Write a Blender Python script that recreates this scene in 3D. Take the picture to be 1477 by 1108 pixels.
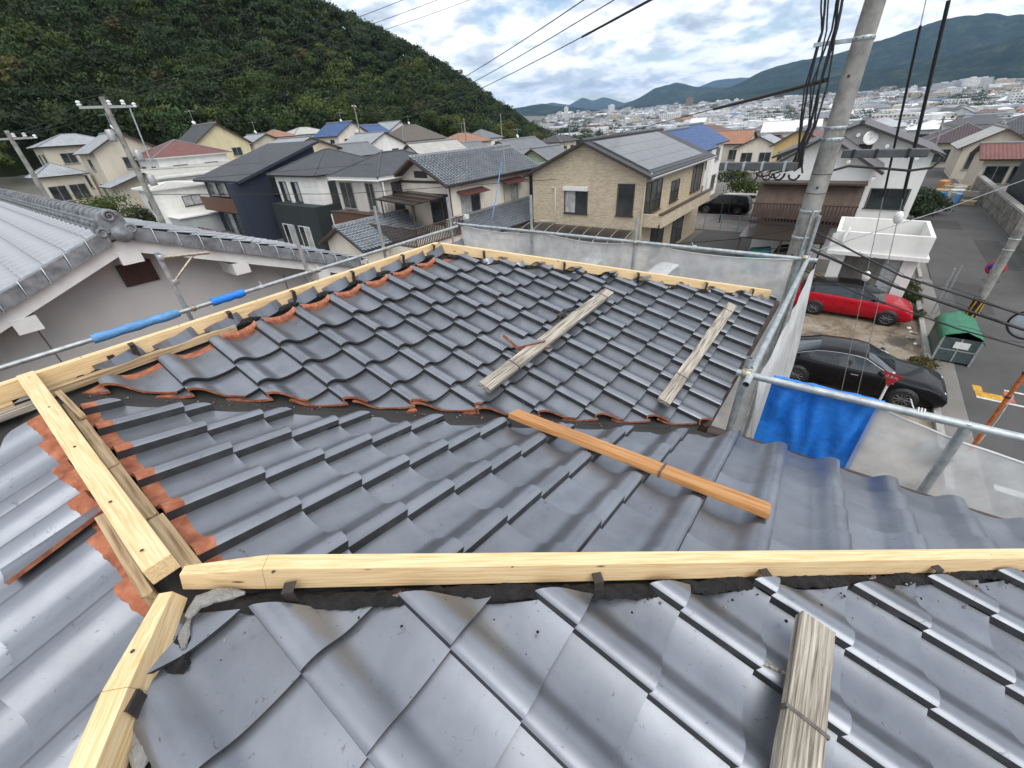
import bpy, bmesh, math, random
import numpy as np
from mathutils import Vector, Matrix, noise as mnoise

for o in list(bpy.data.objects):
    bpy.data.objects.remove(o)
scene = bpy.context.scene
COL = scene.collection
random.seed(7)
RNG = np.random.default_rng(11)
R = math.radians

# ------------------------------------------------------------------ camera
cam_data = bpy.data.cameras.new('camera')
cam = bpy.data.objects.new('camera', cam_data)
COL.objects.link(cam)
cam_data.sensor_width = 36.0
cam_data.lens = 14.387
cam_data.clip_start = 0.05
cam_data.clip_end = 60000
right = Vector((0.59668401, -0.80029463, -0.0591329))
up = Vector((0.46031616, 0.28097968, 0.84211605))
fwd = Vector((0.65732581, 0.52969701, -0.53604464))
cm = Matrix.Identity(4)
for i in range(3):
    cm[i][0] = right[i]; cm[i][1] = up[i]; cm[i][2] = -fwd[i]
cm[0][3], cm[1][3], cm[2][3] = 0.0755, -2.9429, 8.3924
cam.matrix_world = cm
scene.camera = cam
scene.view_settings.view_transform = 'Standard'
scene.view_settings.look = 'None'
scene.view_settings.exposure = 0.5
scene.view_settings.gamma = 1.0
scene.view_settings.use_curve_mapping = False
scene.cycles.max_bounces = 5
scene.cycles.diffuse_bounces = 3
scene.cycles.glossy_bounces = 3
scene.cycles.transmission_bounces = 2
scene.cycles.transparent_max_bounces = 12
scene.cycles.volume_bounces = 0

# ------------------------------------------------------------------ sky and sun
SUN_DIR = Vector((-0.35, -0.62, 0.95)).normalized()      # towards the sun
SUN_EL = math.asin(SUN_DIR.z)
world = bpy.data.worlds.new('World')
scene.world = world
world.use_nodes = True
wn = world.node_tree
for n in list(wn.nodes):
    wn.nodes.remove(n)
w_out = wn.nodes.new('ShaderNodeOutputWorld')
sky = wn.nodes.new('ShaderNodeTexSky')
sky.sky_type = 'NISHITA'
sky.sun_disc = False
sky.sun_elevation = SUN_EL
sky.sun_rotation = math.atan2(SUN_DIR.x, SUN_DIR.y)
sky.altitude = 50
bg_sky = wn.nodes.new('ShaderNodeBackground'); bg_sky.inputs[1].default_value = 0.11
bg_cloud = wn.nodes.new('ShaderNodeBackground'); bg_cloud.inputs[1].default_value = 1.12
wn.links.new(sky.outputs[0], bg_sky.inputs[0])
tc = wn.nodes.new('ShaderNodeTexCoord')
sep = wn.nodes.new('ShaderNodeSeparateXYZ')
wn.links.new(tc.outputs['Generated'], sep.inputs[0])
def wmath(op, a, b=None, c=None):
    n = wn.nodes.new('ShaderNodeMath'); n.operation = op
    for k, v in enumerate((a, b, c)):
        if v is None: continue
        if isinstance(v, (int, float)): n.inputs[k].default_value = v
        else: wn.links.new(v, n.inputs[k])
    return n.outputs[0]
zc_ = wmath('MAXIMUM', sep.outputs[2], 0.0)
zc_ = wmath('ADD', zc_, 0.24)
px_ = wmath('DIVIDE', sep.outputs[0], zc_)
py_ = wmath('DIVIDE', sep.outputs[1], zc_)
comb = wn.nodes.new('ShaderNodeCombineXYZ')
wn.links.new(px_, comb.inputs[0]); wn.links.new(py_, comb.inputs[1])
def wnoise(scale, detail, rough, off, dist=0.0):
    m = wn.nodes.new('ShaderNodeMapping'); m.inputs['Location'].default_value = off
    wn.links.new(comb.outputs[0], m.inputs[0])
    n = wn.nodes.new('ShaderNodeTexNoise')
    n.inputs['Scale'].default_value = scale; n.inputs['Detail'].default_value = detail
    n.inputs['Roughness'].default_value = rough; n.inputs['Distortion'].default_value = dist
    wn.links.new(m.outputs[0], n.inputs[0])
    return n.outputs[0]
n_cov = wnoise(2.3, 9, 0.58, (3.1, 7.7, 0), 0.25)
n_tone = wnoise(3.4, 10, 0.58, (11.3, 2.9, 4.0), 0.3)
def wramp(fac, stops):
    r = wn.nodes.new('ShaderNodeValToRGB')
    while len(r.color_ramp.elements) > 1: r.color_ramp.elements.remove(r.color_ramp.elements[0])
    for k, (p, c) in enumerate(stops):
        e = r.color_ramp.elements[0] if k == 0 else r.color_ramp.elements.new(p)
        e.position = p; e.color = (*c, 1)
    wn.links.new(fac, r.inputs[0])
    return r.outputs[0]
cover = wramp(n_cov, [(0.37, (0.08,)*3), (0.47, (0.85,)*3), (0.56, (1,)*3)])
tone = wramp(n_tone, [(0.32, (0.36, 0.405, 0.48)), (0.42, (0.58, 0.63, 0.70)), (0.50, (0.88, 0.90, 0.94)), (0.60, (1.0, 1.0, 1.0))])
wn.links.new(tone, bg_cloud.inputs[0])
mixw = wn.nodes.new('ShaderNodeMixShader')
wn.links.new(cover, mixw.inputs[0])
wn.links.new(bg_sky.outputs[0], mixw.inputs[1]); wn.links.new(bg_cloud.outputs[0], mixw.inputs[2])
wn.links.new(mixw.outputs[0], w_out.inputs[0])

sun_data = bpy.data.lights.new('sun', 'SUN')
sun_data.energy = 1.5
sun_data.angle = R(55)
sun_data.color = (1.0, 0.96, 0.9)
sun = bpy.data.objects.new('sun', sun_data)
COL.objects.link(sun)
sun.rotation_euler = (-SUN_DIR).to_track_quat('-Z', 'Y').to_euler()
sun.location = (0, 0, 60)

# ------------------------------------------------------------------ materials
MATS = {}
def nt(name):
    m = bpy.data.materials.new(name); m.use_nodes = True
    MATS[name] = m
    b = m.node_tree.nodes['Principled BSDF']
    return m, m.node_tree, b
def link(t, a, b): t.links.new(a, b)
def tex_noise(t, scale, detail=6, rough=0.6, coord='Object', stretch=None, dist=0.0):
    c = t.nodes.new('ShaderNodeTexCoord')
    src = c.outputs[coord]
    if stretch:
        mp = t.nodes.new('ShaderNodeMapping'); mp.inputs['Scale'].default_value = stretch
        link(t, src, mp.inputs[0]); src = mp.outputs[0]
    n = t.nodes.new('ShaderNodeTexNoise')
    n.inputs['Scale'].default_value = scale; n.inputs['Detail'].default_value = detail
    n.inputs['Roughness'].default_value = rough; n.inputs['Distortion'].default_value = dist
    link(t, src, n.inputs[0])
    return n.outputs[0]
def ramp(t, fac, stops):
    r = t.nodes.new('ShaderNodeValToRGB')
    while len(r.color_ramp.elements) > 1: r.color_ramp.elements.remove(r.color_ramp.elements[0])
    for k, (p, c) in enumerate(stops):
        e = r.color_ramp.elements[0] if k == 0 else r.color_ramp.elements.new(p)
        e.position = p; e.color = (c[0], c[1], c[2], 1)
    link(t, fac, r.inputs[0])
    return r.outputs[0]
def mixc(t, fac, a, b, mode='MIX'):
    m = t.nodes.new('ShaderNodeMix'); m.data_type = 'RGBA'; m.blend_type = mode
    for sock, v in ((m.inputs[0], fac), (m.inputs[6], a), (m.inputs[7], b)):
        if isinstance(v, (int, float)): sock.default_value = v
        elif isinstance(v, tuple): sock.default_value = (*v[:3], 1)
        else: link(t, v, sock)
    return m.outputs[2]
def math_(t, op, a, b=None, c=None):
    n = t.nodes.new('ShaderNodeMath'); n.operation = op
    for k, v in enumerate((a, b, c)):
        if v is None: continue
        if isinstance(v, (int, float)): n.inputs[k].default_value = v
        else: link(t, v, n.inputs[k])
    return n.outputs[0]
def bump(t, b, h, strength=0.3, dist=0.01):
    n = t.nodes.new('ShaderNodeBump'); n.inputs['Strength'].default_value = strength
    n.inputs['Distance'].default_value = dist
    link(t, h, n.inputs['Height']); link(t, n.outputs[0], b.inputs['Normal'])
    return n
def plain(name, col, rough=0.6, metal=0.0, var=0.12, scale=6.0, bmp=0.0, bdist=0.005, spec=None, detail=6):
    """painted / mineral surface with uneven tone and optional fine relief"""
    if name in MATS: return MATS[name]
    m, t, b = nt(name)
    n = tex_noise(t, scale, detail)
    lo = tuple(max(0, c*(1-var*1.6)) for c in col); hi = tuple(min(1, c*(1+var)) for c in col)
    link(t, ramp(t, n, [(0.3, lo), (0.55, col), (0.75, hi)]), b.inputs['Base Color'])
    b.inputs['Roughness'].default_value = rough; b.inputs['Metallic'].default_value = metal
    if spec is not None: b.inputs['Specular IOR Level'].default_value = spec
    if bmp: bump(t, b, tex_noise(t, scale*6, 5), bmp, bdist)
    return m

def mat_tile():
    m, t, b = nt('silver_glazed_tile')
    c = t.nodes.new('ShaderNodeTexCoord'); s = t.nodes.new('ShaderNodeSeparateXYZ')
    link(t, c.outputs['Object'], s.inputs[0])
    oi = t.nodes.new('ShaderNodeObjectInfo')
    # shift the pattern on every tile
    add = t.nodes.new('ShaderNodeVectorMath'); add.operation = 'ADD'
    rnd = t.nodes.new('ShaderNodeVectorMath'); rnd.operation = 'SCALE'
    cv = t.nodes.new('ShaderNodeCombineXYZ')
    link(t, oi.outputs['Random'], cv.inputs[0]); link(t, oi.outputs['Random'], cv.inputs[1]); link(t, oi.outputs['Random'], cv.inputs[2])
    link(t, cv.outputs[0], rnd.inputs[0]); rnd.inputs['Scale'].default_value = 37.0
    link(t, c.outputs['Object'], add.inputs[0]); link(t, rnd.outputs[0], add.inputs[1])
    def noise(scale, detail, rough, dist=0.0):
        n = t.nodes.new('ShaderNodeTexNoise'); link(t, add.outputs[0], n.inputs[0])
        n.inputs['Scale'].default_value = scale; n.inputs['Detail'].default_value = detail
        n.inputs['Roughness'].default_value = rough; n.inputs['Distortion'].default_value = dist
        return n.outputs[0]
    big = noise(7, 4, 0.55); fine = noise(160, 5, 0.7); spots = noise(34, 6, 0.72, 1.6)
    base = ramp(t, big, [(0.3, (0.205, 0.220, 0.246)), (0.5, (0.238, 0.255, 0.284)), (0.72, (0.268, 0.286, 0.316))])
    tint = math_(t, 'MULTIPLY_ADD', oi.outputs['Random'], 0.20, 0.89)
    tcol = t.nodes.new('ShaderNodeCombineColor')
    for k in range(3): link(t, tint, tcol.inputs[k])
    base = mixc(t, 1.0, base, tcol.outputs[0], 'MULTIPLY')
    sp = ramp(t, spots, [(0.335, (1, 1, 1)), (0.375, (0, 0, 0))])
    base = mixc(t, math_(t, 'MULTIPLY', sp, 0.6), base, (0.05, 0.053, 0.06))
    sp2 = ramp(t, spots, [(0.735, (0, 0, 0)), (0.77, (1, 1, 1))])
    base = mixc(t, math_(t, 'MULTIPLY', sp2, 0.35), base, (0.33, 0.34, 0.35))
    # the head of a tile is bare clay, hidden under the course above except at the ridge
    edge = math_(t, 'MULTIPLY_ADD', noise(30, 4, 0.6), -0.026, 0.262)
    sc_ = t.nodes.new('ShaderNodeSeparateColor'); link(t, oi.outputs['Color'], sc_.inputs[0])
    roll = math_(t, 'LESS_THAN', s.outputs[0], 0.095)
    edge = math_(t, 'ADD', edge, math_(t, 'MULTIPLY', roll, math_(t, 'SUBTRACT', 1.0, sc_.outputs[0])))
    clayf = math_(t, 'GREATER_THAN', s.outputs[1], edge)
    cl = ramp(t, noise(22, 5, 0.6), [(0.3, (0.20, 0.062, 0.034)), (0.52, (0.37, 0.128, 0.064)), (0.75, (0.50, 0.22, 0.125))])
    link(t, mixc(t, clayf, base, cl), b.inputs['Base Color'])
    met = math_(t, 'MULTIPLY', math_(t, 'SUBTRACT', 1.0, clayf), 0.70)
    link(t, met, b.inputs['Metallic'])
    rg = math_(t, 'MULTIPLY_ADD', noise(12, 5, 0.6), 0.20, 0.24)
    link(t, math_(t, 'MAXIMUM', rg, math_(t, 'MULTIPLY', clayf, 0.85)), b.inputs['Roughness'])
    bump(t, b, fine, 0.10, 0.0015)
    return m
mat_tile()
plain('tile_edge_shade', (0.038, 0.040, 0.043), 0.6, var=0.3, scale=20)  # occlusion and dark reflections painted as near-black on tile sides, tails and undersides
def mat_clay():
    m, t, b = nt('fired_clay')
    n = tex_noise(t, 30, 6)
    link(t, ramp(t, n, [(0.3, (0.18, 0.058, 0.034)), (0.52, (0.36, 0.125, 0.062)), (0.75, (0.52, 0.25, 0.15))]), b.inputs['Base Color'])
    b.inputs['Roughness'].default_value = 0.85
    bump(t, b, tex_noise(t, 120, 4), 0.4, 0.004)
mat_clay()
def mat_wood(name, lo, mid, hi, knots=0.0, rough=0.65, grain=60, crack=0.0, bstr=0.15):
    m, t, b = nt(name)
    g = tex_noise(t, grain, 5, 0.62, stretch=(0.035, 1, 1), dist=0.6)
    g2 = tex_noise(t, 3.0, 3, 0.5, stretch=(0.25, 1, 1))
    col = ramp(t, g, [(0.36, lo), (0.50, mid), (0.64, hi)])
    col = mixc(t, math_(t, 'MULTIPLY', g2, 0.25), col, lo)
    if knots:
        c = t.nodes.new('ShaderNodeTexCoord'); mp = t.nodes.new('ShaderNodeMapping'); mp.inputs['Scale'].default_value = (1.0, 3.2, 3.2)
        link(t, c.outputs['Object'], mp.inputs[0])
        v = t.nodes.new('ShaderNodeTexVoronoi'); v.inputs['Scale'].default_value = 5.0; link(t, mp.outputs[0], v.inputs[0])
        k = ramp(t, v.outputs['Distance'], [(0.05, (1, 1, 1)), (0.10, (0, 0, 0))])
        col = mixc(t, math_(t, 'MULTIPLY', k, knots), col, (0.16, 0.055, 0.025))
    link(t, col, b.inputs['Base Color'])
    b.inputs['Roughness'].default_value = rough
    bump(t, b, g, bstr, 0.004)
mat_wood('fresh_pine', (0.64, 0.43, 0.20), (0.78, 0.57, 0.31), (0.84, 0.67, 0.41), knots=0.9, grain=140, bstr=0.08)
mat_wood('weathered_wood', (0.10, 0.085, 0.065), (0.36, 0.32, 0.26), (0.58, 0.53, 0.45), knots=0.5, rough=0.9, grain=85, bstr=0.8)
mat_wood('orange_wood', (0.30, 0.13, 0.045), (0.52, 0.25, 0.085), (0.62, 0.34, 0.14), knots=0.3, grain=70, bstr=0.3)
mat_wood('old_batten', (0.22, 0.14, 0.07), (0.48, 0.35, 0.20), (0.60, 0.47, 0.29), knots=0.4, grain=70, bstr=0.4)
mat_wood('brown_board', (0.07, 0.032, 0.018), (0.125, 0.058, 0.032), (0.17, 0.085, 0.05), grain=12, bstr=0.1)
def mat_felt():
    m, t, b = nt('roofing_felt')
    n = tex_noise(t, 260, 3, 0.8); n2 = tex_noise(t, 5, 6)
    c = ramp(t, n, [(0.35, (0.012, 0.012, 0.013)), (0.6, (0.035, 0.034, 0.034)), (0.78, (0.12, 0.11, 0.10))])
    link(t, mixc(t, math_(t, 'MULTIPLY', n2, 0.5), c, (0.055, 0.05, 0.046)), b.inputs['Base Color'])
    b.inputs['Roughness'].default_value = 0.8
    bump(t, b, n, 0.4, 0.003)
mat_felt()
plain('black_mortar', (0.022, 0.022, 0.022), 0.95, var=0.5, scale=30, bmp=0.9, bdist=0.02)
plain('grey_mortar', (0.40, 0.39, 0.37), 0.95, var=0.3, scale=25, bmp=0.9, bdist=0.02)
plain('dark_steel', (0.065, 0.056, 0.05), 0.6, 0.4, var=0.35, scale=30)
def mat_galv():
    m, t, b = nt('galvanised_steel')
    n = tex_noise(t, 14, 5); n2 = tex_noise(t, 60, 4, 0.7)
    c = ramp(t, n, [(0.3, (0.30, 0.34, 0.35)), (0.55, (0.46, 0.50, 0.51)), (0.75, (0.60, 0.63, 0.63))])
    link(t, mixc(t, ramp(t, n2, [(0.62, (0, 0, 0)), (0.75, (0.5,)*3)]), c, (0.20, 0.15, 0.11)), b.inputs['Base Color'])
    b.inputs['Metallic'].default_value = 0.65
    link(t, math_(t, 'MULTIPLY_ADD', n2, 0.3, 0.3), b.inputs['Roughness'])
mat_galv()
plain('brass_zinc', (0.46, 0.42, 0.32), 0.45, 0.75, var=0.3, scale=40)
def mat_sheet(name, col, alpha, weave=900, var=0.15, rough=0.6, trans=0.5):
    m, t, b = nt(name)
    n = tex_noise(t, 5, 6, stretch=(1, 1, 1)); n2 = tex_noise(t, 40, 4, 0.7, stretch=(1, .2, 1))
    c = ramp(t, n, [(0.3, tuple(x*(1-var) for x in col)), (0.7, tuple(min(1, x*(1+var)) for x in col))])
    link(t, c, b.inputs['Base Color'])
    b.inputs['Roughness'].default_value = rough
    bump(t, b, n2, 0.35, 0.01)
    tl = t.nodes.new('ShaderNodeBsdfTranslucent'); link(t, c, tl.inputs[0])
    mx = t.nodes.new('ShaderNodeMixShader'); mx.inputs[0].default_value = trans
    out = t.nodes['Material Output']
    link(t, b.outputs[0], mx.inputs[1]); link(t, tl.outputs[0], mx.inputs[2])
    if alpha < 1:
        tr = t.nodes.new('ShaderNodeBsdfTransparent')
        m2 = t.nodes.new('ShaderNodeMixShader')
        link(t, math_(t, 'MULTIPLY_ADD', n, 0.16, alpha - 0.08), m2.inputs[0])
        link(t, tr.outputs[0], m2.inputs[1]); link(t, mx.outputs[0], m2.inputs[2])
        link(t, m2.outputs[0], out.inputs[0])
    else: link(t, mx.outputs[0], out.inputs[0])
mat_sheet('white_net', (0.82, 0.82, 0.81), 0.43)
mat_sheet('white_sheet', (0.72, 0.72, 0.71), 0.97)
def mat_tarp(name, col):
    m, t, b = nt(name)
    n = tex_noise(t, 9, 7, 0.65, stretch=(1, 1, 3.0), dist=1.0); n2 = tex_noise(t, 26, 5, 0.7, stretch=(1, 1, 3.5), dist=0.8)
    c = ramp(t, n, [(0.3, tuple(x*0.72 for x in col)), (0.55, col), (0.75, tuple(min(1, x*1.3+0.01) for x in col))])
    c = mixc(t, ramp(t, n2, [(0.66, (0, 0, 0)), (0.80, (0.6,)*3)]), c, tuple(min(1, x*1.2+0.10) for x in col))
    link(t, c, b.inputs['Base Color']); b.inputs['Roughness'].default_value = 0.42
    bump(t, b, n2, 0.5, 0.012)
mat_tarp('blue_tarp', (0.014, 0.225, 0.80))
mat_tarp('faded_blue_foam', (0.11, 0.31, 0.60))
mat_tarp('roof_blue_tarp', (0.012, 0.075, 0.24))
mat_tarp('green_tarp', (0.015, 0.17, 0.085))
def mat_asphalt(name, lo, hi, patch):
    m, t, b = nt(name)
    n = tex_noise(t, 0.35, 8, 0.65); f = tex_noise(t, 60, 4, 0.8); w = tex_noise(t, 0.9, 5, 0.6, stretch=(0.15, 1, 1))
    c = ramp(t, n, [(0.3, lo), (0.7, hi)])
    c = mixc(t, ramp(t, w, [(0.52, (0, 0, 0)), (0.68, (0.7,)*3)]), c, patch)
    c = mixc(t, math_(t, 'MULTIPLY', f, 0.35), c, tuple(x*0.6 for x in lo))
    link(t, c, b.inputs['Base Color']); b.inputs['Roughness'].default_value = 0.88
    bump(t, b, f, 0.3, 0.01)
mat_asphalt('asphalt', (0.060, 0.058, 0.056), (0.105, 0.102, 0.098), (0.075, 0.068, 0.062))
mat_asphalt('concrete_ground', (0.16, 0.15, 0.135), (0.27, 0.255, 0.235), (0.20, 0.18, 0.155))
def mat_dirt():
    m, t, b = nt('dirt_lot')
    n = tex_noise(t, 0.75, 9, 0.72, dist=0.8); f = tex_noise(t, 9, 6, 0.75); g = tex_noise(t, 0.45, 6, 0.65)
    c = ramp(t, n, [(0.32, (0.085, 0.062, 0.042)), (0.47, (0.20, 0.155, 0.105)), (0.58, (0.28, 0.24, 0.185)), (0.72, (0.36, 0.34, 0.30))])
    c = mixc(t, ramp(t, f, [(0.5, (0, 0, 0)), (0.75, (0.7,)*3)]), c, (0.07, 0.052, 0.036))
    c = mixc(t, ramp(t, g, [(0.55, (0, 0, 0)), (0.62, (0.85,)*3)]), c, (0.05, 0.046, 0.042))
    link(t, c, b.inputs['Base Color']); b.inputs['Roughness'].default_value = 0.95
    bump(t, b, f, 0.6, 0.04)
mat_dirt()
def mat_terrain():
    m, t, b = nt('valley_ground')
    n = tex_noise(t, 0.02, 8, 0.7); f = tex_noise(t, 0.4, 6, 0.7)
    c = ramp(t, n, [(0.35, (0.045, 0.055, 0.028)), (0.5, (0.15, 0.14, 0.125)), (0.65, (0.24, 0.23, 0.215))])
    link(t, mixc(t, math_(t, 'MULTIPLY', f, 0.5), c, (0.09, 0.085, 0.075)), b.inputs['Base Color'])
    b.inputs['Roughness'].default_value = 0.95
mat_terrain()
def mat_forest_ground(name, lo, mid, hi, s1, s2, bd):
    m, t, b = nt(name)
    n = tex_noise(t, s1, 10, 0.7); f = tex_noise(t, s2, 8, 0.75)
    c = ramp(t, f, [(0.3, lo), (0.52, mid), (0.7, hi)])
    link(t, mixc(t, math_(t, 'MULTIPLY', n, 0.55), c, lo), b.inputs['Base Color'])
    b.inputs['Roughness'].default_value = 1.0; b.inputs['Specular IOR Level'].default_value = 0.1
    bump(t, b, f, 1.0, bd)
mat_forest_ground('forest_floor', (0.010, 0.014, 0.007), (0.022, 0.030, 0.013), (0.04, 0.045, 0.02), 0.02, 0.3, 1.0)
mat_forest_ground('wooded_mountain', (0.005, 0.016, 0.012), (0.026, 0.050, 0.027), (0.115, 0.140, 0.070), 0.0030, 0.008, 60.0)
def mat_leaf(name, var=True, rough=0.65):
    m, t, b = nt(name)
    a = t.nodes.new('ShaderNodeAttribute'); a.attribute_name = 'leaf_colour'
    link(t, a.outputs[0], b.inputs['Base Color'])
    b.inputs['Roughness'].default_value = rough; b.inputs['Specular IOR Level'].default_value = 0.25
    tl = t.nodes.new('ShaderNodeBsdfTranslucent'); link(t, a.outputs[0], tl.inputs[0])
    mx = t.nodes.new('ShaderNodeMixShader'); mx.inputs[0].default_value = 0.28
    link(t, b.outputs[0], mx.inputs[1]); link(t, tl.outputs[0], mx.inputs[2])
    link(t, mx.outputs[0], t.nodes['Material Output'].inputs[0])
mat_leaf('foliage')
plain('bark', (0.10, 0.08, 0.06), 0.95, var=0.4, scale=12, bmp=0.6, bdist=0.02)

def mat_rooftile(name, col, cw=0.28, rw=0.25, var=0.25):
    """distant tiled roof: courses and columns as fine relief in roof-local x (across) and y (down the slope)"""
    m, t, b = nt(name)
    c = t.nodes.new('ShaderNodeTexCoord'); s = t.nodes.new('ShaderNodeSeparateXYZ'); link(t, c.outputs['UV'], s.inputs[0])
    fx = math_(t, 'FRACT', math_(t, 'DIVIDE', s.outputs[0], cw)); fy = math_(t, 'FRACT', math_(t, 'DIVIDE', s.outputs[1], rw))
    hx = math_(t, 'SINE', math_(t, 'MULTIPLY', fx, 6.2832))
    h = math_(t, 'ADD', math_(t, 'MULTIPLY', hx, 0.5), fy)
    n = tex_noise(t, 1.2, 8, 0.7); n2 = tex_noise(t, 9, 3, 0.6)
    lo = tuple(x*(1-var) for x in col); hi = tuple(min(1, x*(1+var)) for x in col)
    cc = ramp(t, n, [(0.3, lo), (0.52, col), (0.72, hi)])
    cc = mixc(t, math_(t, 'MULTIPLY', n2, 0.25), cc, lo)
    link(t, cc, b.inputs['Base Color'])
    b.inputs['Roughness'].default_value = 0.55
    bump(t, b, h, 0.9, 0.05)
    return m
for nm, col in (('roof_blue_grey', (0.20, 0.225, 0.25)), ('roof_slate', (0.055, 0.060, 0.068)), ('roof_charcoal', (0.048, 0.047, 0.052)),
                ('roof_red_brown', (0.17, 0.062, 0.05)), ('roof_orange', (0.34, 0.16, 0.09)), ('roof_pale', (0.46, 0.45, 0.41)),
                ('roof_brown', (0.12, 0.10, 0.08)), ('roof_grey', (0.17, 0.18, 0.19)), ('roof_silver', (0.33, 0.35, 0.37)), ('roof_plum', (0.065, 0.042, 0.048)), ('roof_grey_brown', (0.115, 0.11, 0.112))):
    mat_rooftile(nm, col)
def mat_siding(name, col, pitch=0.0, vertical=False, var=0.08, rough=0.75):
    m, t, b = nt(name)
    n = tex_noise(t, 0.9, 8, 0.65, stretch=(1, 1, 0.35))
    c = ramp(t, n, [(0.3, tuple(x*(1-var*2) for x in col)), (0.55, col), (0.75, tuple(min(1, x*(1+var)) for x in col))])
    link(t, c, b.inputs['Base Color']); b.inputs['Roughness'].default_value = rough
    if pitch:
        tcn = t.nodes.new('ShaderNodeTexCoord'); s = t.nodes.new('ShaderNodeSeparateXYZ'); link(t, tcn.outputs['Object'], s.inputs[0])
        src = math_(t, 'ADD', s.outputs[0], s.outputs[1]) if vertical else s.outputs[2]
        fr = math_(t, 'FRACT', math_(t, 'DIVIDE', src, pitch))
        h = ramp(t, fr, [(0.0, (0, 0, 0)), (0.08, (1, 1, 1)), (0.92, (1, 1, 1)), (1.0, (0, 0, 0))])
        bump(t, b, h, 0.7, 0.02)
    else:
        bump(t, b, tex_noise(t, 45, 4, 0.7), 0.35, 0.006)
    return m
mat_siding('cream_render', (0.76, 0.69, 0.59)); mat_siding('white_render', (0.80, 0.79, 0.75)); mat_siding('yellow_siding', (0.66, 0.58, 0.36), 0.45)
mat_siding('white_siding', (0.77, 0.76, 0.71), 0.45); mat_siding('pale_render', (0.55, 0.50, 0.40)); mat_siding('grey_siding', (0.42, 0.44, 0.44), 0.3)
mat_siding('navy_siding', (0.022, 0.032, 0.052), 0.4, True); mat_siding('green_siding', (0.022, 0.032, 0.032), 0.4, True)
mat_siding('brown_siding', (0.115, 0.058, 0.038), 0.2); mat_siding('taupe_render', (0.56, 0.525, 0.50)); mat_siding('stone_siding', (0.60, 0.57, 0.51), 0.16)
mat_siding('light_green_siding', (0.36, 0.43, 0.30), 0.3); mat_siding('ochre_render', (0.62, 0.45, 0.20)); mat_siding('black_siding', (0.03, 0.033, 0.036), 0.3, True)
def mat_brick():
    m, t, b = nt('tan_brick')
    c = t.nodes.new('ShaderNodeTexCoord'); s = t.nodes.new('ShaderNodeSeparateXYZ'); link(t, c.outputs['Object'], s.inputs[0])
    cv = t.nodes.new('ShaderNodeCombineXYZ'); link(t, math_(t, 'ADD', s.outputs[0], s.outputs[1]), cv.inputs[0]); link(t, s.outputs[2], cv.inputs[1])
    br = t.nodes.new('ShaderNodeTexBrick'); link(t, cv.outputs[0], br.inputs[0])
    br.inputs['Color1'].default_value = (0.56, 0.46, 0.315, 1); br.inputs['Color2'].default_value = (0.37, 0.285, 0.18, 1); br.inputs['Mortar'].default_value = (0.55, 0.49, 0.39, 1)
    br.inputs['Scale'].default_value = 1.0; br.inputs['Brick Width'].default_value = 0.24; br.inputs['Row Height'].default_value = 0.075
    br.inputs['Mortar Size'].default_value = 0.010; br.inputs['Bias'].default_value = -0.15
    link(t, br.outputs[0], b.inputs['Base Color']); b.inputs['Roughness'].default_value = 0.85
    bump(t, b, br.outputs[1], -0.6, 0.02)
mat_brick()
def mat_glass():
    m, t, b = nt('window_glass')
    n = tex_noise(t, 0.7, 2)
    link(t, ramp(t, n, [(0.35, (0.012, 0.016, 0.018)), (0.65, (0.05, 0.058, 0.06))]), b.inputs['Base Color'])
    b.inputs['Roughness'].default_value = 0.08; b.inputs['Specular IOR Level'].default_value = 0.7
mat_glass()
plain('curtain_pane', (0.42, 0.43, 0.42), 0.35, var=0.3, scale=3)
plain('aluminium', (0.42, 0.42, 0.41), 0.4, 0.6, var=0.1)
plain('dark_frame', (0.045, 0.04, 0.036), 0.5, var=0.2)
plain('white_trim', (0.74, 0.73, 0.70), 0.55, var=0.08)
plain('brown_trim', (0.072, 0.046, 0.037), 0.5, var=0.2)
plain('red_brown_metal', (0.12, 0.045, 0.04), 0.45, var=0.25)
plain('grey_ridge', (0.20, 0.21, 0.22), 0.55, var=0.35, scale=10)
plain('concrete', (0.33, 0.32, 0.29), 0.9, var=0.25, scale=3, bmp=0.4, bdist=0.01)
plain('pole_concrete', (0.28, 0.275, 0.25), 0.85, var=0.36, scale=3.2, bmp=0.5, bdist=0.01)
plain('rubber_black', (0.012, 0.012, 0.013), 0.55, var=0.3)
plain('cable_black', (0.014, 0.014, 0.015), 0.5, var=0.3)
plain('porcelain', (0.80, 0.80, 0.78), 0.2, var=0.06)
plain('block_wall', (0.20, 0.185, 0.165), 0.95, var=0.4, scale=2, bmp=0.5, bdist=0.02)
def mat_paint(name, col, rough=0.22):
    m, t, b = nt(name)
    n = tex_noise(t, 3, 4)
    link(t, ramp(t, n, [(0.3, tuple(x*0.9 for x in col)), (0.7, tuple(min(1, x*1.08) for x in col))]), b.inputs['Base Color'])
    b.inputs['Roughness'].default_value = rough + 0.12
    b.inputs['Specular IOR Level'].default_value = 0.12; b.inputs['Coat Weight'].default_value = 0.3; b.inputs['Coat Roughness'].default_value = 0.03
mat_paint('car_red', (0.40, 0.008, 0.018)); mat_paint('car_black', (0.004, 0.004, 0.005)); mat_paint('car_white', (0.74, 0.74, 0.72)); mat_paint('car_silver', (0.42, 0.44, 0.46))
plain('car_glass', (0.022, 0.028, 0.032), 0.05, var=0.2, spec=0.8)
plain('chrome', (0.62, 0.63, 0.64), 0.2, 0.95, var=0.05)
plain('alloy_rim', (0.20, 0.20, 0.205), 0.35, 0.85, var=0.1)
plain('headlamp', (0.62, 0.66, 0.70), 0.1, 0.3, var=0.1, spec=0.9)
plain('tail_lamp', (0.30, 0.006, 0.008), 0.2, var=0.1)
plain('solar_cell', (0.17, 0.165, 0.165), 0.28, 0.3, var=0.08, scale=1.5)
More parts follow.
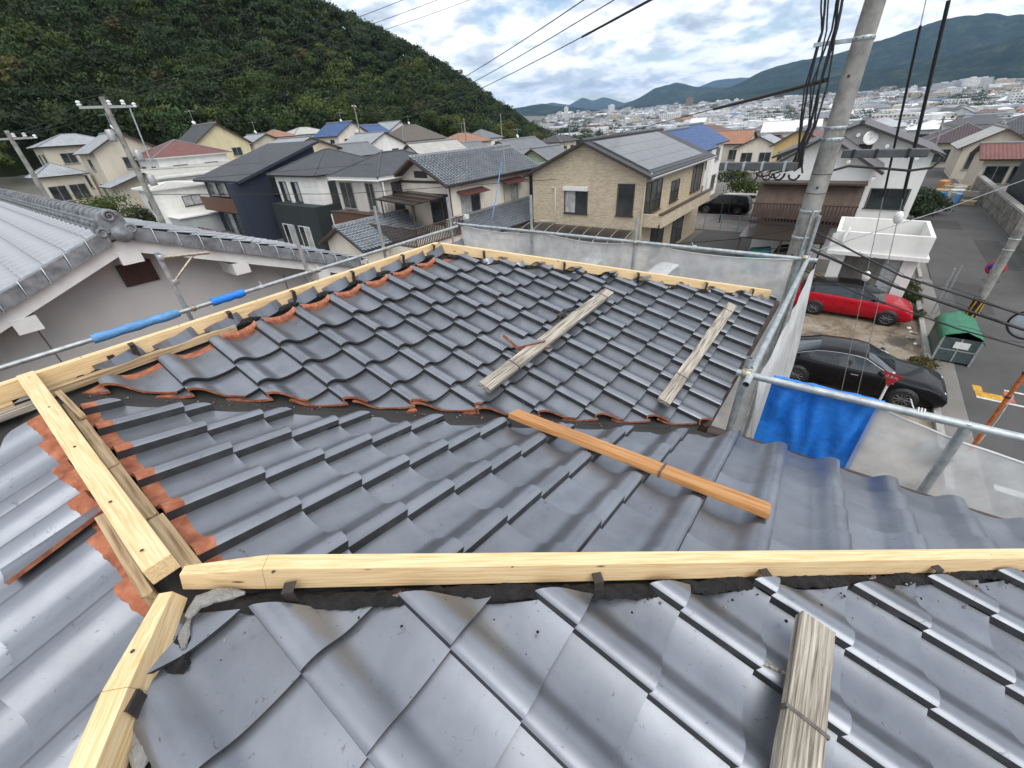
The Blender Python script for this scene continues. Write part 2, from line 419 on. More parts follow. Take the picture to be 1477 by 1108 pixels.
plain('solar_gap', (0.02, 0.02, 0.024), 0.4)
plain('smoked_panel', (0.035, 0.028, 0.024), 0.3, var=0.3, spec=0.6)
plain('sunshade_brown', (0.125, 0.085, 0.064), 0.8, var=0.2, scale=2)
plain('road_white', (0.62, 0.62, 0.60), 0.8, var=0.3, scale=8); plain('road_yellow', (0.55, 0.30, 0.03), 0.8, var=0.35, scale=8); plain('road_red', (0.42, 0.13, 0.08), 0.8, var=0.3)
plain('sign_blue', (0.012, 0.03, 0.24), 0.4); plain('sign_red', (0.42, 0.02, 0.03), 0.4); plain('orange_paint', (0.46, 0.12, 0.025), 0.5, var=0.3, scale=8)
plain('mirror_face', (0.50, 0.56, 0.60), 0.25, 0.35, var=0.1)
plain('box_green_grey', (0.075, 0.105, 0.10), 0.45, 0.2, var=0.25)
plain('teal_sheet', (0.02, 0.14, 0.15), 0.6, var=0.3)
plain('cardboard', (0.42, 0.31, 0.19), 0.9, var=0.3, scale=4)

plain('splice_grey', (0.085, 0.09, 0.09), 0.5, var=0.2)
mat_asphalt('asphalt_patch', (0.042, 0.041, 0.040), (0.066, 0.064, 0.062), (0.05, 0.047, 0.044))
plain('strap_steel', (0.14, 0.125, 0.11), 0.6, 0.4, var=0.3, scale=30)

# ------------------------------------------------------------------ mesh helpers
class MB:
    """collects simple solids; build() links them as ONE mesh object"""
    def __init__(self): self.v = []; self.f = []; self.mi = []; self.sm = []; self.uv = {}
    def add(self, verts, faces, mi=0, smooth=False):
        o = len(self.v); self.v += [tuple(p) for p in verts]
        for f in faces: self.f.append(tuple(o+i for i in f)); self.mi.append(mi); self.sm.append(smooth)
        return self
    def box(self, x0, x1, y0, y1, z0, z1, mi=0, M=None):
        p = [(x0,y0,z0),(x1,y0,z0),(x1,y1,z0),(x0,y1,z0),(x0,y0,z1),(x1,y0,z1),(x1,y1,z1),(x0,y1,z1)]
        if M is not None: p = [tuple(M @ Vector(a)) for a in p]
        return self.add(p, [(0,3,2,1),(4,5,6,7),(0,1,5,4),(1,2,6,5),(2,3,7,6),(3,0,4,7)], mi)
    def hexa(self, p, mi=0):
        return self.add(p, [(0,3,2,1),(4,5,6,7),(0,1,5,4),(1,2,6,5),(2,3,7,6),(3,0,4,7)], mi)
    def prism(self, poly, axis, a, b, mi=0):
        """poly: 2D points; axis 'x': (y,z) pairs, 'y': (x,z), 'z': (x,y)"""
        def p3(q, c): return {'x': (c, q[0], q[1]), 'y': (q[0], c, q[1]), 'z': (q[0], q[1], c)}[axis]
        n = len(poly)
        vs = [p3(q, a) for q in poly] + [p3(q, b) for q in poly]
        fs = [tuple(range(n))[::-1], tuple(range(n, 2*n))] + [(i, (i+1) % n, n+(i+1) % n, n+i) for i in range(n)]
        return self.add(vs, fs, mi)
    def tube(self, pts, r, seg=8, mi=0, caps=True):
        pts = [Vector(p) for p in pts]; n = len(pts)
        rr = r if isinstance(r, (list, tuple)) else [r]*n
        vs = []; prev = None
        for i, p in enumerate(pts):
            d = (pts[min(i+1, n-1)] - pts[max(i-1, 0)]).normalized()
            if prev is None:
                a = d.orthogonal().normalized()
            else:
                a = (prev - d*prev.dot(d)).normalized()
            prev = a; b = d.cross(a)
            for k in range(seg):
                t = 2*math.pi*k/seg
                vs.append(tuple(p + a*(rr[i]*math.cos(t)) + b*(rr[i]*math.sin(t))))
        fs = [(i*seg+k, i*seg+(k+1) % seg, (i+1)*seg+(k+1) % seg, (i+1)*seg+k) for i in range(n-1) for k in range(seg)]
        self.add(vs, fs, mi, True)
        if caps: self.add(vs, [tuple(range(seg))[::-1], tuple(range((n-1)*seg, n*seg))], mi)
        return self
    def lathe(self, prof, c=(0,0,0), axis=(0,0,1), seg=16, mi=0):
        ax = Vector(axis).normalized(); a = ax.orthogonal().normalized(); b = ax.cross(a); c = Vector(c)
        vs = []
        for r_, h in prof:
            for k in range(seg):
                t = 2*math.pi*k/seg; vs.append(tuple(c + ax*h + a*(r_*math.cos(t)) + b*(r_*math.sin(t))))
        n = len(prof)
        self.add(vs, [(i*seg+k, i*seg+(k+1) % seg, (i+1)*seg+(k+1) % seg, (i+1)*seg+k) for i in range(n-1) for k in range(seg)], mi, True)
        return self
    def grid(self, P, mi=0, smooth=True, uv=None):
        """P: rows of points"""
        nr, nc = len(P), len(P[0]); o = len(self.f)
        self.add([q for r_ in P for q in r_], [(i*nc+j, i*nc+j+1, (i+1)*nc+j+1, (i+1)*nc+j) for i in range(nr-1) for j in range(nc-1)], mi, smooth)
        return self
    def data(self, name, mats):
        me = bpy.data.meshes.new(name)
        me.from_pydata(self.v, [], self.f)
        for m in (mats if isinstance(mats, (list, tuple)) else [mats]): me.materials.append(MATS[m])
        me.polygons.foreach_set('material_index', self.mi)
        me.polygons.foreach_set('use_smooth', self.sm)
        if self.uv:
            l = me.uv_layers.new(name='uv')
            for p in me.polygons:
                if p.index in self.uv:
                    for li, c in zip(p.loop_indices, self.uv[p.index]): l.data[li].uv = c
        me.update()
        return me
    def build(self, name, mats, parent=None, M=None, bevel=0.0, seg=2):
        me = self.data(name, mats)
        if bevel:
            bm = bmesh.new(); bm.from_mesh(me)
            bmesh.ops.bevel(bm, geom=bm.edges[:], offset=bevel, segments=seg, affect='EDGES', profile=0.6)
            bm.to_mesh(me); bm.free()
        return put(name, me, parent, M)
def put(name, me, parent=None, M=None):
    o = bpy.data.objects.new(name, me); COL.objects.link(o)
    if parent is not None: o.parent = parent
    if M is not None: o.matrix_local = M
    return o
def thing(name, label, cat, loc=(0,0,0), rz=0.0, group=None):
    o = bpy.data.objects.new(name, None); COL.objects.link(o)
    o.empty_display_size = 0.1; o.location = loc; o.rotation_euler = (0, 0, rz)
    return tag(o, label, cat, group)
def tag(o, label, cat, group=None, kind=None):
    if label: o['label'] = label
    if cat: o['category'] = cat
    if group: o['group'] = group
    if kind: o['kind'] = kind
    return o
def copy_tree(o, parent=None):
    c = o.copy(); COL.objects.link(c); c.parent = parent
    for ch in list(o.children): copy_tree(ch, c)
    return c
def axes(o, x, y, z):
    m = Matrix.Identity(4)
    for i in range(3): m[i][0] = x[i]; m[i][1] = y[i]; m[i][2] = z[i]; m[i][3] = o[i]
    return m
def along(a, b, upv=(0, 0, 1)):
    """frame at a with x towards b"""
    a, b = Vector(a), Vector(b); x = (b-a).normalized(); y = Vector(upv).cross(x).normalized(); z = x.cross(y)
    return axes(a, x, y, z), (b-a).length

# ------------------------------------------------------------------ terrain
def sst(a, b, x): t = np.clip((x-a)/(b-a), 0, 1); return t*t*(3-2*t)
HAZ = [22, 28, 30.5, 33, 36.4, 39.5, 42.4, 46, 49.3, 53, 57, 62, 70, 80, 92, 115, 140]
HEL = [-2, -1.6, -0.4, 1.2, 2.9, 4.3, 5.7, 7.4, 8.8, 10.3, 11.6, 13.4, 15, 16, 16, 15, 13]
HCD = [520, 500, 490, 480, 460, 440, 420, 395, 370, 350, 335, 320, 305, 295, 290, 290, 300]
HFD = [420, 380, 350, 320, 270, 225, 200, 178, 160, 148, 138, 130, 118, 112, 108, 110, 120]
def hill(x, y):
    az = np.degrees(np.arctan2(y, x)); d = np.hypot(x, y)
    el = np.interp(az, HAZ, HEL); cd = np.interp(az, HAZ, HCD); fd = np.interp(az, HAZ, HFD)
    ch = np.maximum(8.4 + cd*np.tan(np.radians(el)) - 14.0, 0)
    u = np.clip((d-fd)/(cd-fd), 0, 1)
    prof = 0.35*u + 0.65*u*u*(3-2*u)
    back = 1 - 0.75*sst(0, 1, (d-cd)/420)
    win = sst(26, 31, az)*(1-sst(125, 145, az))
    return ch*prof*back*win
def ground(x, y):
    x = np.asarray(x, float); y = np.asarray(y, float)
    az = np.degrees(np.arctan2(y, x)); d = np.hypot(x, y)
    left = sst(30, 56, az)*(1-sst(120, 150, az))
    g = left*0.052*np.clip(y-24, 0, 95)
    g = g - (1-sst(28, 46, np.abs(az)))*17*sst(72, 270, d)
    g = g + 52*sst(420, 3400, d)*(1-sst(60, 100, np.abs(az)))
    return g + hill(x, y)
def polar_mesh(name, rads, azs, zf, mat):
    A, D = np.meshgrid(np.radians(azs), np.asarray(rads, float))
    X, Y = D*np.cos(A), D*np.sin(A); Zz = zf(X, Y)
    nr, na = X.shape
    co = np.stack([X, Y, Zz], -1).reshape(-1, 3)
    i = np.arange(nr-1)[:, None]*na + np.arange(na-1)[None, :]
    quads = np.stack([i, i+na, i+na+1, i+1], -1).reshape(-1, 4)
    return np_mesh(name, co, quads, mat, True)
def np_mesh(name, co, quads, mat, smooth=False, colors=None, mi=None):
    me = bpy.data.meshes.new(name)
    nf = len(quads); k = quads.shape[1]
    me.vertices.add(len(co)); me.vertices.foreach_set('co', co.astype(np.float32).ravel())
    me.loops.add(nf*k); me.loops.foreach_set('vertex_index', quads.astype(np.int32).ravel())
    me.polygons.add(nf); me.polygons.foreach_set('loop_start', (np.arange(nf)*k).astype(np.int32))
    me.polygons.foreach_set('use_smooth', np.full(nf, smooth))
    for m in (mat if isinstance(mat, (list, tuple)) else [mat]): me.materials.append(MATS[m])
    if mi is not None: me.polygons.foreach_set('material_index', mi.astype(np.int32))
    if colors is not None:
        at = me.attributes.new('leaf_colour', 'FLOAT_COLOR', 'FACE')
        at.data.foreach_set('color', np.concatenate([colors, np.ones((nf, 1))], 1).astype(np.float32).ravel())
    me.update(calc_edges=True)
    return me
rads = np.concatenate([[0, 8, 16, 24, 32, 40, 50], np.arange(60, 620, 12), np.geomspace(640, 16000, 40)])
g_me = polar_mesh('ground', rads, np.arange(-180, 180.1, 1.5), lambda x, y: ground(x, y) - 0.03 - 4.0*sst(5000, 9000, np.hypot(x, y)), 'valley_ground')
tag(put('ground', g_me), None, None, kind='structure')
# wooded hillside soil sheet just above the valley ground
h_az = np.arange(28, 146, 1.0)
def hill_sheet(x, y):
    az = np.degrees(np.arctan2(y, x)); d = np.hypot(x, y); fd = np.interp(az, HAZ, HFD)
    return ground(x, y) + 0.25 - 2.2*(1-sst(fd-8, fd, d))
tag(put('hill', polar_mesh('hill', np.arange(105, 760, 9), h_az, hill_sheet, 'forest_floor')), None, None, kind='structure')

# distant mountains, each a range with its own foot, crest and spurs
def fbm(x, y, s, seed, oct=5):
    out = np.zeros(x.shape); a = 1.0
    it = np.nditer([x, y], flags=['multi_index'])
    for xv, yv in it:
        out[it.multi_index] = mnoise.fractal(Vector((float(xv)*s+seed, float(yv)*s-seed, seed)), 0.9, 2.1, oct)
    return out
def mountain(azk, elk, dist, depth, seed, az0, az1, rough):
    azs = np.arange(az0, az1, 0.28); rr = np.concatenate([np.linspace(dist-depth, dist, 26), np.linspace(dist+depth*0.08, dist+depth*0.9, 10)])
    def zf(X, Y):
        az = np.degrees(np.arctan2(Y, X)); d = np.hypot(X, Y)
        H = 8.4 + dist*np.tan(np.radians(np.interp(az, azk, elk)))
        u = np.clip((d-(dist-depth))/depth, 0, 1); b = 1-0.7*sst(dist, dist+depth, d)
        n = 1.1*(0.5-np.abs(fbm(X, Y, 1/(depth*0.42), seed))) + 0.5*fbm(X, Y, 1/(depth*0.16), seed+4)
        p = (0.55*u + 0.45*u*u)*b
        edge = sst(az0, az0+1.5, az)*(1-sst(az1-1.5, az1, az))
        return 30*u + (H-30)*p*(1+rough*n*(1-0.76*u**6)*np.minimum(1, u*3))*edge - 25*(1-u)**8
    o = put('mountain', polar_mesh('mountain', rr, azs, zf, 'wooded_mountain'))
    return tag(o, None, None, kind='structure')
mountain([6, 8, 11.9, 14.8, 16, 18, 20, 22, 23.9, 25, 26.2, 27.4, 28.5, 30, 32, 36, 44], [1.9, 2.1, 2.45, 2.55, 2.2, 1.9, 1.8, 1.5, 1.15, 1.55, 1.9, 1.6, 1.95, 1.35, 1.7, 1.2, 0.9], 11500, 3200, 3.7, 2, 48, 0.30)
mountain([26, 28, 30, 31.5, 33, 36, 40], [0.5, 0.9, 1.25, 1.4, 1.65, 1.5, 0.8], 5200, 1300, 9.1, 25, 42, 0.35)
mountain([8, 10.5, 12, 14.5, 16.8, 18.6, 20.7, 22.5, 24, 27], [2.6, 2.4, 1.75, 1.9, 2.15, 2.6, 2.3, 1.5, 0.95, 0.5], 7000, 2000, 5.3, 5, 29, 0.35)
mountain([-45, -30, -20, -12, -7, -4.6, -3.4, -1.8, -0.2, 1.6, 4.9, 7.1, 10.5, 13, 17], [2.5, 3.2, 3.6, 3.9, 4.45, 4.95, 4.98, 4.92, 4.55, 4.1, 3.5, 3.4, 2.9, 1.9, 1.0], 5600, 1700, 2.2, -48, 19, 0.32)
mountain([-45, -30, -20, -12, -7.4, -4.7, -0.5, 2.9, 6.6, 10.1, 14, 18], [4.2, 4.4, 4.3, 3.9, 3.3, 2.75, 2.25, 2.05, 1.75, 1.35, 0.95, 0.6], 3900, 900, 6.6, -48, 20, 0.30)

# ------------------------------------------------------------------ the house being re-roofed
T = 0.336; RZ = 7.4; LA = 1.841; LD = 2.762; WE = 2.583
CW, RW = 0.265, 0.2228                    # tile working width, course depth in plan
CS = math.sqrt(1+T*T); EXP = RW*CS        # exposure along the slope
house = thing('house_under_repair', 'house with dark silver tiled hip roof opened along its ridges for repair', 'house', (0, 0, 0))
wb = MB()
wb.box(-4.2, LD+WE-0.55, -WE+0.55, WE-0.55, 0, 6.38); wb.box(-WE+0.55, WE-0.55, -LA-WE+0.55, -WE+0.551, 0, 6.38)
wb.build('wall', 'white_render', house)

TAIL_RISE = 0.027
PROF = [(0.0, 0.001), (0.0, 0.045), (0.007, 0.0512), (0.018, 0.0545), (0.033, 0.0555), (0.047, 0.0535), (0.061, 0.0475), (0.075, 0.0380), (0.089, 0.0270), (0.103, 0.0165), (0.119, 0.0080), (0.138, 0.0028),
        (0.165, 0.0004), (0.195, 0.0006), (0.222, 0.0030), (0.250, 0.0078), (0.278, 0.0160)]
THK = 0.015
def tile_bm():
    bm = bmesh.new(); n = len(PROF); L = 0.300
    ts = (-L, -EXP*0.5, 0.0)
    top, bot = [], []
    for t_ in ts:
        off = TAIL_RISE*(1+t_/EXP)
        top.append([bm.verts.new((s, -t_, h+off)) for s, h in PROF])
        bot.append([bm.verts.new((s + (0.006 if i < 2 else 0), -t_, max(h-THK, -0.010)+off if i else off-0.006)) for i, (s, h) in enumerate(PROF)])
    for a in range(2):
        for i in range(n-1):
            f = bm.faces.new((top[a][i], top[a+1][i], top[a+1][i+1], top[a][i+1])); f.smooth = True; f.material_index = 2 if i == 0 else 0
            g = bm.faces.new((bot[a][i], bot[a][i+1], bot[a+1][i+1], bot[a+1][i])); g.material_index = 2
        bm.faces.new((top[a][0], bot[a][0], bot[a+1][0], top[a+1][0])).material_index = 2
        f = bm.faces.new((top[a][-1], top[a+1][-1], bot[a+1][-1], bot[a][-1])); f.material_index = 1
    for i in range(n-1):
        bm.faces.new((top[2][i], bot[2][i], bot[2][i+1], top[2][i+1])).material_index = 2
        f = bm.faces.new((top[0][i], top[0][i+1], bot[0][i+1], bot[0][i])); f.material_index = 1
    for e in bm.edges:
        if len(e.link_faces) == 2 and e.link_faces[0].normal.length == 0: bm.normal_update()
    bm.normal_update()
    bmesh.ops.recalc_face_normals(bm, faces=bm.faces[:])
    for e in bm.edges:
        if len(e.link_faces) == 2 and e.calc_face_angle(0) > R(48): e.smooth = False
    return bm
_b = tile_bm(); TILE_ME = bpy.data.meshes.new('tile'); _b.to_mesh(TILE_ME); _b.free()
for m in ('silver_glazed_tile', 'fired_clay', 'tile_edge_shade'): TILE_ME.materials.append(MATS[m])

def slope_tiles(parent, org, s_dir, d_dir, s0, tail0, ncol, nrow, c0, cuts, skip=None, clayrows=0, jit=0.0015, name='tile'):
    """org: point of the sloping plane above the ridge line; s_dir across, d_dir plan direction downhill.
    cuts: list of (nx, ny, c): keep nx*x+ny*y<c in plan"""
    sx = Vector((*s_dir, 0)); dn = Vector((d_dir[0]/CS, d_dir[1]/CS, -T/CS)); nz = sx.cross(dn)
    if nz.z < 0: nz = -nz
    out = []
    for r_ in range(nrow):
        for c_ in range(c0, c0+ncol):
            if skip and skip(c_, r_): continue
            p = Vector(org) + sx*(s0+CW*c_) + Vector((d_dir[0], d_dir[1], -T))*(tail0+RW*r_)
            p = p + nz*random.uniform(-jit, jit) + dn*random.uniform(-0.003, 0.003)
            M = axes(p, sx, -dn, nz)
            cs = [M @ Vector((s, t_, 0.02)) for s in (0, 0.278) for t_ in (0.30, 0)]
            inside = [all(nx*q.x+ny*q.y < c for nx, ny, c in cuts) for q in cs]
            full = all(inside)
            if not full:
                # discard when wholly outside one cut
                if any(all(nx*q.x+ny*q.y >= c-0.015 for q in cs) for nx, ny, c in cuts): continue
                bm = tile_bm(); bm.transform(M)
                for nx, ny, c in cuts:
                    cj = c + random.uniform(-0.012, 0.012); an = random.uniform(-0.05, 0.05)
                    nn = Vector((nx*math.cos(an)-ny*math.sin(an), nx*math.sin(an)+ny*math.cos(an), 0))
                    cen = sum(cs, Vector())/4
                    # pivot the slightly skewed cut near this tile
                    q0 = cen + Vector((nx, ny, 0))/(nx*nx+ny*ny)*(cj-(nx*cen.x+ny*cen.y))
                    if max((q-q0).dot(nn) for q in cs) < 0: continue
                    res = bmesh.ops.bisect_plane(bm, geom=bm.verts[:]+bm.edges[:]+bm.faces[:], plane_co=q0, plane_no=nn, clear_outer=True)
                    be = [e for e in bm.edges if e.is_boundary]
                    if be:
                        ff = bmesh.ops.holes_fill(bm, edges=be, sides=0)
                        for f in ff.get('faces', []): f.material_index = 1
                if len(bm.faces) < 6: bm.free(); continue
                bm.transform(M.inverted())
                me = bpy.data.meshes.new('cut_tile'); bm.to_mesh(me); bm.free()
                for m in ('silver_glazed_tile', 'fired_clay', 'tile_edge_shade'): me.materials.append(MATS[m])
                o = put(name, me, parent, M)
            else:
                o = put(name, TILE_ME, parent, M)
            if clayrows and r_ == 0: o.color = (0, 1, 1, 1)
            out.append(o)
    return out

def slope_part(label, pts):
    """bare roof deck under the tiles: felt sheet with thickness"""
    m = MB(); n = len(pts); d = Vector((0, 0, 0.05))
    up_ = [Vector(p)-Vector((0, 0, 0.012)) for p in pts]
    m.add([tuple(p) for p in up_]+[tuple(p-d) for p in up_], [tuple(range(n)), tuple(range(n, 2*n))[::-1]]+[(i, n+i, n+(i+1) % n, (i+1) % n) for i in range(n)])
    o = m.build('roof_slope', 'roofing_felt', house)
    o['label'] = label
    return o
def P(x, y, drop): return (x, y, RZ-T*drop)
sl_U = slope_part('far roof slope below the long ridge board', [P(0, 0, 0), P(WE-.03, -WE+.03, WE-.03), P(LD+WE-.03, -WE+.03, WE-.03), P(LD, 0, 0)])
sl_R = slope_part('middle roof slope running down to the blue tarp', [P(0, 0, 0), P(0, -LA, 0), P(WE-.03, -LA-WE+.03, WE-.03), P(WE-.03, -WE+.03, WE-.03)])
sl_N = slope_part('near roof slope in the foreground', [P(0, -LA, 0), P(-WE+.03, -LA-WE+.03, WE-.03), P(WE-.03, -LA-WE+.03, WE-.03)])
sl_L = slope_part('left roof slope beside the short ridge board', [P(0, 0, 0), P(-WE+.03, -WE+.03, WE-.03), P(-WE+.03, -LA-WE+.03, WE-.03), P(0, -LA, 0)])
sl_UL = slope_part('bare felt roof slope at the left edge', [P(-4.5, 0, 0), P(-4.5, -WE+.03, WE-.03), P(-WE+.03, -WE+.03, WE-.03), P(0, 0, 0)])
sl_B = slope_part('rear roof slope behind the long ridge board', [P(LD, 0, 0), P(LD+WE-.03, WE-.03, WE-.03), P(-4.5, WE-.03, WE-.03), P(-4.5, 0, 0)])
sl_E = slope_part('end roof slope beyond the far hip board', [P(LD, 0, 0), P(LD+WE-.03, -WE+.03, WE-.03), P(LD+WE-.03, WE-.03, WE-.03)])

slope_tiles(sl_U, (0, 0, RZ), (1, 0), (0, -1), 0.989-4*CW, 0.375, 22, 11, 0, [(-1, -1, -0.03), (1, 1, LD-0.085)], clayrows=1)
slope_tiles(sl_R, (0, 0, RZ), (0, 1), (1, 0), -0.69, 0.355, 20, 11, -15, [(1, 1, -0.215), (-1, -1, LA-0.075)])
slope_tiles(sl_N, (0, -LA, RZ), (1, 0), (0, -1), 0.099, 2.205-LA-RW, 22, 11, -11, [(1, 1, -LA-0.058), (-1, 1, -LA-0.05)])
slope_tiles(sl_L, (0, 0, RZ), (0, -1), (-1, 0), 0.345+0.0, 0.312, 14, 11, 0, [(1, -1, LA-0.06), (-1, 1, -0.22)])
# rear and end slopes (only glimpsed): courses as joined relief
def slope_field(parent, org, s_dir, d_dir, s0, ncol, nrow, tail0, inside):
    sx = Vector((*s_dir, 0)); dn = Vector((d_dir[0]/CS, d_dir[1]/CS, -T/CS)); nz = sx.cross(dn)
    if nz.z < 0: nz = -nz
    m = MB(); pr = PROF[1::2]
    for r_ in range(nrow):
        for c_ in range(ncol):
            p = Vector(org) + sx*(s0+CW*c_) + Vector((d_dir[0], d_dir[1], -T))*(tail0+RW*r_)
            q = p + sx*0.13
            if not inside(q.x, q.y): continue
            rows = []
            for t_ in (-0.25, 0.0):
                rows.append([tuple(p + sx*s + dn*t_ + nz*(h+TAIL_RISE*(1+t_/EXP))) for s, h in pr])
            rows.append([tuple(p + sx*s + nz*(h-0.004)) for s, h in pr])
            m.grid(rows, 0, False)
    o = m.build('tile_courses', 'silver_glazed_tile', parent); o['kind'] = 'stuff'
slope_field(sl_B, (0, 0, RZ), (-1, 0), (0, 1), -5.2, 36, 10, 0.375, lambda x, y: y > 0.15 and x < LD + y - 0.05)
slope_field(sl_E, (LD, 0, RZ), (0, 1), (1, 0), -2.6, 20, 10, 0.375, lambda x, y: abs(y) < x-LD-0.06)

# ridge and hip boards
def board(a, b, w, h, mat, name='ridge_board', label=None, taper=0.0, parent=house, zoff=0.0, upv=(0, 0, 1), bev=0.002):
    M, L = along(a, b, upv)
    m = MB()
    if taper:
        m.hexa([(0, -w/2, -h), (L, -w/2, -h), (L, w/2, -h), (0, w/2, -h), (0, -w/2*0.8, -taper*0.5), (L, -w/2, 0), (L, w/2, 0), (0, w/2*0.8, -taper*0.5)])
        m = MB()
        k = 0.20
        pr = [(-w/2, 0), (w/2, 0)]
        m.hexa([(k, -w/2, -h), (L, -w/2, -h), (L, w/2, -h), (k, w/2, -h), (k, -w/2, 0), (L, -w/2, 0), (L, w/2, 0), (k, w/2, 0)])
        m.hexa([(0, -w*0.42, -h), (k-.0005, -w/2, -h), (k-.0005, w/2, -h), (0, w*0.42, -h), (0, -w*0.30, -taper), (k-.0005, -w/2, 0), (k-.0005, w/2, 0), (0, w*0.30, -taper)])
    else:
        m.box(0, L, -w/2, w/2, -h, 0)
    o = m.build(name, mat, parent, M, bevel=bev)
    if label: o['label'] = label
    return o
BT = 0.105          # board tops above the ridge plane
board((-2.6, 0.0, RZ+BT), (LD+0.0, 0.0, RZ+BT), 0.045, 0.085, 'fresh_pine', label='long new pine ridge board')
board((LD+0.03, -0.02, RZ+BT-.01), (LD+WE-0.06, -WE+0.04, RZ+BT-T*(WE-.05)), 0.045, 0.085, 'fresh_pine', 'hip_board', 'new pine hip board at the far end')
board((-0.005, -0.02, RZ+BT+0.018), (0.012, -LA+0.03, RZ+BT+0.012), 0.062, 0.055, 'fresh_pine', label='short new pine ridge board')
board((0.045, -LA-0.0, RZ+BT-.004), (WE, -LA-WE, RZ+BT-T*WE), 0.045, 0.085, 'fresh_pine', 'hip_board', 'new pine hip board crossing the foreground', taper=0.03)
board((-0.012, -LA-0.035, RZ+BT-.004), (-WE, -LA-WE-0.03, RZ+BT-T*WE), 0.052, 0.085, 'fresh_pine', 'hip_board', 'new pine hip board at the lower left', taper=0.03)
# old battens left under the new boards
for (a, b, w, h) in (((0.052, -0.36, RZ+0.045), (0.054, -1.10, RZ+0.043), 0.036, 0.05), ((0.054, -1.105, RZ+0.040), (0.055, -1.50, RZ+0.040), 0.034, 0.05), ((0.060, -1.51, RZ+0.038), (0.060, -1.82, RZ+0.038), 0.04, 0.05),
                     ((-2.6, -0.075, RZ+0.03), (-0.10, -0.075, RZ+0.03), 0.05, 0.05), ((0.0, -0.07, RZ+0.03), (0.9, -0.065, RZ+0.03), 0.04, 0.04), ((-0.042, -1.35, RZ+0.040), (-0.040, -1.80, RZ+0.040), 0.026, 0.05),
                     ((0.050, -0.26, RZ+0.075), (0.066, -0.62, RZ+0.062), 0.024, 0.014)):
    board(a, b, w, h, 'old_batten', 'old_batten', bev=0.003)
board((-2.6, -0.13, RZ+0.015), (-0.02, -0.118, RZ+0.015), 0.06, 0.03, 'weathered_wood', 'old_batten', bev=0.003)
def screw(p):
    m = MB(); m.lathe([(.0045, 0), (.0045, .0012), (.002, .0016), (.0001, .0008)], p, (0, 0, 1), 8); m.build('screw', 'dark_steel', house)
for s_ in (0.18, 0.62, 1.05, 1.5, 1.95): screw((s_, -LA-s_+.004, RZ+BT-T*s_-.0003))
for y_ in (-.10, -.55, -1.0, -1.45, -1.74): screw((.002, y_, RZ+BT+.0165))
for x_ in (.2, .65, 1.1, 1.55, 2.0, 2.45): screw((x_, .003, RZ+BT-.0003))
for s_ in (.10, .28, .46): screw((-s_, -LA-s_-.03, RZ+BT-T*s_-.0003))
# steel strap brackets that carry the boards
def strap(p, yaw, h=0.10, w=0.03, lean=0.0):
    m = MB(); m.box(-w/2, w/2, -0.0015, 0.0015, -h*0.55, h*0.45); m.box(-w/2, w/2, 0.0015, 0.03, h*0.45-.003, h*0.45)
    for k in (-0.25, 0.05, 0.3): m.lathe([(0.0045, -0.003), (0.0045, 0.0)], (0, -0.001, h*k), (0, -1, 0), 6)
    Mx = Matrix.Translation(p) @ Matrix.Rotation(yaw, 4, 'Z') @ Matrix.Rotation(lean, 4, 'X')
    m.build('steel_bracket', 'dark_steel', house, Mx)
for x in (0.40, 0.90, 1.32, 1.80, 2.30, 2.66): strap((x, -0.06, RZ+0.055), 0, 0.12, 0.026, 0.25)
for s in (0.30, 0.85, 1.4, 1.95, 2.35): strap((LD+s-0.045, -s-0.045, RZ+0.05-T*s), R(-45), 0.10, 0.024, 0.2)
for s in (0.20, 0.80, 1.22, 1.75): strap((s-0.024, -LA-s-0.024, RZ+0.045-T*s), R(-45), 0.055, 0.03)
for s in (0.165, 0.5): strap((-s+0.027, -LA-s-0.04, RZ+0.06-T*s), R(45), 0.06, 0.04)
strap((0.30, -0.026, RZ+0.055), 0, 0.05, 0.03)
# mortar beds: lumpy black plaster below the foreground hip, grey lumps at the junction
def lumpy(pts, r, mat, name, seed, seg=9, amp=0.45, flat=0.6):
    pts = [Vector(p) for p in pts]; fine = []
    for i in range(len(pts)-1):
        n = max(2, int((pts[i+1]-pts[i]).length/0.012))
        fine += [pts[i].lerp(pts[i+1], k/n) for k in range(n)]
    fine.append(pts[-1])
    vs = []; prev = None
    for i, p in enumerate(fine):
        d = (fine[min(i+1, len(fine)-1)]-fine[max(i-1, 0)]).normalized(); a = Vector((0, 0, 1)).cross(d).normalized(); b = Vector((0, 0, 1))
        e = min(1, 0.3+min(i, len(fine)-1-i)*0.25)
        for k in range(seg):
            th = 2*math.pi*k/seg; dirv = a*math.cos(th)+b*math.sin(th)*flat
            q = p + dirv*r
            v = 1 + amp*mnoise.noise(q*28+Vector((seed, 0, 0))) + amp*0.7*mnoise.noise(q*75+Vector((0, seed, 0)))
            vs.append(tuple(p + dirv*(r*v*e)))
    n = len(fine)
    m = MB(); m.add(vs, [(i*seg+k, i*seg+(k+1) % seg, (i+1)*seg+(k+1) % seg, (i+1)*seg+k) for i in range(n-1) for k in range(seg)], 0, False)
    m.add(vs, [tuple(range(seg))[::-1], tuple(range((n-1)*seg, n*seg))])
    return m.build(name, mat, house)
lumpy([(s-0.016-0.005*math.sin(9*s), -LA-s-0.022-0.005*math.sin(9*s), RZ+0.012-T*s+0.004*math.sin(23.7*s)) for s in np.arange(0.10, 2.5, 0.05)], 0.024, 'black_mortar', 'mortar_bed', 3.1)
lumpy([(s+0.03, -LA-s+0.03, RZ+0.0-T*s) for s in np.arange(0.05, 2.5, 0.06)], 0.03, 'black_mortar', 'mortar_bed', 7.7)
lumpy([(-s+0.035, -LA-s-0.035, RZ+0.005-T*s) for s in np.arange(0.05, 1.2, 0.05)], 0.03, 'black_mortar', 'mortar_bed', 5.2)
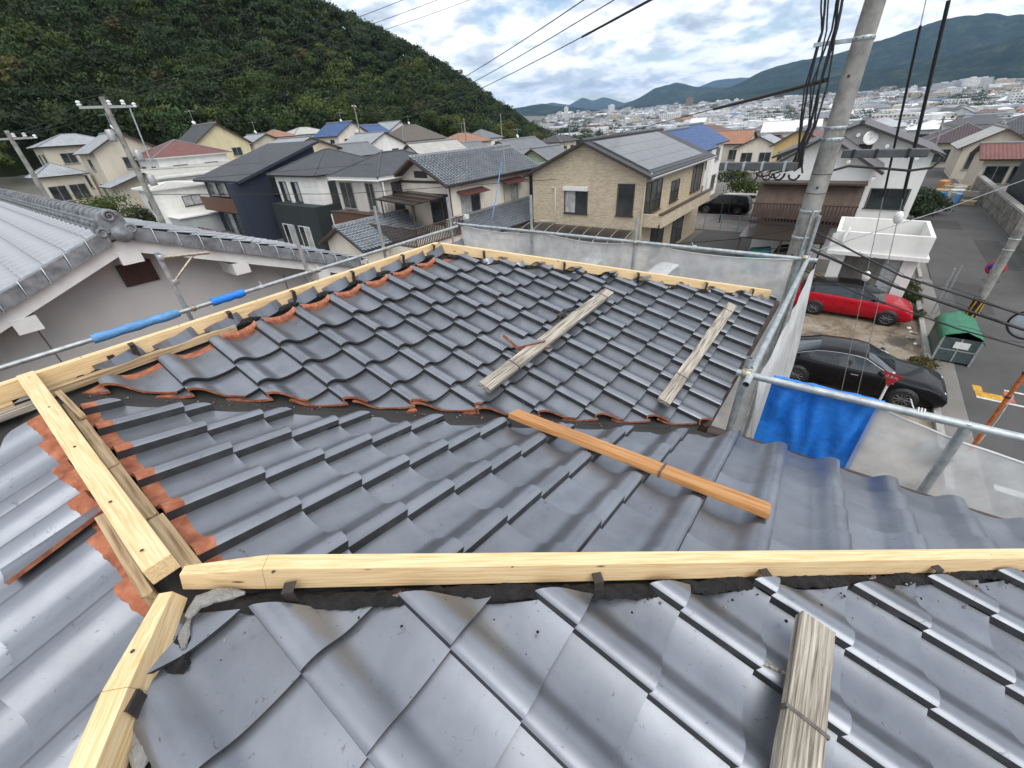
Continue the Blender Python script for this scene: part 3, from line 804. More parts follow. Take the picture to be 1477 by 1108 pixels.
lumpy([(-0.005, -LA-0.085, RZ+0.012), (0.03, -LA-0.075, RZ+0.022), (0.06, -LA-0.09, RZ+0.02), (0.11, -LA-0.13, RZ+0.0)], 0.020, 'grey_mortar', 'mortar_lump', 1.4)
lumpy([(0.0, -LA-0.08, RZ+0.0), (-0.03, -LA-0.115, RZ-0.005), (-0.04, -LA-0.14, RZ-0.012)], 0.014, 'grey_mortar', 'mortar_lump', 2.4)
lumpy([(-0.13, -LA-0.205, RZ-0.022), (-0.155, -LA-0.245, RZ-0.035), (-0.19, -LA-0.30, RZ-0.05)], 0.024, 'grey_mortar', 'mortar_lump', 8.4)
lumpy([(x, -0.045, RZ+0.015) for x in np.arange(0.1, LD, 0.06)], 0.026, 'black_mortar', 'mortar_bed', 4.4)
lumpy([(LD+s-0.035, -s-0.035, RZ+0.0-T*s) for s in np.arange(0.05, 2.45, 0.06)], 0.03, 'black_mortar', 'mortar_bed', 6.4)
# cut filler pieces wedged between the ridge board and the first course
def wedge_tile(p, yaw, w, lean, curve=0.03, h=0.085, name='filler_tile', roll=0.0):
    n = 7; T0 = 0.013
    bm = bmesh.new(); f, bk = [], []
    for z_ in (0, 1):
        rowa, rowb = [], []
        for i in range(n):
            u = i/(n-1)*2-1; x = u*w/2; y = curve*(u*u)
            zz = -h*0.5 if z_ == 0 else h*0.5*(1-0.25*random.random())
            rowa.append(bm.verts.new((x, y, zz))); rowb.append(bm.verts.new((x, y+T0, zz)))
        f.append(rowa); bk.append(rowb)
    for i in range(n-1):
        bm.faces.new((f[0][i], f[0][i+1], f[1][i+1], f[1][i])).material_index = 0
        bm.faces.new((bk[0][i+1], bk[0][i], bk[1][i], bk[1][i+1])).material_index = 1
        bm.faces.new((f[1][i], f[1][i+1], bk[1][i+1], bk[1][i])).material_index = 1
        bm.faces.new((f[0][i+1], f[0][i], bk[0][i], bk[0][i+1])).material_index = 1
    bm.faces.new((f[0][0], f[1][0], bk[1][0], bk[0][0])).material_index = 1
    bm.faces.new((f[0][-1], bk[0][-1], bk[1][-1], f[1][-1])).material_index = 1
    me = bpy.data.meshes.new(name); bm.to_mesh(me); bm.free()
    for m in ('silver_glazed_tile', 'fired_clay'): me.materials.append(MATS[m])
    Mx = Matrix.Translation(p) @ Matrix.Rotation(yaw, 4, 'Z') @ Matrix.Rotation(lean, 4, 'X') @ Matrix.Rotation(roll, 4, 'Y')
    return put(name, me, house, Mx)
for k in range(-3, 8):
    x = 0.989+CW*k+0.165
    wedge_tile((x-.03, -0.078, RZ+0.048), random.uniform(-.08, .08), 0.22, R(-14), 0.05, 0.075, roll=-0.16+random.uniform(-.06, .06))
for k in range(-1, 11):       # orange clay pieces (bare side out) below them
    x = 0.989+CW*k+0.170
    if x > LD-0.02 or x < 0.3: continue
    m = MB(); n = 8; rows = []
    for j, (dy, dz) in enumerate(((0.0, 0.012), (-0.014, 0.008), (-0.026, -0.002), (-0.028, -0.010))):
        rows.append([((i/(n-1)-0.5)*0.215, dy-0.028*(1-(2*i/(n-1)-1)**2), dz-0.016*(1-(2*i/(n-1)-1)**2)+0.006*random.random()) for i in range(n)])
    m.grid(rows, 0, False)
    m.build('clay_chip', 'fired_clay', house, Matrix.Translation((x, -0.112, RZ+0.010)))
for k in range(1, 12):
    s = 0.10+0.21*k
    wedge_tile((LD+s-0.055, -s-0.055, RZ+0.012-T*s), R(-45)+random.uniform(-.15, .15), 0.14, R(-25), 0.03, 0.06, roll=-0.22+random.uniform(-.2, .2))
for k in range(9):            # broken red clay rubble under the foreground hip board
    s = 0.17+0.2*k+random.uniform(-.05, .05)
    wedge_tile((s-0.020, -LA-s-0.028, RZ+0.016-T*s), R(-45)+random.uniform(-.4, .4), random.uniform(.04, .08), R(random.uniform(-60, -25)), 0.004, 0.022, 'clay_chip', roll=random.uniform(-.3, .3))
for k in range(4):
    s = 0.03+0.06*k
    wedge_tile((-s+0.01, -LA-s-0.05, RZ+0.012-T*s), R(45), 0.05, R(-40), 0.005, 0.04, 'clay_chip', roll=0.3)

rng_c = np.random.default_rng(31)
def crumbs(fn, n, mats, name):
    for mt in mats:
        m = MB()
        for k in range(n):
            x, y, z = fn(); r_ = rng_c.uniform(.002, .0065)
            m.lathe([(.0001, 0), (r_, r_*.3), (r_*.7, r_*1.1), (.0001, r_*1.3)], (x, y, z), (rng_c.normal()*.5, rng_c.normal()*.5, 1), 5)
        o = m.build(name, mt, house); o['kind'] = 'stuff'
def near_hip():
    s_ = rng_c.uniform(.1, 2.2); e = abs(rng_c.normal())*.05+.05; x = s_-e*.7; y = -LA-s_-e*.7
    return x, y, RZ+T*(y+LA)+.035
def in_valley():
    s_ = rng_c.uniform(.1, 2.4); e = rng_c.uniform(-.10, .04); x = s_+e; y = -s_+e*.6-.03
    return x, y, RZ-T*max(x, -y)-.008
crumbs(near_hip, 45, ('black_mortar', 'grey_mortar'), 'mortar_crumbs')
crumbs(in_valley, 110, ('black_mortar', 'grey_mortar', 'fired_clay'), 'mortar_crumbs')
# eave gutters and fascia
gm = MB()
gm.tube([(WE+0.04, -WE+0.02, RZ-T*WE-0.04), (LD+WE, -WE-0.03, RZ-T*WE-0.045)], 0.05, 8)
gm.build('gutter', 'brown_trim', house)
gm = MB(); gm.tube([(WE+0.05, -WE-0.03, RZ-T*WE-0.045), (WE+0.05, -LA-WE, RZ-T*WE-0.05)], 0.05, 8); gm.build('gutter', 'brown_trim', house)
fb = MB(); fb.box(WE-.06, LD+WE-.04, -WE+.02, -WE+.045, RZ-T*WE-.20, RZ-T*WE-.06); fb.build('fascia', 'white_trim', house)
fb = MB(); fb.box(WE-.045, WE-.02, -LA-WE+.04, -WE+.01, RZ-T*WE-.20, RZ-T*WE-.06); fb.build('fascia', 'white_trim', house)

# loose things lying on the roof
def plank(a, b, w, h, mat, name, label, cat='plank', group=None, upn=None):
    M, L = along(a, b, upn or (0, 0, 1))
    m = MB()
    n = 14; rows = []
    ring = [(-w/2, 0), (w/2, 0), (w/2, -h), (-w/2, -h)]
    vs = []
    for i in range(n+1):
        x = L*i/n
        for (y, z) in ring:
            jx = random.uniform(-.004, .004) if i in (0, n) else 0
            vs.append((x+jx, y+random.uniform(-.0012, .0012), z+random.uniform(-.001, .001)))
    m.add(vs, [(4*i+k, 4*i+(k+1) % 4, 4*i+4+(k+1) % 4, 4*i+4+k) for i in range(n) for k in range(4)])
    m.add(vs, [(0, 3, 2, 1), (4*n, 4*n+1, 4*n+2, 4*n+3)])
    t = thing(name, label, cat, a)
    o = m.build('board', mat, t, Matrix.Translation(-Vector(a)) @ M, bevel=0.003)
    return t, Matrix.Translation(-Vector(a)) @ M, L
def clip_on(t, M, x, w, h=0.03):
    m = MB(); m.box(x-.005, x+.005, -w/2-.006, w/2+.006, 0.001, 0.003); m.box(x-.005, x+.005, w/2+.003, w/2+.006, -h, 0.001); m.box(x-.005, x+.005, -w/2-.006, -w/2-.003, -h, 0.001)
    m.build('steel_strap', 'strap_steel', t, M)
nU = Vector((0, -T/CS, 1/CS))*1.0; nU = Vector((0, T*-1, 1)).normalized()
def up_U(x, y, h): return (x, y, RZ+T*y+h)
def up_R(x, y, h): return (x, y, RZ-T*x+h)
def up_N(x, y, h): return (x, y, RZ+T*(y+LA)+h)
t, M_, L_ = plank(up_U(1.65, -1.455, .112), up_U(3.51, -1.41, .112), 0.092, 0.034, 'weathered_wood', 'plank', 'weathered grey plank on the far slope with a broken tile beside it', upn=(0, -T, 1))
clip_on(t, M_, 0.32, .092); clip_on(t, M_, 1.72, .092)
t, M_, L_ = plank(up_U(2.49, -2.325, .112), up_U(4.475, -2.315, .112), 0.09, 0.034, 'weathered_wood', 'plank', 'weathered grey plank near the right eave of the far slope', upn=(0, -T, 1))
clip_on(t, M_, 0.38, .09); clip_on(t, M_, 1.8, .09)
t, M_, L_ = plank(up_R(1.565, -1.742, .118), up_R(1.60, -3.05, .118), 0.105, 0.03, 'orange_wood', 'plank', 'orange brown plank lying across the valley and middle slope', upn=(T, 0, 1))
clip_on(t, M_, 0.86, .105)
t, M_, L_ = plank(up_N(1.12, -3.236, .125), up_N(0.05, -3.236, .125), 0.098, 0.036, 'weathered_wood', 'plank', 'cracked grey plank at the bottom edge of the near slope', upn=(0, -T, 1))
clip_on(t, M_, 0.30, .098)
# thin steel rod tucked under the tiles beside the near plank
m = MB(); m.tube([up_N(0.94, -3.205, .065), up_N(0.90, -3.06, .06)], 0.006, 6)
tag(m.build('steel_rod', 'weathered_wood'), 'thin flat strip poking out left of the near plank', 'strip')
# broken corner of a tile on the far plank
def shard():
    bm = bmesh.new(); P0 = [(-.02, .10), (.02, -.03), (.26, -.07), (.20, -.03), (.08, .02)]
    for z0, mi in ((0, 0),):
        tv = [bm.verts.new((x, y, 0.028+0.10*max(0, y)+0.5*(x-.1)**2)) for x, y in P0]; bv = [bm.verts.new((x, y, 0.0+0.10*max(0, y)+0.5*(x-.1)**2)) for x, y in P0]
        bm.faces.new(tv).material_index = 0; bm.faces.new(bv[::-1]).material_index = 1
        for i in range(5):
            f = bm.faces.new((tv[i], bv[i], bv[(i+1) % 5], tv[(i+1) % 5])); f.material_index = 1
    bmesh.ops.recalc_face_normals(bm, faces=bm.faces[:])
    me = bpy.data.meshes.new('tile_shard'); bm.to_mesh(me); bm.free()
    for mm in ('silver_glazed_tile', 'fired_clay'): me.materials.append(MATS[mm])
    return me
_f = axes(up_U(2.10, -1.33, .085), Vector((1, 0, 0)), Vector((0, 1, T)).normalized(), Vector((0, -T, 1)).normalized())
tag(put('tile_shard', shard(), None, _f @ Matrix.Translation((0, 0, 0.02)) @ Matrix.Rotation(R(-12), 4, 'Z') @ Matrix.Rotation(R(10), 4, 'X')), 'broken triangular roof tile showing orange clay beside the far plank', 'roof tile')
tag(put('tile_shard', shard(), None, _f @ Matrix.Translation((0.03, -0.035, -.012)) @ Matrix.Rotation(R(-16), 4, 'Z') @ Matrix.Rotation(R(10), 4, 'X')), 'second broken tile wedged underneath the triangular shard', 'roof tile')
# hand tool on the far plank
tl = thing('pliers', 'black hand tool lying beside the upper end of the far plank', 'tool', up_U(2.80, -1.33, .09))
m = MB(); m.tube([(0, 0, 0), (.06, .012, .012), (.14, -.01, .01)], [.008, .012, .008], 8); m.build('handle', 'rubber_black', tl)
m = MB(); m.tube([(0, -.02, 0), (.06, -.004, .012), (.13, -.05, .01)], [.008, .012, .008], 8); m.build('handle', 'rubber_black', tl)
m = MB(); m.hexa([(-.07, -.022, 0), (.0, -.03, 0), (.0, .02, 0), (-.07, .012, 0), (-.07, -.016, .02), (.0, -.024, .03), (.0, .014, .03), (-.07, .008, .02)]); m.build('jaw', 'dark_steel', tl, bevel=.003)
# tile left askew on the left slope
_x = Vector((0.10, -0.99, 0.0)).normalized(); _y = Vector((0.93, 0.10, 0.285)).normalized()
_y = (_y - _x*_y.dot(_x)).normalized()
M_ = axes((-0.30, -1.045, RZ-0.068), _x, _y, _x.cross(_y))
tag(put('roof_tile', TILE_ME, None, M_), 'loose roof tile lying askew against the short ridge board', 'roof tile')

# ------------------------------------------------------------------ scaffold round the roof
PR = 0.0243
def pipe(a, b, label, group='galvanised scaffold pipes', r=PR, name='scaffold_pipe', open_end=True):
    t = thing(name, label, 'scaffold pipe', a, group=group)
    A, B = Vector((0, 0, 0)), Vector(b)-Vector(a)
    d = B.normalized(); n = max(2, int(B.length/0.25))
    m = MB()
    m.tube([A.lerp(B, k/n) for k in range(n+1)], r, 14, caps=False)
    m.tube([B, A], r*0.86, 14, caps=False)
    for e, s in ((A, -1), (B, 1)):
        m.lathe([(r, 0), (r*0.86, 0)], e, d*s, 14)
    m.build('tube', 'galvanised_steel', t)
    m = MB()
    for e, s in ((A, 1), (B, -1)): m.lathe([(r*0.85, 0), (0.0001, 0)], e+d*s*0.12, d*-s, 14)
    m.build('bore', 'dark_steel', t)
    return t
def clamp(p, d1, d2, label, group='scaffold clamps'):
    """swivel coupler: two bands, saddle and bolts"""
    t = thing('scaffold_clamp', label, 'clamp', p, group=group)
    d1, d2 = Vector(d1).normalized(), Vector(d2).normalized(); o = d1.cross(d2).normalized()*PR
    for d, s in ((d1, -1), (d2, 1)):
        m = MB(); m.lathe([(PR+.002, -.028), (PR+.007, -.024), (PR+.008, 0), (PR+.007, .024), (PR+.002, .028)], tuple(o*s), d, 14)
        m.build('band', 'brass_zinc', t)
        sd = d.cross(o).normalized()
        m = MB(); m.tube([tuple(o*s + sd*(PR+.006) - o.normalized()*.03), tuple(o*s + sd*(PR+.010) + o.normalized()*.035)], .006, 6)
        m.lathe([(.011, 0), (.011, .009), (.002, .0095)], tuple(o*s + sd*(PR+.010) + o.normalized()*.022), o.normalized(), 6)
        m.build('bolt', 'brass_zinc', t)
    return t
pipe((-3.2, 2.72, 6.80), (5.98, 2.88, 6.80), 'long scaffold rail running behind the long ridge board')
pipe((6.03, 2.98, 6.83), (6.14, -2.86, 6.80), 'scaffold rail crossing above the white net at the far end')
pipe((2.80, -2.745, 6.83), (6.26, -2.76, 6.79), 'short scaffold rail along the right eave of the far slope')
pipe((2.96, -2.66, 6.82), (2.93, -5.6, 6.88), 'thick scaffold rail carrying the blue tarp at the right')
pipe((6.07, 1.24, 0.0), (6.07, 1.22, 7.39), 'upright scaffold post left of the brick house')
pipe((6.09, -0.63, 0.0), (6.09, -0.61, 7.15), 'upright scaffold post in front of the brick house')
pipe((6.17, -2.68, 0.0), (6.17, -2.68, 6.9), 'upright corner scaffold post beside the concrete utility pole')
pipe((3.02, -2.70, 0.0), (3.02, -2.71, 6.92), 'upright scaffold post beside the top left of the blue tarp')
pipe((3.00, -4.52, 0.0), (3.00, -4.52, 7.0), 'upright scaffold post beyond the right edge behind the net')
pipe((2.88, 2.86, 0.0), (2.89, 2.90, 7.42), 'upright post in front of the left grey house eave')
pipe((4.22, 2.90, 0.0), (4.24, 2.90, 7.44), 'upright post in front of the dark hedge')
pipe((5.90, 2.95, 0.0), (5.88, 2.95, 7.32), 'upright post at the far scaffold corner below the cream house')
pipe((1.41, 2.93, 0.0), (1.36, 2.95, 7.43), 'upright post with a bracket arm before the grey gable wall')
pipe((2.93, -3.82, 3.6), (2.95, -3.82, 6.86), 'hanging tie post seen through the right hand net')
clamp((2.975, -2.72, 6.83), (0, 1, 0), (0, 0, 1), 'brass coloured clamp joining the rails at the blue tarp')
clamp((6.15, -2.73, 6.82), (0, 1, 0), (0, 0, 1), 'clamp at the corner post beside the concrete pole')
clamp((6.08, 1.23, 6.82), (0, 1, 0), (0, 0, 1), 'clamp on the far rail left of the brick house')
clamp((6.10, -0.62, 6.81), (0, 1, 0), (0, 0, 1), 'clamp on the far rail in front of the brick house')
clamp((2.885, 2.83, 6.80), (1, 0, 0), (0, 0, 1), 'clamp on the rear rail by the grey house eave')
clamp((4.22, 2.85, 6.80), (1, 0, 0), (0, 0, 1), 'clamp on the rear rail by the hedge')
clamp((1.40, 2.82, 6.80), (1, 0, 0), (0, 0, 1), 'clamp where the bracket post meets the rear rail')
clamp((5.97, 2.93, 6.82), (1, 0, 0), (0, 1, 0), 'clamp at the far left scaffold corner')
# bracket on the post before the grey gable
bk = thing('scaffold_bracket', 'brass coloured folding bracket arm on the post by the grey gable', 'bracket', (1.37, 2.93, 7.38))
m = MB(); m.tube([(-.02, 0, .0), (.46, -.01, -.06)], .018, 8); m.build('arm', 'brass_zinc', bk)
m = MB(); m.tube([(.02, 0, -.27), (.30, -.005, -.05)], .014, 8); m.build('brace', 'brass_zinc', bk)
m = MB(); m.lathe([(.028, -.03), (.034, -.02), (.034, .02), (.028, .03)], (0, 0, 0), (0, 0, 1), 12); m.build('collar', 'galvanised_steel', bk)
m = MB(); m.lathe([(.028, -.03), (.034, -.02), (.034, .02), (.028, .03)], (.02, 0, -.28), (0, 0, 1), 12); m.build('collar', 'galvanised_steel', bk)
# foam sleeves on the rear rail
def sleeve(x0, x1, mat, label):
    m = MB(); n = 10
    f = lambda x: 2.72 + (x+3.2)/9.18*0.16
    pts = [(x0+(x1-x0)*k/n, f(x0+(x1-x0)*k/n), 6.80+.002*math.sin(k*2.1)) for k in range(n+1)]
    m.tube(pts, [.046+.004*math.sin(k*1.7) for k in range(n+1)], 12)
    t = tag(m.build('pipe_sleeve', mat), label, 'pipe sleeve', 'blue foam sleeves')
    return t
sleeve(0.47, 1.25, 'faded_blue_foam', 'long faded blue foam sleeve on the rear scaffold rail')
sleeve(1.60, 1.98, 'blue_tarp', 'short bright blue sleeve on the rear scaffold rail')
# hanging sheets
def sheet(fn, nu, nv, name, mat, label, cat, thick=0.004):
    m = MB(); m.grid([[fn(i/nu, j/nv) for i in range(nu+1)] for j in range(nv+1)], 0, True)
    o = m.build(name, mat)
    sd = o.modifiers.new('thickness', 'SOLIDIFY'); sd.thickness = thick
    return tag(o, label, cat)
def wv(u, v, s): return mnoise.noise(Vector((u*s, v*s*0.35, s)))
sheet(lambda u, v: (6.12-.11*u*0+.03*wv(u, v, 9)+.02*v, 2.93-5.55*u, 6.785-0.02*math.sin(u*math.pi*3)**2-.035*abs(math.sin(u*9.4))-v*4.6), 70, 14, 'safety_net', 'white_net', 'translucent white safety net hanging below the far scaffold rail', 'net', .002)
sheet(lambda u, v: (2.99+.04*wv(u, v, 8)+.10*v, -3.44-1.9*u, 6.80-.13*math.sin(min(1, u*1.25)*math.pi*.9)*(1-v)-v*3.6), 40, 16, 'safety_net', 'white_net', 'translucent white safety net to the right of the blue tarp', 'net', .002)
sheet(lambda u, v: (3.02+3.2*u, -2.80-.03*wv(u, v, 7)-.14*min(1, v*4)-.05*u, 6.76-.03*math.sin(u*14)-v*4.8), 40, 14, 'dust_sheet', 'white_sheet', 'opaque white dust sheet hung edge on beside the right eave', 'sheet', .003)
sheet(lambda u, v: (2.965+.012*wv(u, v, 6)+(.031*math.cos((v-.06)*26) if v < .06 else .035+.03*v+.045*wv(u*1.6+3, v, 7)*min(1, v*3)+.012*math.sin(u*19+v*5)*min(1, v*3)), -2.88-.585*u-.02*v*math.sin(u*3), 6.852-.035*u*0-(0 if v < .06 else (v-.06)*.72)+.006*wv(u, v, 15)), 30, 24, 'tarp', 'blue_tarp', 'bright blue tarp folded over the right hand scaffold rail', 'tarp', .003)
def hem(pts, label):
    m = MB(); m.tube(pts, .007, 6); tag(m.build('net_hem', 'white_trim'), label, 'net hem')
hem([(6.12+.03*wv(i/60, 0, 9), 2.93-5.55*i/60, 6.787-0.02*math.sin(i/60*math.pi*3)**2-.035*abs(math.sin(i/60*9.4))) for i in range(61)], 'white hem along the top of the far safety net')
hem([(2.99+.04*wv(i/40, 0, 8), -3.44-1.9*i/40, 6.802-.13*math.sin(min(1, i/40*1.25)*math.pi*.9)) for i in range(41)], 'white hem along the top of the net right of the tarp')
# white cord bindings on the rails
for k, (p, lab) in enumerate((((2.96, -3.62, 6.845), 'white cord tied round the rail right of the blue tarp'), ((6.11, -1.45, 6.815), 'white cord tied round the far rail near the concrete pole'), ((2.20, 2.815, 6.80), 'white cord tied round the rear rail past the blue sleeve'), ((3.02, 2.83, 6.8), 'white cord tied round the rear rail beside the upright post'))):
    m = MB(); ax = (0, 1, 0) if k < 2 else (1, 0, 0)
    pts = []
    for i in range(26):
        a = i*0.75; o = -.02+i*.0016
        pts.append((p[0]+.029*math.cos(a), p[1]+o, p[2]+.029*math.sin(a)) if k < 2 else (p[0]+o, p[1]+.029*math.cos(a), p[2]+.029*math.sin(a)))
    e = Vector(pts[-1]); pts += [tuple(e+Vector((.01, .02, .03))), tuple(e+Vector((.0, .035, .06)))]
    m.tube(pts, .0035, 5)
    tag(m.build('cord', 'white_trim'), lab, 'cord')

# ------------------------------------------------------------------ foliage
def leaf_cloud(centres, radii, n, size, rng, cols, flat=0.75, shell=0.55):
    """small leaf faces spread through ellipsoid clumps; returns quads and colours"""
    k = len(centres); idx = np.repeat(np.arange(k), n)
    d = rng.normal(size=(k*n, 3)); d /= np.linalg.norm(d, axis=1)[:, None]
    d[:, 2] = np.where(d[:, 2] < -0.35, -d[:, 2]*0.6, d[:, 2])
    rr = shell + (1-shell)*rng.random((k*n, 1))**0.6
    c = centres[idx] + d*radii[idx]*rr*(1+0.12*rng.normal(size=(k*n, 1)))
    nrm = d + rng.normal(size=(k*n, 3))*0.34; nrm /= np.linalg.norm(nrm, axis=1)[:, None]
    a = np.cross(nrm, rng.normal(size=(k*n, 3))); a /= np.linalg.norm(a, axis=1)[:, None]; b = np.cross(nrm, a)
    sz = (size*(0.6+0.8*rng.random((k*n, 1))))
    a = a*sz; b = b*sz*flat
    co = np.stack([c-a*0.9, c-b*0.55+a*0.1, c+a, c+b*0.6-a*0.05], 1).reshape(-1, 3)
    q = np.arange(k*n*4).reshape(-1, 4)
    col = cols[idx]*(0.80+0.4*rng.random((k*n, 1)))
    return co, q, np.clip(col, 0, 1)
def crown(name, lumps, n, size, col, rng, parent, jitter=0.18):
    ce = np.array([l[:3] for l in lumps], float); ra = np.array([[l[3], l[3], l[3]*l[4]] for l in lumps], float)
    cols = np.array([np.array(col)*(1+jitter*rng.normal()) for _ in lumps])
    co, q, c = leaf_cloud(ce, ra, n, size, rng, np.clip(cols, 0.004, 1))
    o = put(name, np_mesh(name, co, q, 'foliage', False, c), parent)
    return o
def tree(name, label, x, y, h, r, col, seed, group=None, zg=None, n=260, size=None, bush=False):
    rng = np.random.default_rng(seed)
    z = float(ground(x, y)) if zg is None else zg
    t = thing(name, label, 'tree' if not bush else 'shrub', (x, y, z-0.05), group=group)
    m = MB()
    hb = h*(0.35 if not bush else 0.15)
    m.tube([(0, 0, 0), (rng.normal()*.1*r, rng.normal()*.1*r, hb), (rng.normal()*.15*r, rng.normal()*.15*r, h*0.75)], [max(.06, h*.022), max(.05, h*.017), .04], 7)
    for k in range(5):
        a = k*2.4+rng.random(); m.tube([(0, 0, hb*(.8+.3*rng.random())), (math.cos(a)*r*.35, math.sin(a)*r*.35, hb+h*.18), (math.cos(a)*r*.7, math.sin(a)*r*.7, h*(.55+.2*rng.random()))], [max(.04, h*.01), .035, .02], 5)
    m.build('trunk', 'bark', t)
    L = []
    for k in range(9 if not bush else 7):
        a = k*2.4; rr = r*(.15+.5*rng.random()); zz = h*(.38+.5*rng.random()) if not bush else h*(.25+.5*rng.random())
        L.append((math.cos(a)*rr, math.sin(a)*rr, zz, r*(.38+.25*rng.random()), .75+.2*rng.random()))
    crown('crown', L, n, size or max(.10, r*.10), col, rng, t)
    return t
# the wood on the hillside: thousands of crowns, one mass
rng = np.random.default_rng(5)
pts = []
azs = np.radians(rng.uniform(29, 93, 26000)); ds = np.sqrt(rng.uniform(100**2, 520**2, 26000))
cx_, cy_ = ds*np.cos(azs), ds*np.sin(azs)
azd = np.degrees(azs); fd = np.interp(azd, HAZ, HFD); cd = np.interp(azd, HAZ, HCD)
keep = (ds > fd-2) & (ds < cd+14) & (hill(cx_, cy_) > -1)
cx_, cy_, ds = cx_[keep], cy_[keep], ds[keep]
# thin to a natural spacing
cell = {}; sel = []
for i in range(len(cx_)):
    s = 4.9; k = (int(cx_[i]//s), int(cy_[i]//s))
    if k in cell: continue
    cell[k] = 1; sel.append(i)
cx_, cy_, ds = cx_[sel], cy_[sel], ds[sel]
nT = len(cx_)
rad = rng.uniform(2.2, 4.2, nT)+3.2*rng.random(nT)**4; hgt = rng.uniform(4.0, 9.0, nT)+rad*1.0
gz = ground(cx_, cy_)
pal = np.array([(0.026, 0.044, 0.013), (0.042, 0.066, 0.018), (0.018, 0.032, 0.013), (0.066, 0.088, 0.022), (0.085, 0.080, 0.026), (0.034, 0.060, 0.022)])
tcol = pal[rng.choice(6, nT, p=[.27, .26, .22, .12, .03, .10])]*(0.65+0.8*rng.random((nT, 1)))
cents, rads_, cols_ = [], [], []
for k in range(5):
    a = rng.random(nT)*6.283; q = rng.random(nT)**.5*rad*.62 if k else np.zeros(nT)
    zz = gz + hgt*(0.86 if k == 0 else 1)*(1 if k == 0 else rng.uniform(.55, .92, nT)) - rad*.35
    cents.append(np.stack([cx_+q*np.cos(a), cy_+q*np.sin(a), zz], 1))
    rr = rad*(rng.uniform(.46, .70, nT)); rads_.append(np.stack([rr, rr, rr*.85], 1)); cols_.append(tcol*(0.9+0.2*rng.random((nT, 1))))
cents, rads_, cols_ = map(np.concatenate, (cents, rads_, cols_))
near = np.hypot(cents[:, 0], cents[:, 1]) < 215
c1 = leaf_cloud(cents[near], rads_[near], 74, 0.46, rng, cols_[near])
c2 = leaf_cloud(cents[~near], rads_[~near], 44, 0.70, rng, cols_[~near])
co = np.concatenate([c1[0], c2[0]]); cl = np.concatenate([c1[2], c2[2]]); qd = np.arange(len(co)).reshape(-1, 4)
wood = put('hillside_wood', np_mesh('hillside_wood', co, qd, 'foliage', False, cl))
tag(wood, 'dense dark green broadleaf wood covering the hillside', 'wood', kind='stuff')
print('wood trees', nT, 'quads', len(qd))

# ------------------------------------------------------------------ generic house kit (local frame: centre of the plan, z from the ground)
def window(par, face, hx, hy, u, zc, w, h, frame='aluminium', pane='window_glass', mull=1, sill=True, proud=0.05, name='window', off=0.0):
    """face: 'W' -x, 'E' +x, 'S' -y, 'N' +y; u along the wall"""
    if face in 'WE':
        s = -1 if face == 'W' else 1
        M = axes((s*(hx+off), u, zc), Vector((0, s, 0)), Vector((-s, 0, 0)), Vector((0, 0, 1)))
    else:
        s = -1 if face == 'S' else 1
        M = axes((u, s*(hy+off), zc), Vector((-s, 0, 0)), Vector((0, -s, 0)), Vector((0, 0, 1)))
    f = 0.05; m = MB()
    m.box(-w/2, w/2, -proud, 0.01, h/2-f, h/2); m.box(-w/2, w/2, -proud, 0.01, -h/2, -h/2+f)
    m.box(-w/2, -w/2+f, -proud+.002, 0.01, -h/2+f, h/2-f); m.box(w/2-f, w/2, -proud+.002, 0.01, -h/2+f, h/2-f)
    for k in range(mull):
        c = -w/2 + w*(k+1)/(mull+1); m.box(c-.025, c+.025, -proud+.008, 0.01, -h/2+f, h/2-f)
    o = m.build(name, frame, par, M)
    for k in range(mull+1):
        a = -w/2+f+(w-2*f)*k/(mull+1); b = a+(w-2*f)/(mull+1)
        g = MB(); g.box(a+.02, b-.02, -.016-.006*(k % 2), .005, -h/2+f, h/2-f)
        g.build('pane', pane if not isinstance(pane, (list, tuple)) else pane[k % len(pane)], o)
    if sill:
        g = MB(); g.box(-w/2-.06, w/2+.06, -proud-.06, 0.0, -h/2-.045, -h/2-.001); g.build('sill', frame, o)
    return o
def slab(par, quad, th, mat, name='roof_slope', uvs=None, edge=None):
    """quad: eave-left, eave-right, ridge-right, ridge-left (outer face up)"""
    q = [Vector(p) for p in quad]; n = (q[1]-q[0]).cross(q[-1]-q[0]).normalized()
    if n.z < 0: n = -n
    m = MB(); k = len(q)
    m.add([tuple(p) for p in q]+[tuple(p-n*th) for p in q], [tuple(range(k))])
    m.add([tuple(p) for p in q]+[tuple(p-n*th) for p in q], [tuple(range(k, 2*k))[::-1]]+[(i, k+i, k+(i+1) % k, (i+1) % k) for i in range(k)], 1)
    ex = (q[1]-q[0]).normalized(); ey = n.cross(ex)
    m.uv[0] = [((p-q[0]).dot(ex)+50, (p-q[0]).dot(ey)+50) for p in q]
    return m.build(name, [mat, edge or 'brown_trim'], par)
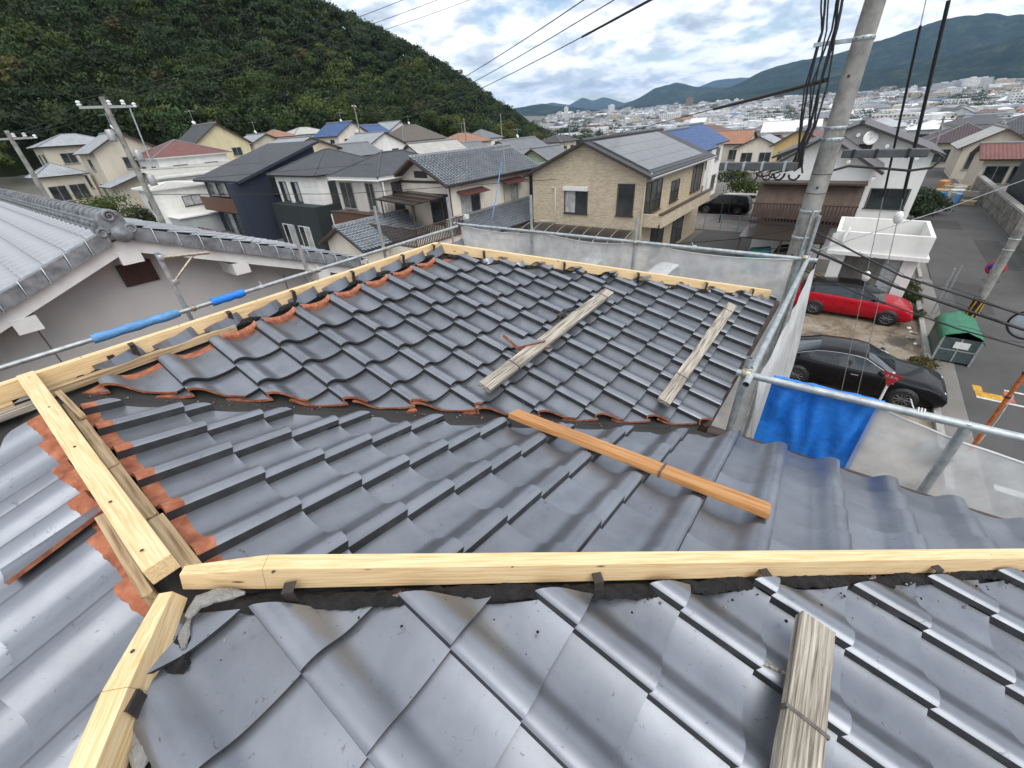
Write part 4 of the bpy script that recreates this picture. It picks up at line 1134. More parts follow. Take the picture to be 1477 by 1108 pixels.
def gable_roof(par, hx, hy, ze, pitch, axis, ove, ovg, mat, edge='brown_trim', cap='grey_ridge', th=0.14, capr=0.13, dz=0.0):
    if axis == 'x':
        s, g, zr, zo = hy+ove, hx+ovg, ze+pitch*hy+th, ze-pitch*ove+th
        slab(par, [(-g, -s, zo), (g, -s, zo), (g, -.0, zr), (-g, -.0, zr)], th, mat, edge=edge)
        slab(par, [(g, s, zo), (-g, s, zo), (-g, 0.0, zr), (g, 0.0, zr)], th, mat, edge=edge)
        m = MB(); m.tube([(-g-.03, 0, zr+.01), (g+.03, 0, zr+.01)], capr, 8); m.build('ridge_cap', cap, par)
    else:
        s, g, zr, zo = hx+ove, hy+ovg, ze+pitch*hx+th, ze-pitch*ove+th
        slab(par, [(-s, g, zo), (-s, -g, zo), (0, -g, zr), (0, g, zr)], th, mat, edge=edge)
        slab(par, [(s, -g, zo), (s, g, zo), (0, g, zr), (0, -g, zr)], th, mat, edge=edge)
        m = MB(); m.tube([(0, -g-.03, zr+.01), (0, g+.03, zr+.01)], capr, 8); m.build('ridge_cap', cap, par)
    return zr
def hip_roof(par, hx, hy, ze, pitch, ov, mat, edge='brown_trim', cap='grey_ridge', th=0.12, capr=0.07):
    a, b = hx+ov, hy+ov; k = min(a, b); zo = ze+th; zr = zo+pitch*k
    if a >= b: r1, r2 = (-(a-b), 0, zr), (a-b, 0, zr)
    else: r1, r2 = (0, -(b-a), zr), (0, b-a, zr)
    if a >= b:
        slab(par, [(-a, -b, zo), (a, -b, zo), r2, r1], th, mat, edge=edge); slab(par, [(a, b, zo), (-a, b, zo), r1, r2], th, mat, edge=edge)
        slab(par, [(a, -b, zo), (a, b, zo), r2], th, mat, edge=edge); slab(par, [(-a, b, zo), (-a, -b, zo), r1], th, mat, edge=edge)
        hips = [((-a, -b, zo), r1), ((-a, b, zo), r1), ((a, -b, zo), r2), ((a, b, zo), r2), (r1, r2)]
    else:
        slab(par, [(-a, b, zo), (-a, -b, zo), r1, r2], th, mat, edge=edge); slab(par, [(a, -b, zo), (a, b, zo), r2, r1], th, mat, edge=edge)
        slab(par, [(-a, -b, zo), (a, -b, zo), r1], th, mat, edge=edge); slab(par, [(a, b, zo), (-a, b, zo), r2], th, mat, edge=edge)
        hips = [((-a, -b, zo), r1), ((a, -b, zo), r1), ((-a, b, zo), r2), ((a, b, zo), r2), (r1, r2)]
    for p, q in hips:
        m = MB(); m.tube([p, q], capr, 6); m.build('ridge_cap', cap, par)
    return zr
def walls(par, hx, hy, h, mat, gable=None, pitch=0.4, name='wall', z0=-0.6, cx=0, cy=0):
    m = MB()
    if gable == 'x': m.prism([(-hy, z0), (hy, z0), (hy, h), (0, h+pitch*hy), (-hy, h)], 'x', -hx, hx)
    elif gable == 'y': m.prism([(-hx, z0), (-hx, h), (0, h+pitch*hx), (hx, h), (hx, z0)], 'y', -hy, hy)
    else: m.box(-hx, hx, -hy, hy, z0, h)
    return m.build(name, mat, par, Matrix.Translation((cx, cy, 0)))
def house_at(name, label, x0, x1, y0, y1, ze, roof, pitch, wall, roofmat, zg=None, wins=(), axis='x', ov=0.45, ovg=0.4, edge='brown_trim', cap='grey_ridge', yaw=0.0, group=None, frame='aluminium', pane='window_glass', th=0.14):
    cx, cy, hx, hy = (x0+x1)/2, (y0+y1)/2, (x1-x0)/2, (y1-y0)/2
    zg = float(ground(cx, cy)) if zg is None else zg
    t = thing(name, label, 'house', (cx, cy, zg), yaw, group)
    h = ze-zg
    if roof == 'gable':
        walls(t, hx, hy, h, wall, axis, pitch); gable_roof(t, hx, hy, h, pitch, axis, ov, ovg, roofmat, edge, cap, th)
    elif roof == 'hip':
        walls(t, hx, hy, h, wall); hip_roof(t, hx, hy, h, pitch, ov, roofmat, edge, cap)
    elif roof == 'flat':
        walls(t, hx, hy, h, wall)
        m = MB(); m.box(-hx-.1, hx+.1, -hy-.1, hy+.1, h, h+.25); m.build('parapet', roofmat, t)
    for w_ in wins:
        f, u, zc, w, hh = w_[:5]
        window(t, f, hx, hy, u, zc, w, hh, *(w_[5:] if len(w_) > 5 else (frame, pane)))
    return t, hx, hy, h
def box_part(par, name, mat, *b, bevel=0.0):
    m = MB(); m.box(*b); return m.build(name, mat, par, bevel=bevel)
def tube_part(par, name, mat, pts, r, seg=6):
    m = MB(); m.tube(pts, r, seg); return m.build(name, mat, par)

# ------------------------------------------------------------------ neighbour with pale tiles and an ornamental ridge end
NT, NX, NZ = 0.39, 1.25, 7.66
nb = thing('tiled_house', 'neighbouring house with pale grey tiled gable and ornate ridge end at the left', 'house', (0, 0, 0))
m = MB(); m.prism([(-5.0, -0.2), (4.0, -0.2), (4.0, NZ-.30-NT*(4.0-NX)), (NX, NZ-.30), (-5.0, NZ-.30-NT*(NX+5.0))], 'y', 4.08, 14.2); m.build('wall', 'taupe_render', nb)
for a, b in (((-0.15, 4.074), (0.02, 4.074)),):
    pass
for x in (0.20, 1.62, 3.05):       # fine joints in the render
    m = MB(); m.box(x-.004, x+.004, 4.074, 4.079, 3.0, NZ-.42-NT*abs(x-NX)); m.build('wall_joint', 'dark_frame', nb)
def pale_mats():
    src = MATS['silver_glazed_tile']
    m_ = plain('pale_tile', (0.33, 0.345, 0.37), 0.5, 0.0, var=0.16, scale=9)
pale_mats()
PT = bpy.data.meshes.new('pale_tile'); _b = tile_bm(); _b.to_mesh(PT); _b.free()
for mm in ('pale_tile', 'pale_tile', 'grey_ridge'): PT.materials.append(MATS[mm])
CSN = math.sqrt(1+NT*NT); RWN = 0.235/CSN*1.0
def nb_slope(side, rows, cols, y0, part, pitch_x):
    sx = Vector((0, -side*-1 if False else 0, 0))
dn = Vector((-1/CSN, 0, -NT/CSN)); sx = Vector((0, -1, 0)); nz = sx.cross(-dn)
slL = MB(); slL.add([(NX, 3.62, NZ-.03), (NX, 14.0, NZ-.03), (-5.4, 14.0, NZ-.03-NT*(NX+5.4)), (-5.4, 3.62, NZ-.03-NT*(NX+5.4)), (NX, 3.62, NZ-.10), (NX, 14.0, NZ-.10), (-5.4, 14.0, NZ-.10-NT*(NX+5.4)), (-5.4, 3.62, NZ-.10-NT*(NX+5.4))], [(0, 3, 2, 1)[::-1], (4, 5, 6, 7)[::-1], (0, 4, 7, 3), (1, 2, 6, 5), (3, 7, 6, 2)])
oL = slL.build('roof_slope', 'grey_ridge', nb)
for r_ in range(7):
    for c_ in range(39):
        p = Vector((NX-0.25-RWN*r_, 3.92+CW*c_, NZ-NT*(0.25+RWN*r_)))
        put('tile', PT, oL, axes(p+nz*random.uniform(-.002, .002), sx, -dn, nz))
def nb_field(parent, x0, x1, y0, y1, side):
    m = MB(); pr = PROF[1::2]; n = int((y1-y0)/CW); r_ = 0; x = x0
    d = Vector((side/CSN, 0, -NT/CSN)); s = Vector((0, side*1.0, 0)); s = Vector((0, 1, 0)); nn = Vector((side*NT/CSN, 0, 1/CSN))
    while abs(x-NX) < abs(x1-NX):
        for c_ in range(n):
            p = Vector((x, y0+CW*c_, NZ-NT*abs(x-NX))); rows = []
            for t_, e in ((-0.25, 0), (0, 0), (0, -.02)):
                rows.append([tuple(p+s*u+d*t_+nn*(h+TAIL_RISE*(1+t_/EXP)+e)) for u, h in pr])
            m.grid(rows, 0, False)
        x += side*RWN
    o = m.build('tile_courses', 'pale_tile', parent); o['kind'] = 'stuff'
nb_field(oL, NX-0.25-RWN*7, -5.3, 3.66, 14.0, -1)
slR = MB(); slR.add([(NX, 3.62, NZ-.03), (NX, 7.3, NZ-.03), (4.3, 7.3, NZ-.03-NT*(4.3-NX)), (4.3, 3.62, NZ-.03-NT*(4.3-NX)), (NX, 3.62, NZ-.10), (NX, 7.3, NZ-.10), (4.3, 7.3, NZ-.10-NT*(4.3-NX)), (4.3, 3.62, NZ-.10-NT*(4.3-NX))], [(0, 3, 2, 1), (4, 5, 6, 7), (0, 4, 7, 3)[::-1], (1, 2, 6, 5)[::-1], (3, 7, 6, 2)[::-1]])
oR = slR.build('roof_slope', 'grey_ridge', nb)
nb_field(oR, NX+0.25, 4.35, 3.66, 7.3, 1)
# verge tiles, bargeboards, purlin ends
for side, xe in ((-1, -4.8), (1, 4.15)):
    n = int(abs(xe-NX)/RWN)
    for k in range(n):
        xa = NX+side*(0.10+RWN*k); xb = xa+side*(RWN-.012); za = NZ+.035-NT*abs(xa-NX); zb = za-NT*RWN+.012
        m = MB()
        m.hexa([(xa, 3.56, za-.15), (xb, 3.56, zb-.15), (xb, 3.60, zb-.15), (xa, 3.60, za-.15), (xa, 3.56, za), (xb, 3.56, zb), (xb, 3.60, zb), (xa, 3.60, za)])
        m.hexa([(xa, 3.60, za-.03), (xb, 3.60, zb-.03), (xb, 3.68, zb-.03), (xa, 3.68, za-.03), (xa, 3.60, za), (xb, 3.60, zb), (xb, 3.68, zb), (xa, 3.68, za)])
        m.build('verge_tile', 'grey_ridge', nb)
        m = MB(); m.tube([(xb, 3.553, zb-.15), (xb, 3.553, zb+.004), (xb, 3.62, zb+.02)], .006, 5); m.build('verge_wire', 'galvanised_steel', nb)
    m = MB(); x1 = xe
    za, zb = NZ-.11, NZ-.11-NT*abs(x1-NX)
    m.hexa([(NX, 3.63, za-.15), (x1, 3.63, zb-.15), (x1, 3.67, zb-.15), (NX, 3.67, za-.15), (NX, 3.63, za), (x1, 3.63, zb), (x1, 3.67, zb), (NX, 3.67, za)]); m.build('bargeboard', 'white_trim', nb)
    for xp in ((2.35, 3.50) if side == 1 else (0.15, -1.2)):
        zp = NZ-.24-NT*abs(xp-NX); box_part(nb, 'purlin_end', 'white_trim', xp-.10, xp+.10, 3.62, 4.08, zp-.17, zp-.015)
box_part(nb, 'purlin_end', 'white_trim', NX-.10, NX+.11, 3.615, 4.08, NZ-.40, NZ-.255)
vt = MB(); vt.box(1.14, 1.50, 4.05, 4.075, 6.93, 7.20); vo = vt.build('gable_vent', 'dark_frame', nb)
for k in range(12): box_part(vo, 'slat', 'red_brown_metal', 1.155+k*.0285, 1.170+k*.0285, 4.028, 4.052, 6.94, 7.19)
# stacked ridge with round caps
rg = MB()
for k, (w, z) in enumerate(((.17, 7.66), (.145, 7.70), (.12, 7.74))): rg.box(NX-w, NX+w, 3.72, 13.9, z-.02, z+.018)
rg.build('ridge_base', 'grey_ridge', nb)
for k in range(37):
    m = MB(); prof = []
    y = 3.80+.27*k; sg = 9
    for (dy, r_) in ((0, .098), (.03, .102), (.05, .090), (.25, .082), (.272, .080)):
        prof.append([(NX+r_*math.cos(math.pi*i/sg), y+dy, 7.755+r_*math.sin(math.pi*i/sg)) for i in range(sg+1)])
    m.grid(prof, 0, True); m.add([p for p in prof[0]], [tuple(range(sg+1))])
    m.build('ridge_cap', 'grey_ridge', nb)
    for s in (-1, 1):
        g = MB(); g.lathe([(.0001, .012), (.028, .010), (.030, 0)], (NX+s*.146, y+.1, 7.72), (s, 0, 0), 8); g.build('ridge_rosette', 'grey_ridge', nb)
# ogre-tile style ridge end with scrolls
on = MB()
body = [(-.17, -.20), (.17, -.20), (.19, -.08), (.14, .02), (.155, .10), (.11, .20), (0, .245), (-.11, .20), (-.155, .10), (-.14, .02), (-.19, -.08)]
on.prism([(NX+x*.78, 7.69+z*.72) for x, z in body], 'y', 3.58, 3.70)
oo = on.build('ridge_ornament', 'grey_ridge', nb, bevel=.012)
def volute(cx, cz, r, s, y=3.565):
    m = MB(); m.tube([(cx+s*r*(1-i/34)*math.cos(i*.36), y, cz+r*(1-i/34)*math.sin(i*.36)) for i in range(30)], [.020-.0004*i for i in range(30)], 6); m.build('scroll', 'grey_ridge', oo)
volute(NX-.13, 7.63, .055, 1); volute(NX+.13, 7.63, .055, -1); volute(NX, 7.79, .065, 1)
m = MB(); m.lathe([(.0001, .10), (.05, .082), (.080, .06), (.090, .03), (.090, -.10)], (NX+.02, 3.52, 7.60), (0, -1, 0), 20); m.build('end_disc', 'grey_ridge', oo)

# ------------------------------------------------------------------ brick house with solar roof
t, hx, hy, h = house_at('brick_house', 'tan brick two storey house with solar panels on its dark gable roof', 24.9, 37.0, 6.45, 14.1, 5.55, 'gable', 0.42, 'tan_brick', 'roof_charcoal', zg=0.0, ov=0.5, ovg=0.45, edge='dark_frame', cap='roof_charcoal')
window(t, 'W', hx, hy, 0.55, 3.95, 1.65, 1.35, 'dark_frame', ('curtain_pane', 'window_glass'))
box_part(t, 'shutter_box', 'white_trim', -hx-.22, -hx, -.32, 1.42, 4.62, 4.86, bevel=.02)
# loggia openings at the corner: deep recess boxes with glass
for (f, u, w) in (('W', -2.75, 1.05), ('S', -4.5, 2.6), ('S', 4.2, 2.4)):
    window(t, f, hx, hy, u, 4.2, w, 1.75, 'brown_trim', 'window_glass', 0 if f == 'W' else 2, True)
window(t, 'S', hx, hy, -0.6, 4.0, 1.6, 1.3, 'dark_frame')
# balcony along the right side
for (nm, b, mt) in (('balcony_floor', (-hx+.1, hx-2, -hy-1.1, -hy+.01, 2.75, 2.92), 'tan_brick'), ('balcony_front', (-hx+.1, hx-2, -hy-1.2, -hy-1.02, 2.75, 3.45), 'tan_brick'), ('balcony_rail', (-hx+.05, hx-1.95, -hy-1.24, -hy-.98, 3.451, 3.52), 'brown_trim'), ('balcony_end', (-hx+.1, -hx+.25, -hy-1.019, -hy+.01, 2.921, 3.45), 'tan_brick')):
    box_part(t, nm, mt, *b)
window(t, 'S', hx, hy, -3.0, 1.35, 2.4, 2.1, 'dark_frame', 'window_glass', 1); window(t, 'S', hx, hy, 1.2, 1.35, 2.4, 2.1, 'dark_frame', 'window_glass', 1)
for u in (-3.0, 1.2): box_part(t, 'shutter_box', 'white_trim', u-1.3, u+1.3, -hy-.20, -hy, 2.45, 2.70)
tube_part(t, 'downpipe', 'pale_render', [(-hx-.05, -hy-.05, 0), (-hx-.05, -hy-.05, 5.4), (-hx+.1, -hy-.35, 5.6)], .05)
tube_part(t, 'downpipe', 'white_trim', [(-hx-.06, 2.3, 4.75), (-hx-.06, 2.05, 4.75), (-hx-.06, 2.05, 2.7), (-hx-.06, 3.3, 2.65)], .035)
# solar array on the right slope: rows of panels
zr = h+.42*hy+.14
for r_ in range(4):
    for c_ in range(8):
        u0 = -hx+.35+1.30*c_; v0 = .35+.88*r_
        p = lambda u, v, e: (u, -v, zr-.42*v+e)
        m = MB(); m.hexa([p(u0, v0+.86, .03), p(u0+1.285, v0+.86, .03), p(u0+1.285, v0, .03), p(u0, v0, .03), p(u0, v0+.86, .075), p(u0+1.285, v0+.86, .075), p(u0+1.285, v0, .075), p(u0, v0, .075)])
        m.build('solar_panel', 'solar_cell', t)
m = MB(); p = lambda u, v, e: (u, -v, zr-.42*v+e)
m.hexa([p(-hx+.2, 4.05, .004), p(-hx+11.0, 4.05, .004), p(-hx+11.0, .2, .004), p(-hx+.2, .2, .004), p(-hx+.2, 4.05, .028), p(-hx+11.0, 4.05, .028), p(-hx+11.0, .2, .028), p(-hx+.2, .2, .028)]); m.build('panel_frame', 'solar_gap', t)
tube_part(t, 'gutter', 'aluminium', [(-hx-.45, -hy-.55, 5.38), (hx+.45, -hy-.55, 5.38)], .07)
# terrace roof with curved ribs below the gable
tr = thing('terrace_roof', 'smoked plastic terrace roof with curved ribs below the brick gable', 'canopy', (24.85, 10.2, 0))
N_ = 8
def arch(v): return (-1.9*v, 2.55-.55*v*v)
m = MB(); m.grid([[(arch(j/6)[0], -3.4+7.4*i/8, arch(j/6)[1]) for i in range(9)] for j in range(7)], 0, True)
oo = m.build('panel', 'smoked_panel', tr); sd = oo.modifiers.new('thickness', 'SOLIDIFY'); sd.thickness = .01
for i in range(9): tube_part(tr, 'rib', 'aluminium', [(arch(j/6)[0], -3.4+7.4*i/8, arch(j/6)[1]+.02) for j in range(7)], .035, 5)
for y in (-3.4, 0.3, 4.0): tube_part(tr, 'post', 'dark_frame', [(-1.9, y, -.02), (-1.9, y, 2.0)], .04)
tube_part(tr, 'front_beam', 'dark_frame', [(-1.9, -3.45, 2.0), (-1.9, 4.05, 2.0)], .05)

# ------------------------------------------------------------------ cream house with blue-grey tiled roof
t, hx, hy, h = house_at('cream_house', 'cream rendered house with blue grey tiled roof, antenna and dark awnings', 20.3, 29.2, 17.3, 22.2, 5.55, 'gable', 0.52, 'cream_render', 'roof_blue_grey', zg=0.0, ov=.55, ovg=.75, edge='brown_trim')
def roof_relief(par, q0, ex, ey, nu, nv, mat):
    """real tile relief on a mid-distance roof: joined courses"""
    m = MB(); ex, ey = Vector(ex), Vector(ey); n = ex.cross(ey).normalized(); n = n if n.z > 0 else -n; exn, eyn = ex.normalized(), ey.normalized()
    L, S = ex.length, ey.length
    du, dv = L/nu, S/nv; pr = ((0, .07), (.2, .085), (.42, .045), (.62, .002), (.82, .006), (1.0, .025))
    for j in range(nv):
        for i in range(nu):
            b = Vector(q0)+exn*du*i+eyn*dv*j
            rows = [[tuple(b+exn*du*u+n*(hh+.055+.01)) for u, hh in pr], [tuple(b+exn*du*u+eyn*dv*1.02+n*(hh+.01)) for u, hh in pr]]
            m.grid(rows, 0, False); m.grid([[tuple(b+exn*du*u+n*(hh-.01)) for u, hh in pr], rows[0]], 1, False)
    o = m.build('tile_courses', [mat, 'tile_joint'], par); o['kind'] = 'stuff'
    return o
zo = h-.52*.55+.14; zr = h+.52*hy+.14
plain('tile_blue_grey', (0.34, 0.375, 0.41), 0.38, 0.25, var=0.25, scale=2.2)
plain('tile_joint', (0.06, 0.065, 0.07), 0.7)
roof_relief(t, (-hx-.75, -hy-.55, zo), (2*hx+1.5, 0, 0), (0, hy+.55, zr-zo), 38, 13, 'tile_blue_grey')
window(t, 'S', hx, hy, 1.9, 4.1, 1.75, 1.35, 'aluminium', ('pale_render', 'curtain_pane')); window(t, 'S', hx, hy, -2.6, 3.7, 1.9, 1.9, 'aluminium', ('curtain_pane', 'window_glass'))
for u, z in ((1.9, 4.95), (-2.6, 4.85)):
    m = MB(); m.hexa([(u-1.25, -hy-.75, z-.18), (u+1.25, -hy-.75, z-.18), (u+1.25, -hy, z), (u-1.25, -hy, z), (u-1.25, -hy-.75, z-.13), (u+1.25, -hy-.75, z-.13), (u+1.25, -hy, z+.08), (u-1.25, -hy, z+.08)]); m.build('awning', 'red_brown_metal', t)
box_part(t, 'gable_vent', 'dark_frame', -hx-.03, -hx, -.6, .6, 5.75, 6.15)
box_part(t, 'gable_band', 'brown_trim', -hx-.06, -hx, -hy, hy, 5.45, 5.6)
window(t, 'W', hx, hy, -1.4, 3.9, 1.7, 1.9, 'brown_trim', 'window_glass')
# ground floor wing and its tiled lean-to roof on the near side
box_part(t, 'wing_wall', 'cream_render', -hx+.6, hx+.2, -hy-2.0, -hy-.002, -.3, 2.5)
slab(t, [(-hx+.1, -hy-2.5, 2.45), (hx+.7, -hy-2.5, 2.45), (hx+.7, -hy-.004, 3.35), (-hx+.1, -hy-.004, 3.35)], .12, 'roof_blue_grey')
roof_relief(t, (-hx+.1, -hy-2.5, 2.45), (2*hx+.6, 0, 0), (0, 2.49, .9), 36, 9, 'tile_blue_grey')
tube_part(t, 'ridge_cap', 'grey_ridge', [(-hx+.1, -hy-.1, 3.42), (hx+.7, -hy-.1, 3.42)], .12)
tube_part(t, 'downpipe', 'brown_trim', [(hx+.1, -hy-.08, 3.4), (hx+.1, -hy-.08, 5.2), (hx+.5, -hy-.5, 5.35)], .045)
tube_part(t, 'downpipe', 'brown_trim', [(-hx-.08, -hy-.08, 2.9), (-hx-.08, -hy-.08, 5.2), (-hx-.3, -hy-.5, 5.35)], .045)
# roof terrace in front of the gable: pergola and lattice fence
for (x, y) in ((-hx-2.6, -1.7), (-hx-2.6, 1.2), (-hx-.1, -1.7), (-hx-.1, 1.2)): tube_part(t, 'pergola_post', 'brown_trim', [(x, y, 2.6), (x, y, 4.75)], .05)
m = MB(); m.hexa([(-hx-2.9, -2.1, 4.6), (-hx+1.0, -2.1, 4.75), (-hx+1.0, 1.5, 4.95), (-hx-2.9, 1.5, 4.8), (-hx-2.9, -2.1, 4.66), (-hx+1.0, -2.1, 4.81), (-hx+1.0, 1.5, 5.01), (-hx-2.9, 1.5, 4.86)]); m.build('pergola_roof', 'smoked_panel', t)
for k in range(6): tube_part(t, 'pergola_rib', 'brown_trim', [(-hx-2.9+.76*k, -2.12, 4.69+.03*k), (-hx-2.9+.76*k, 1.52, 4.89+.03*k)], .03, 5)
box_part(t, 'terrace_block', 'cream_render', -hx-4.0, -hx-.003, -hy-.6, hy-1, -.3, 2.5)
fe = thing('lattice_fence', 'dark brown slatted balcony fence below the cream house', 'fence', (16.3, 16.6, 2.5))
for k in range(34): box_part(fe, 'slat', 'brown_trim', -.02, .02, k*.14, k*.14+.06, 0, 1.05)
for k in range(30): box_part(fe, 'slat', 'brown_trim', .02+k*.14, .02+k*.14+.06, -.05, -.01, 0, 1.05)
tube_part(fe, 'rail', 'brown_trim', [(0, 4.76, 1.08), (0, -.03, 1.08), (4.25, -.03, 1.08)], .04)
tube_part(fe, 'rail', 'brown_trim', [(0, 4.76, .08), (0, -.03, .08), (4.25, -.03, .08)], .03)
def aircon(x, y, z, rz, label):
    a = thing('air_conditioner', label, 'air conditioner', (x, y, z), rz)
    box_part(a, 'case', 'white_trim', -.4, .4, -.15, .15, 0, .58, bevel=.015)
    m = MB(); m.lathe([(.0001, .006), (.07, .005), (.21, .003), (.22, 0)], (-.1, -.151, .29), (0, -1, 0), 18); m.build('fan_grille', 'grey_siding', a)
    for k in (-.3, .3): box_part(a, 'foot', 'dark_frame', k-.05, k+.05, -.17, .17, -.05, -.001)
aircon(20.9, 16.95, 2.95, 0, 'white outdoor air conditioner under the left awning of the cream house')
aircon(20.0, 17.1, 2.9, 0, 'white outdoor air conditioner at the corner of the cream house terrace')
# antenna with guy pole on the cream roof
an = thing('antenna', 'blue grey television antenna standing on the cream house eave', 'antenna', (25.6, 16.9, 5.4))
tube_part(an, 'mast', 'galvanised_steel', [(0, 0, 0), (0, 0, 1.75)], .025)
tube_part(an, 'boom', 'galvanised_steel', [(-1.1, 0, 1.55), (1.25, 0.1, 1.6)], .02)
for k in range(7): tube_part(an, 'element', 'galvanised_steel', [(-.9+k*.3, -.35+.02*k, 1.56), (-.9+k*.3, .35-.02*k, 1.58)], .010, 4)
tube_part(an, 'stay', 'faded_blue_foam', [(-.4, -.1, .9), (-3.0, -1.0, -2.3)], .035)

# small tiled house below, left of the cream house
t, hx, hy, h = house_at('small_tiled_house', 'low house with blue grey tiled gable roof left of the dark lattice fence', 14.6, 19.0, 19.3, 23.2, 2.7, 'gable', .48, 'cream_render', 'roof_blue_grey', zg=-.1, axis='x', ov=.5, ovg=.45)
roof_relief(t, (-hx-.45, -hy-.5, h-.48*.5+.14), (2*hx+.9, 0, 0), (0, hy+.5, .48*(hy+.5)), 20, 10, 'tile_blue_grey')
window(t, 'W', hx, hy, 0, 1.4, 1.5, 1.1)
tube_part(t, 'downpipe', 'white_trim', [(-hx-.3, -hy-.4, 2.2), (-hx-.05, -hy-.05, 1.9), (-hx-.05, -hy-.05, 0)], .04)

# ------------------------------------------------------------------ three modern houses in a row
# brown banded
t, hx, hy, h = house_at('modern_house', 'modern white stone house with brown banded balcony and slate hip roof', 18.6, 25.6, 21.9, 27.0, 5.85, 'hip', .42, 'stone_siding', 'roof_slate', zg=0, ov=.4, edge='white_trim', cap='roof_slate', group='row of modern houses')
box_part(t, 'lower_band', 'brown_siding', -hx-1.0, -hx-.002, -hy-.3, hy, -.3, 3.75); box_part(t, 'balcony_coping', 'dark_frame', -hx-1.03, -hx-.86, -hy-.32, hy, 3.751, 3.82)
box_part(t, 'lower_band', 'brown_siding', -hx-.001, -hx+2.2, -hy-.3, -hy-.002, -.3, 3.74)
for u, w in ((1.35, 1.5), (-1.35, .9)): window(t, 'W', hx, hy, u, 4.75, w, 1.75, 'aluminium', 'window_glass')
window(t, 'W', hx, hy, 1.4, 1.3, 1.6, 1.2, 'white_trim', 'curtain_pane', off=1.0)
window(t, 'S', hx, hy, -2.2, 4.7, .9, 1.7, 'brown_trim', 'window_glass', 0); window(t, 'S', hx, hy, .6, 4.7, .5, 1.3, 'aluminium', 'window_glass', 0)
for (a, b) in (((-hx-.45, hy, 5.8), (-hx-.45, -hy-.4, 5.8)), ((-hx-.45, -hy-.4, 5.8), (hx+.4, -hy-.4, 5.8))): tube_part(t, 'gutter', 'white_trim', [a, b], .06)
tube_part(t, 'downpipe', 'white_trim', [(-hx-.05, -hy-.36, 5.7), (-hx-.05, -hy-.36, 3.4), (-hx-.7, -hy-.42, 2.8)], .05); tube_part(t, 'downpipe', 'white_trim', [(-hx-1.05, hy-.1, 3.6), (-hx-1.05, hy-.1, 0)], .05)
# dark green
t, hx, hy, h = house_at('modern_house', 'modern house with cream upper floor and dark green lower walls', 18.9, 25.9, 29.9, 36.4, 5.85, 'hip', .42, 'white_siding', 'roof_slate', zg=.1, ov=.4, edge='dark_frame', cap='roof_slate', group='row of modern houses')
box_part(t, 'lower_band', 'green_siding', -hx-1.0, -hx-.002, -hy-.25, hy, -.3, 3.75); box_part(t, 'lower_band', 'green_siding', -hx-.001, hx, -hy-.25, -hy-.002, -.3, 3.75)
for u in (2.2, .3): window(t, 'W', hx, hy, u, 4.6, 1.1, 1.5, 'dark_frame', ('window_glass', 'curtain_pane'))
window(t, 'S', hx, hy, -2.3, 4.6, .8, 1.5, 'dark_frame', 'window_glass', 0)
for u in (1.6, -1.0): window(t, 'W', hx, hy, u, 1.2, 1.7, 2.0, 'white_trim', ('window_glass', 'curtain_pane'), off=1.0)
# dark navy with sloping roof
zg = .6
t = thing('modern_house', 'dark navy modern house with brown timber balcony and single pitch roof', 'house', (20.5, 42.2, zg), 0, 'row of modern houses')
hx, hy = 3.5, 4.3
m = MB(); m.prism([(-hx, -.5), (-hx, 5.2), (hx, 7.2), (hx, -.5)], 'y', -hy, hy); m.build('wall', 'navy_siding', t)
slab(t, [(-hx-.7, hy+.5, 5.12), (-hx-.7, -hy-.5, 5.12), (hx+.4, -hy-.5, 7.55), (hx+.4, hy+.5, 7.55)], .2, 'roof_slate', edge='navy_siding')
box_part(t, 'balcony_front', 'brown_board', -hx-1.0, -hx-.85, -hy+1.0, hy-.6, 2.6, 3.75); box_part(t, 'balcony_floor', 'dark_frame', -hx-.849, -hx-.002, -hy+1.0, hy-.6, 2.6, 2.72)
box_part(t, 'balcony_end', 'navy_siding', -hx-1.0, -hx-.002, -hy, -hy+.999, -.4, 5.0)
for u in (-1.6, .5, 2.6): window(t, 'W', hx, hy, u, 4.35, 1.7, 1.2, 'aluminium', ('window_glass', 'curtain_pane'))
for u in (-1.0, 1.6): window(t, 'W', hx, hy, u, 1.2, 1.8, 2.0, 'aluminium', ('window_glass', 'curtain_pane'))
window(t, 'S', hx, hy, -1.0, 4.4, .8, 1.4, 'dark_frame', 'window_glass', 0)
box_part(t, 'lower_fence', 'brown_board', -hx-2.4, -hx-2.3, -hy+.2, hy-1, -.3, 1.3)

# ------------------------------------------------------------------ white gabled house at the right with brown sunshade
t, hx, hy, h = house_at('white_house', 'white gabled house with brown balcony sunshade behind the concrete utility pole', 32.6, 37.0, -3.6, 1.5, 5.12, 'gable', .62, 'white_render', 'roof_grey_brown', zg=-.1, ov=.55, ovg=.5, edge='dark_frame', cap='roof_charcoal')
box_part(t, 'gable_vent', 'dark_frame', -hx-.03, -hx, -.75, -.2, 5.85, 6.2)
box_part(t, 'balcony_floor', 'brown_trim', -hx-1.5, -hx-.002, -hy+.1, hy+.2, 2.25, 2.42)
m = MB(); m.hexa([(-hx-1.5, -hy+.1, 2.6), (-hx-1.5, hy+.2, 2.6), (-hx-1.47, hy+.2, 2.6), (-hx-1.47, -hy+.1, 2.6), (-hx-.55, -hy+.1, 4.45), (-hx-.55, hy+.2, 4.45), (-hx-.52, hy+.2, 4.45), (-hx-.52, -hy+.1, 4.45)]); m.build('sunshade', 'sunshade_brown', t)
for k in range(30): box_part(t, 'baluster', 'brown_trim', -hx-1.56, -hx-1.52, -hy+.1+k*.175, -hy+.16+k*.175, 2.42, 3.4)
box_part(t, 'balcony_rail', 'brown_trim', -hx-1.6, -hx-1.48, -hy+.05, hy+.25, 3.401, 3.47)
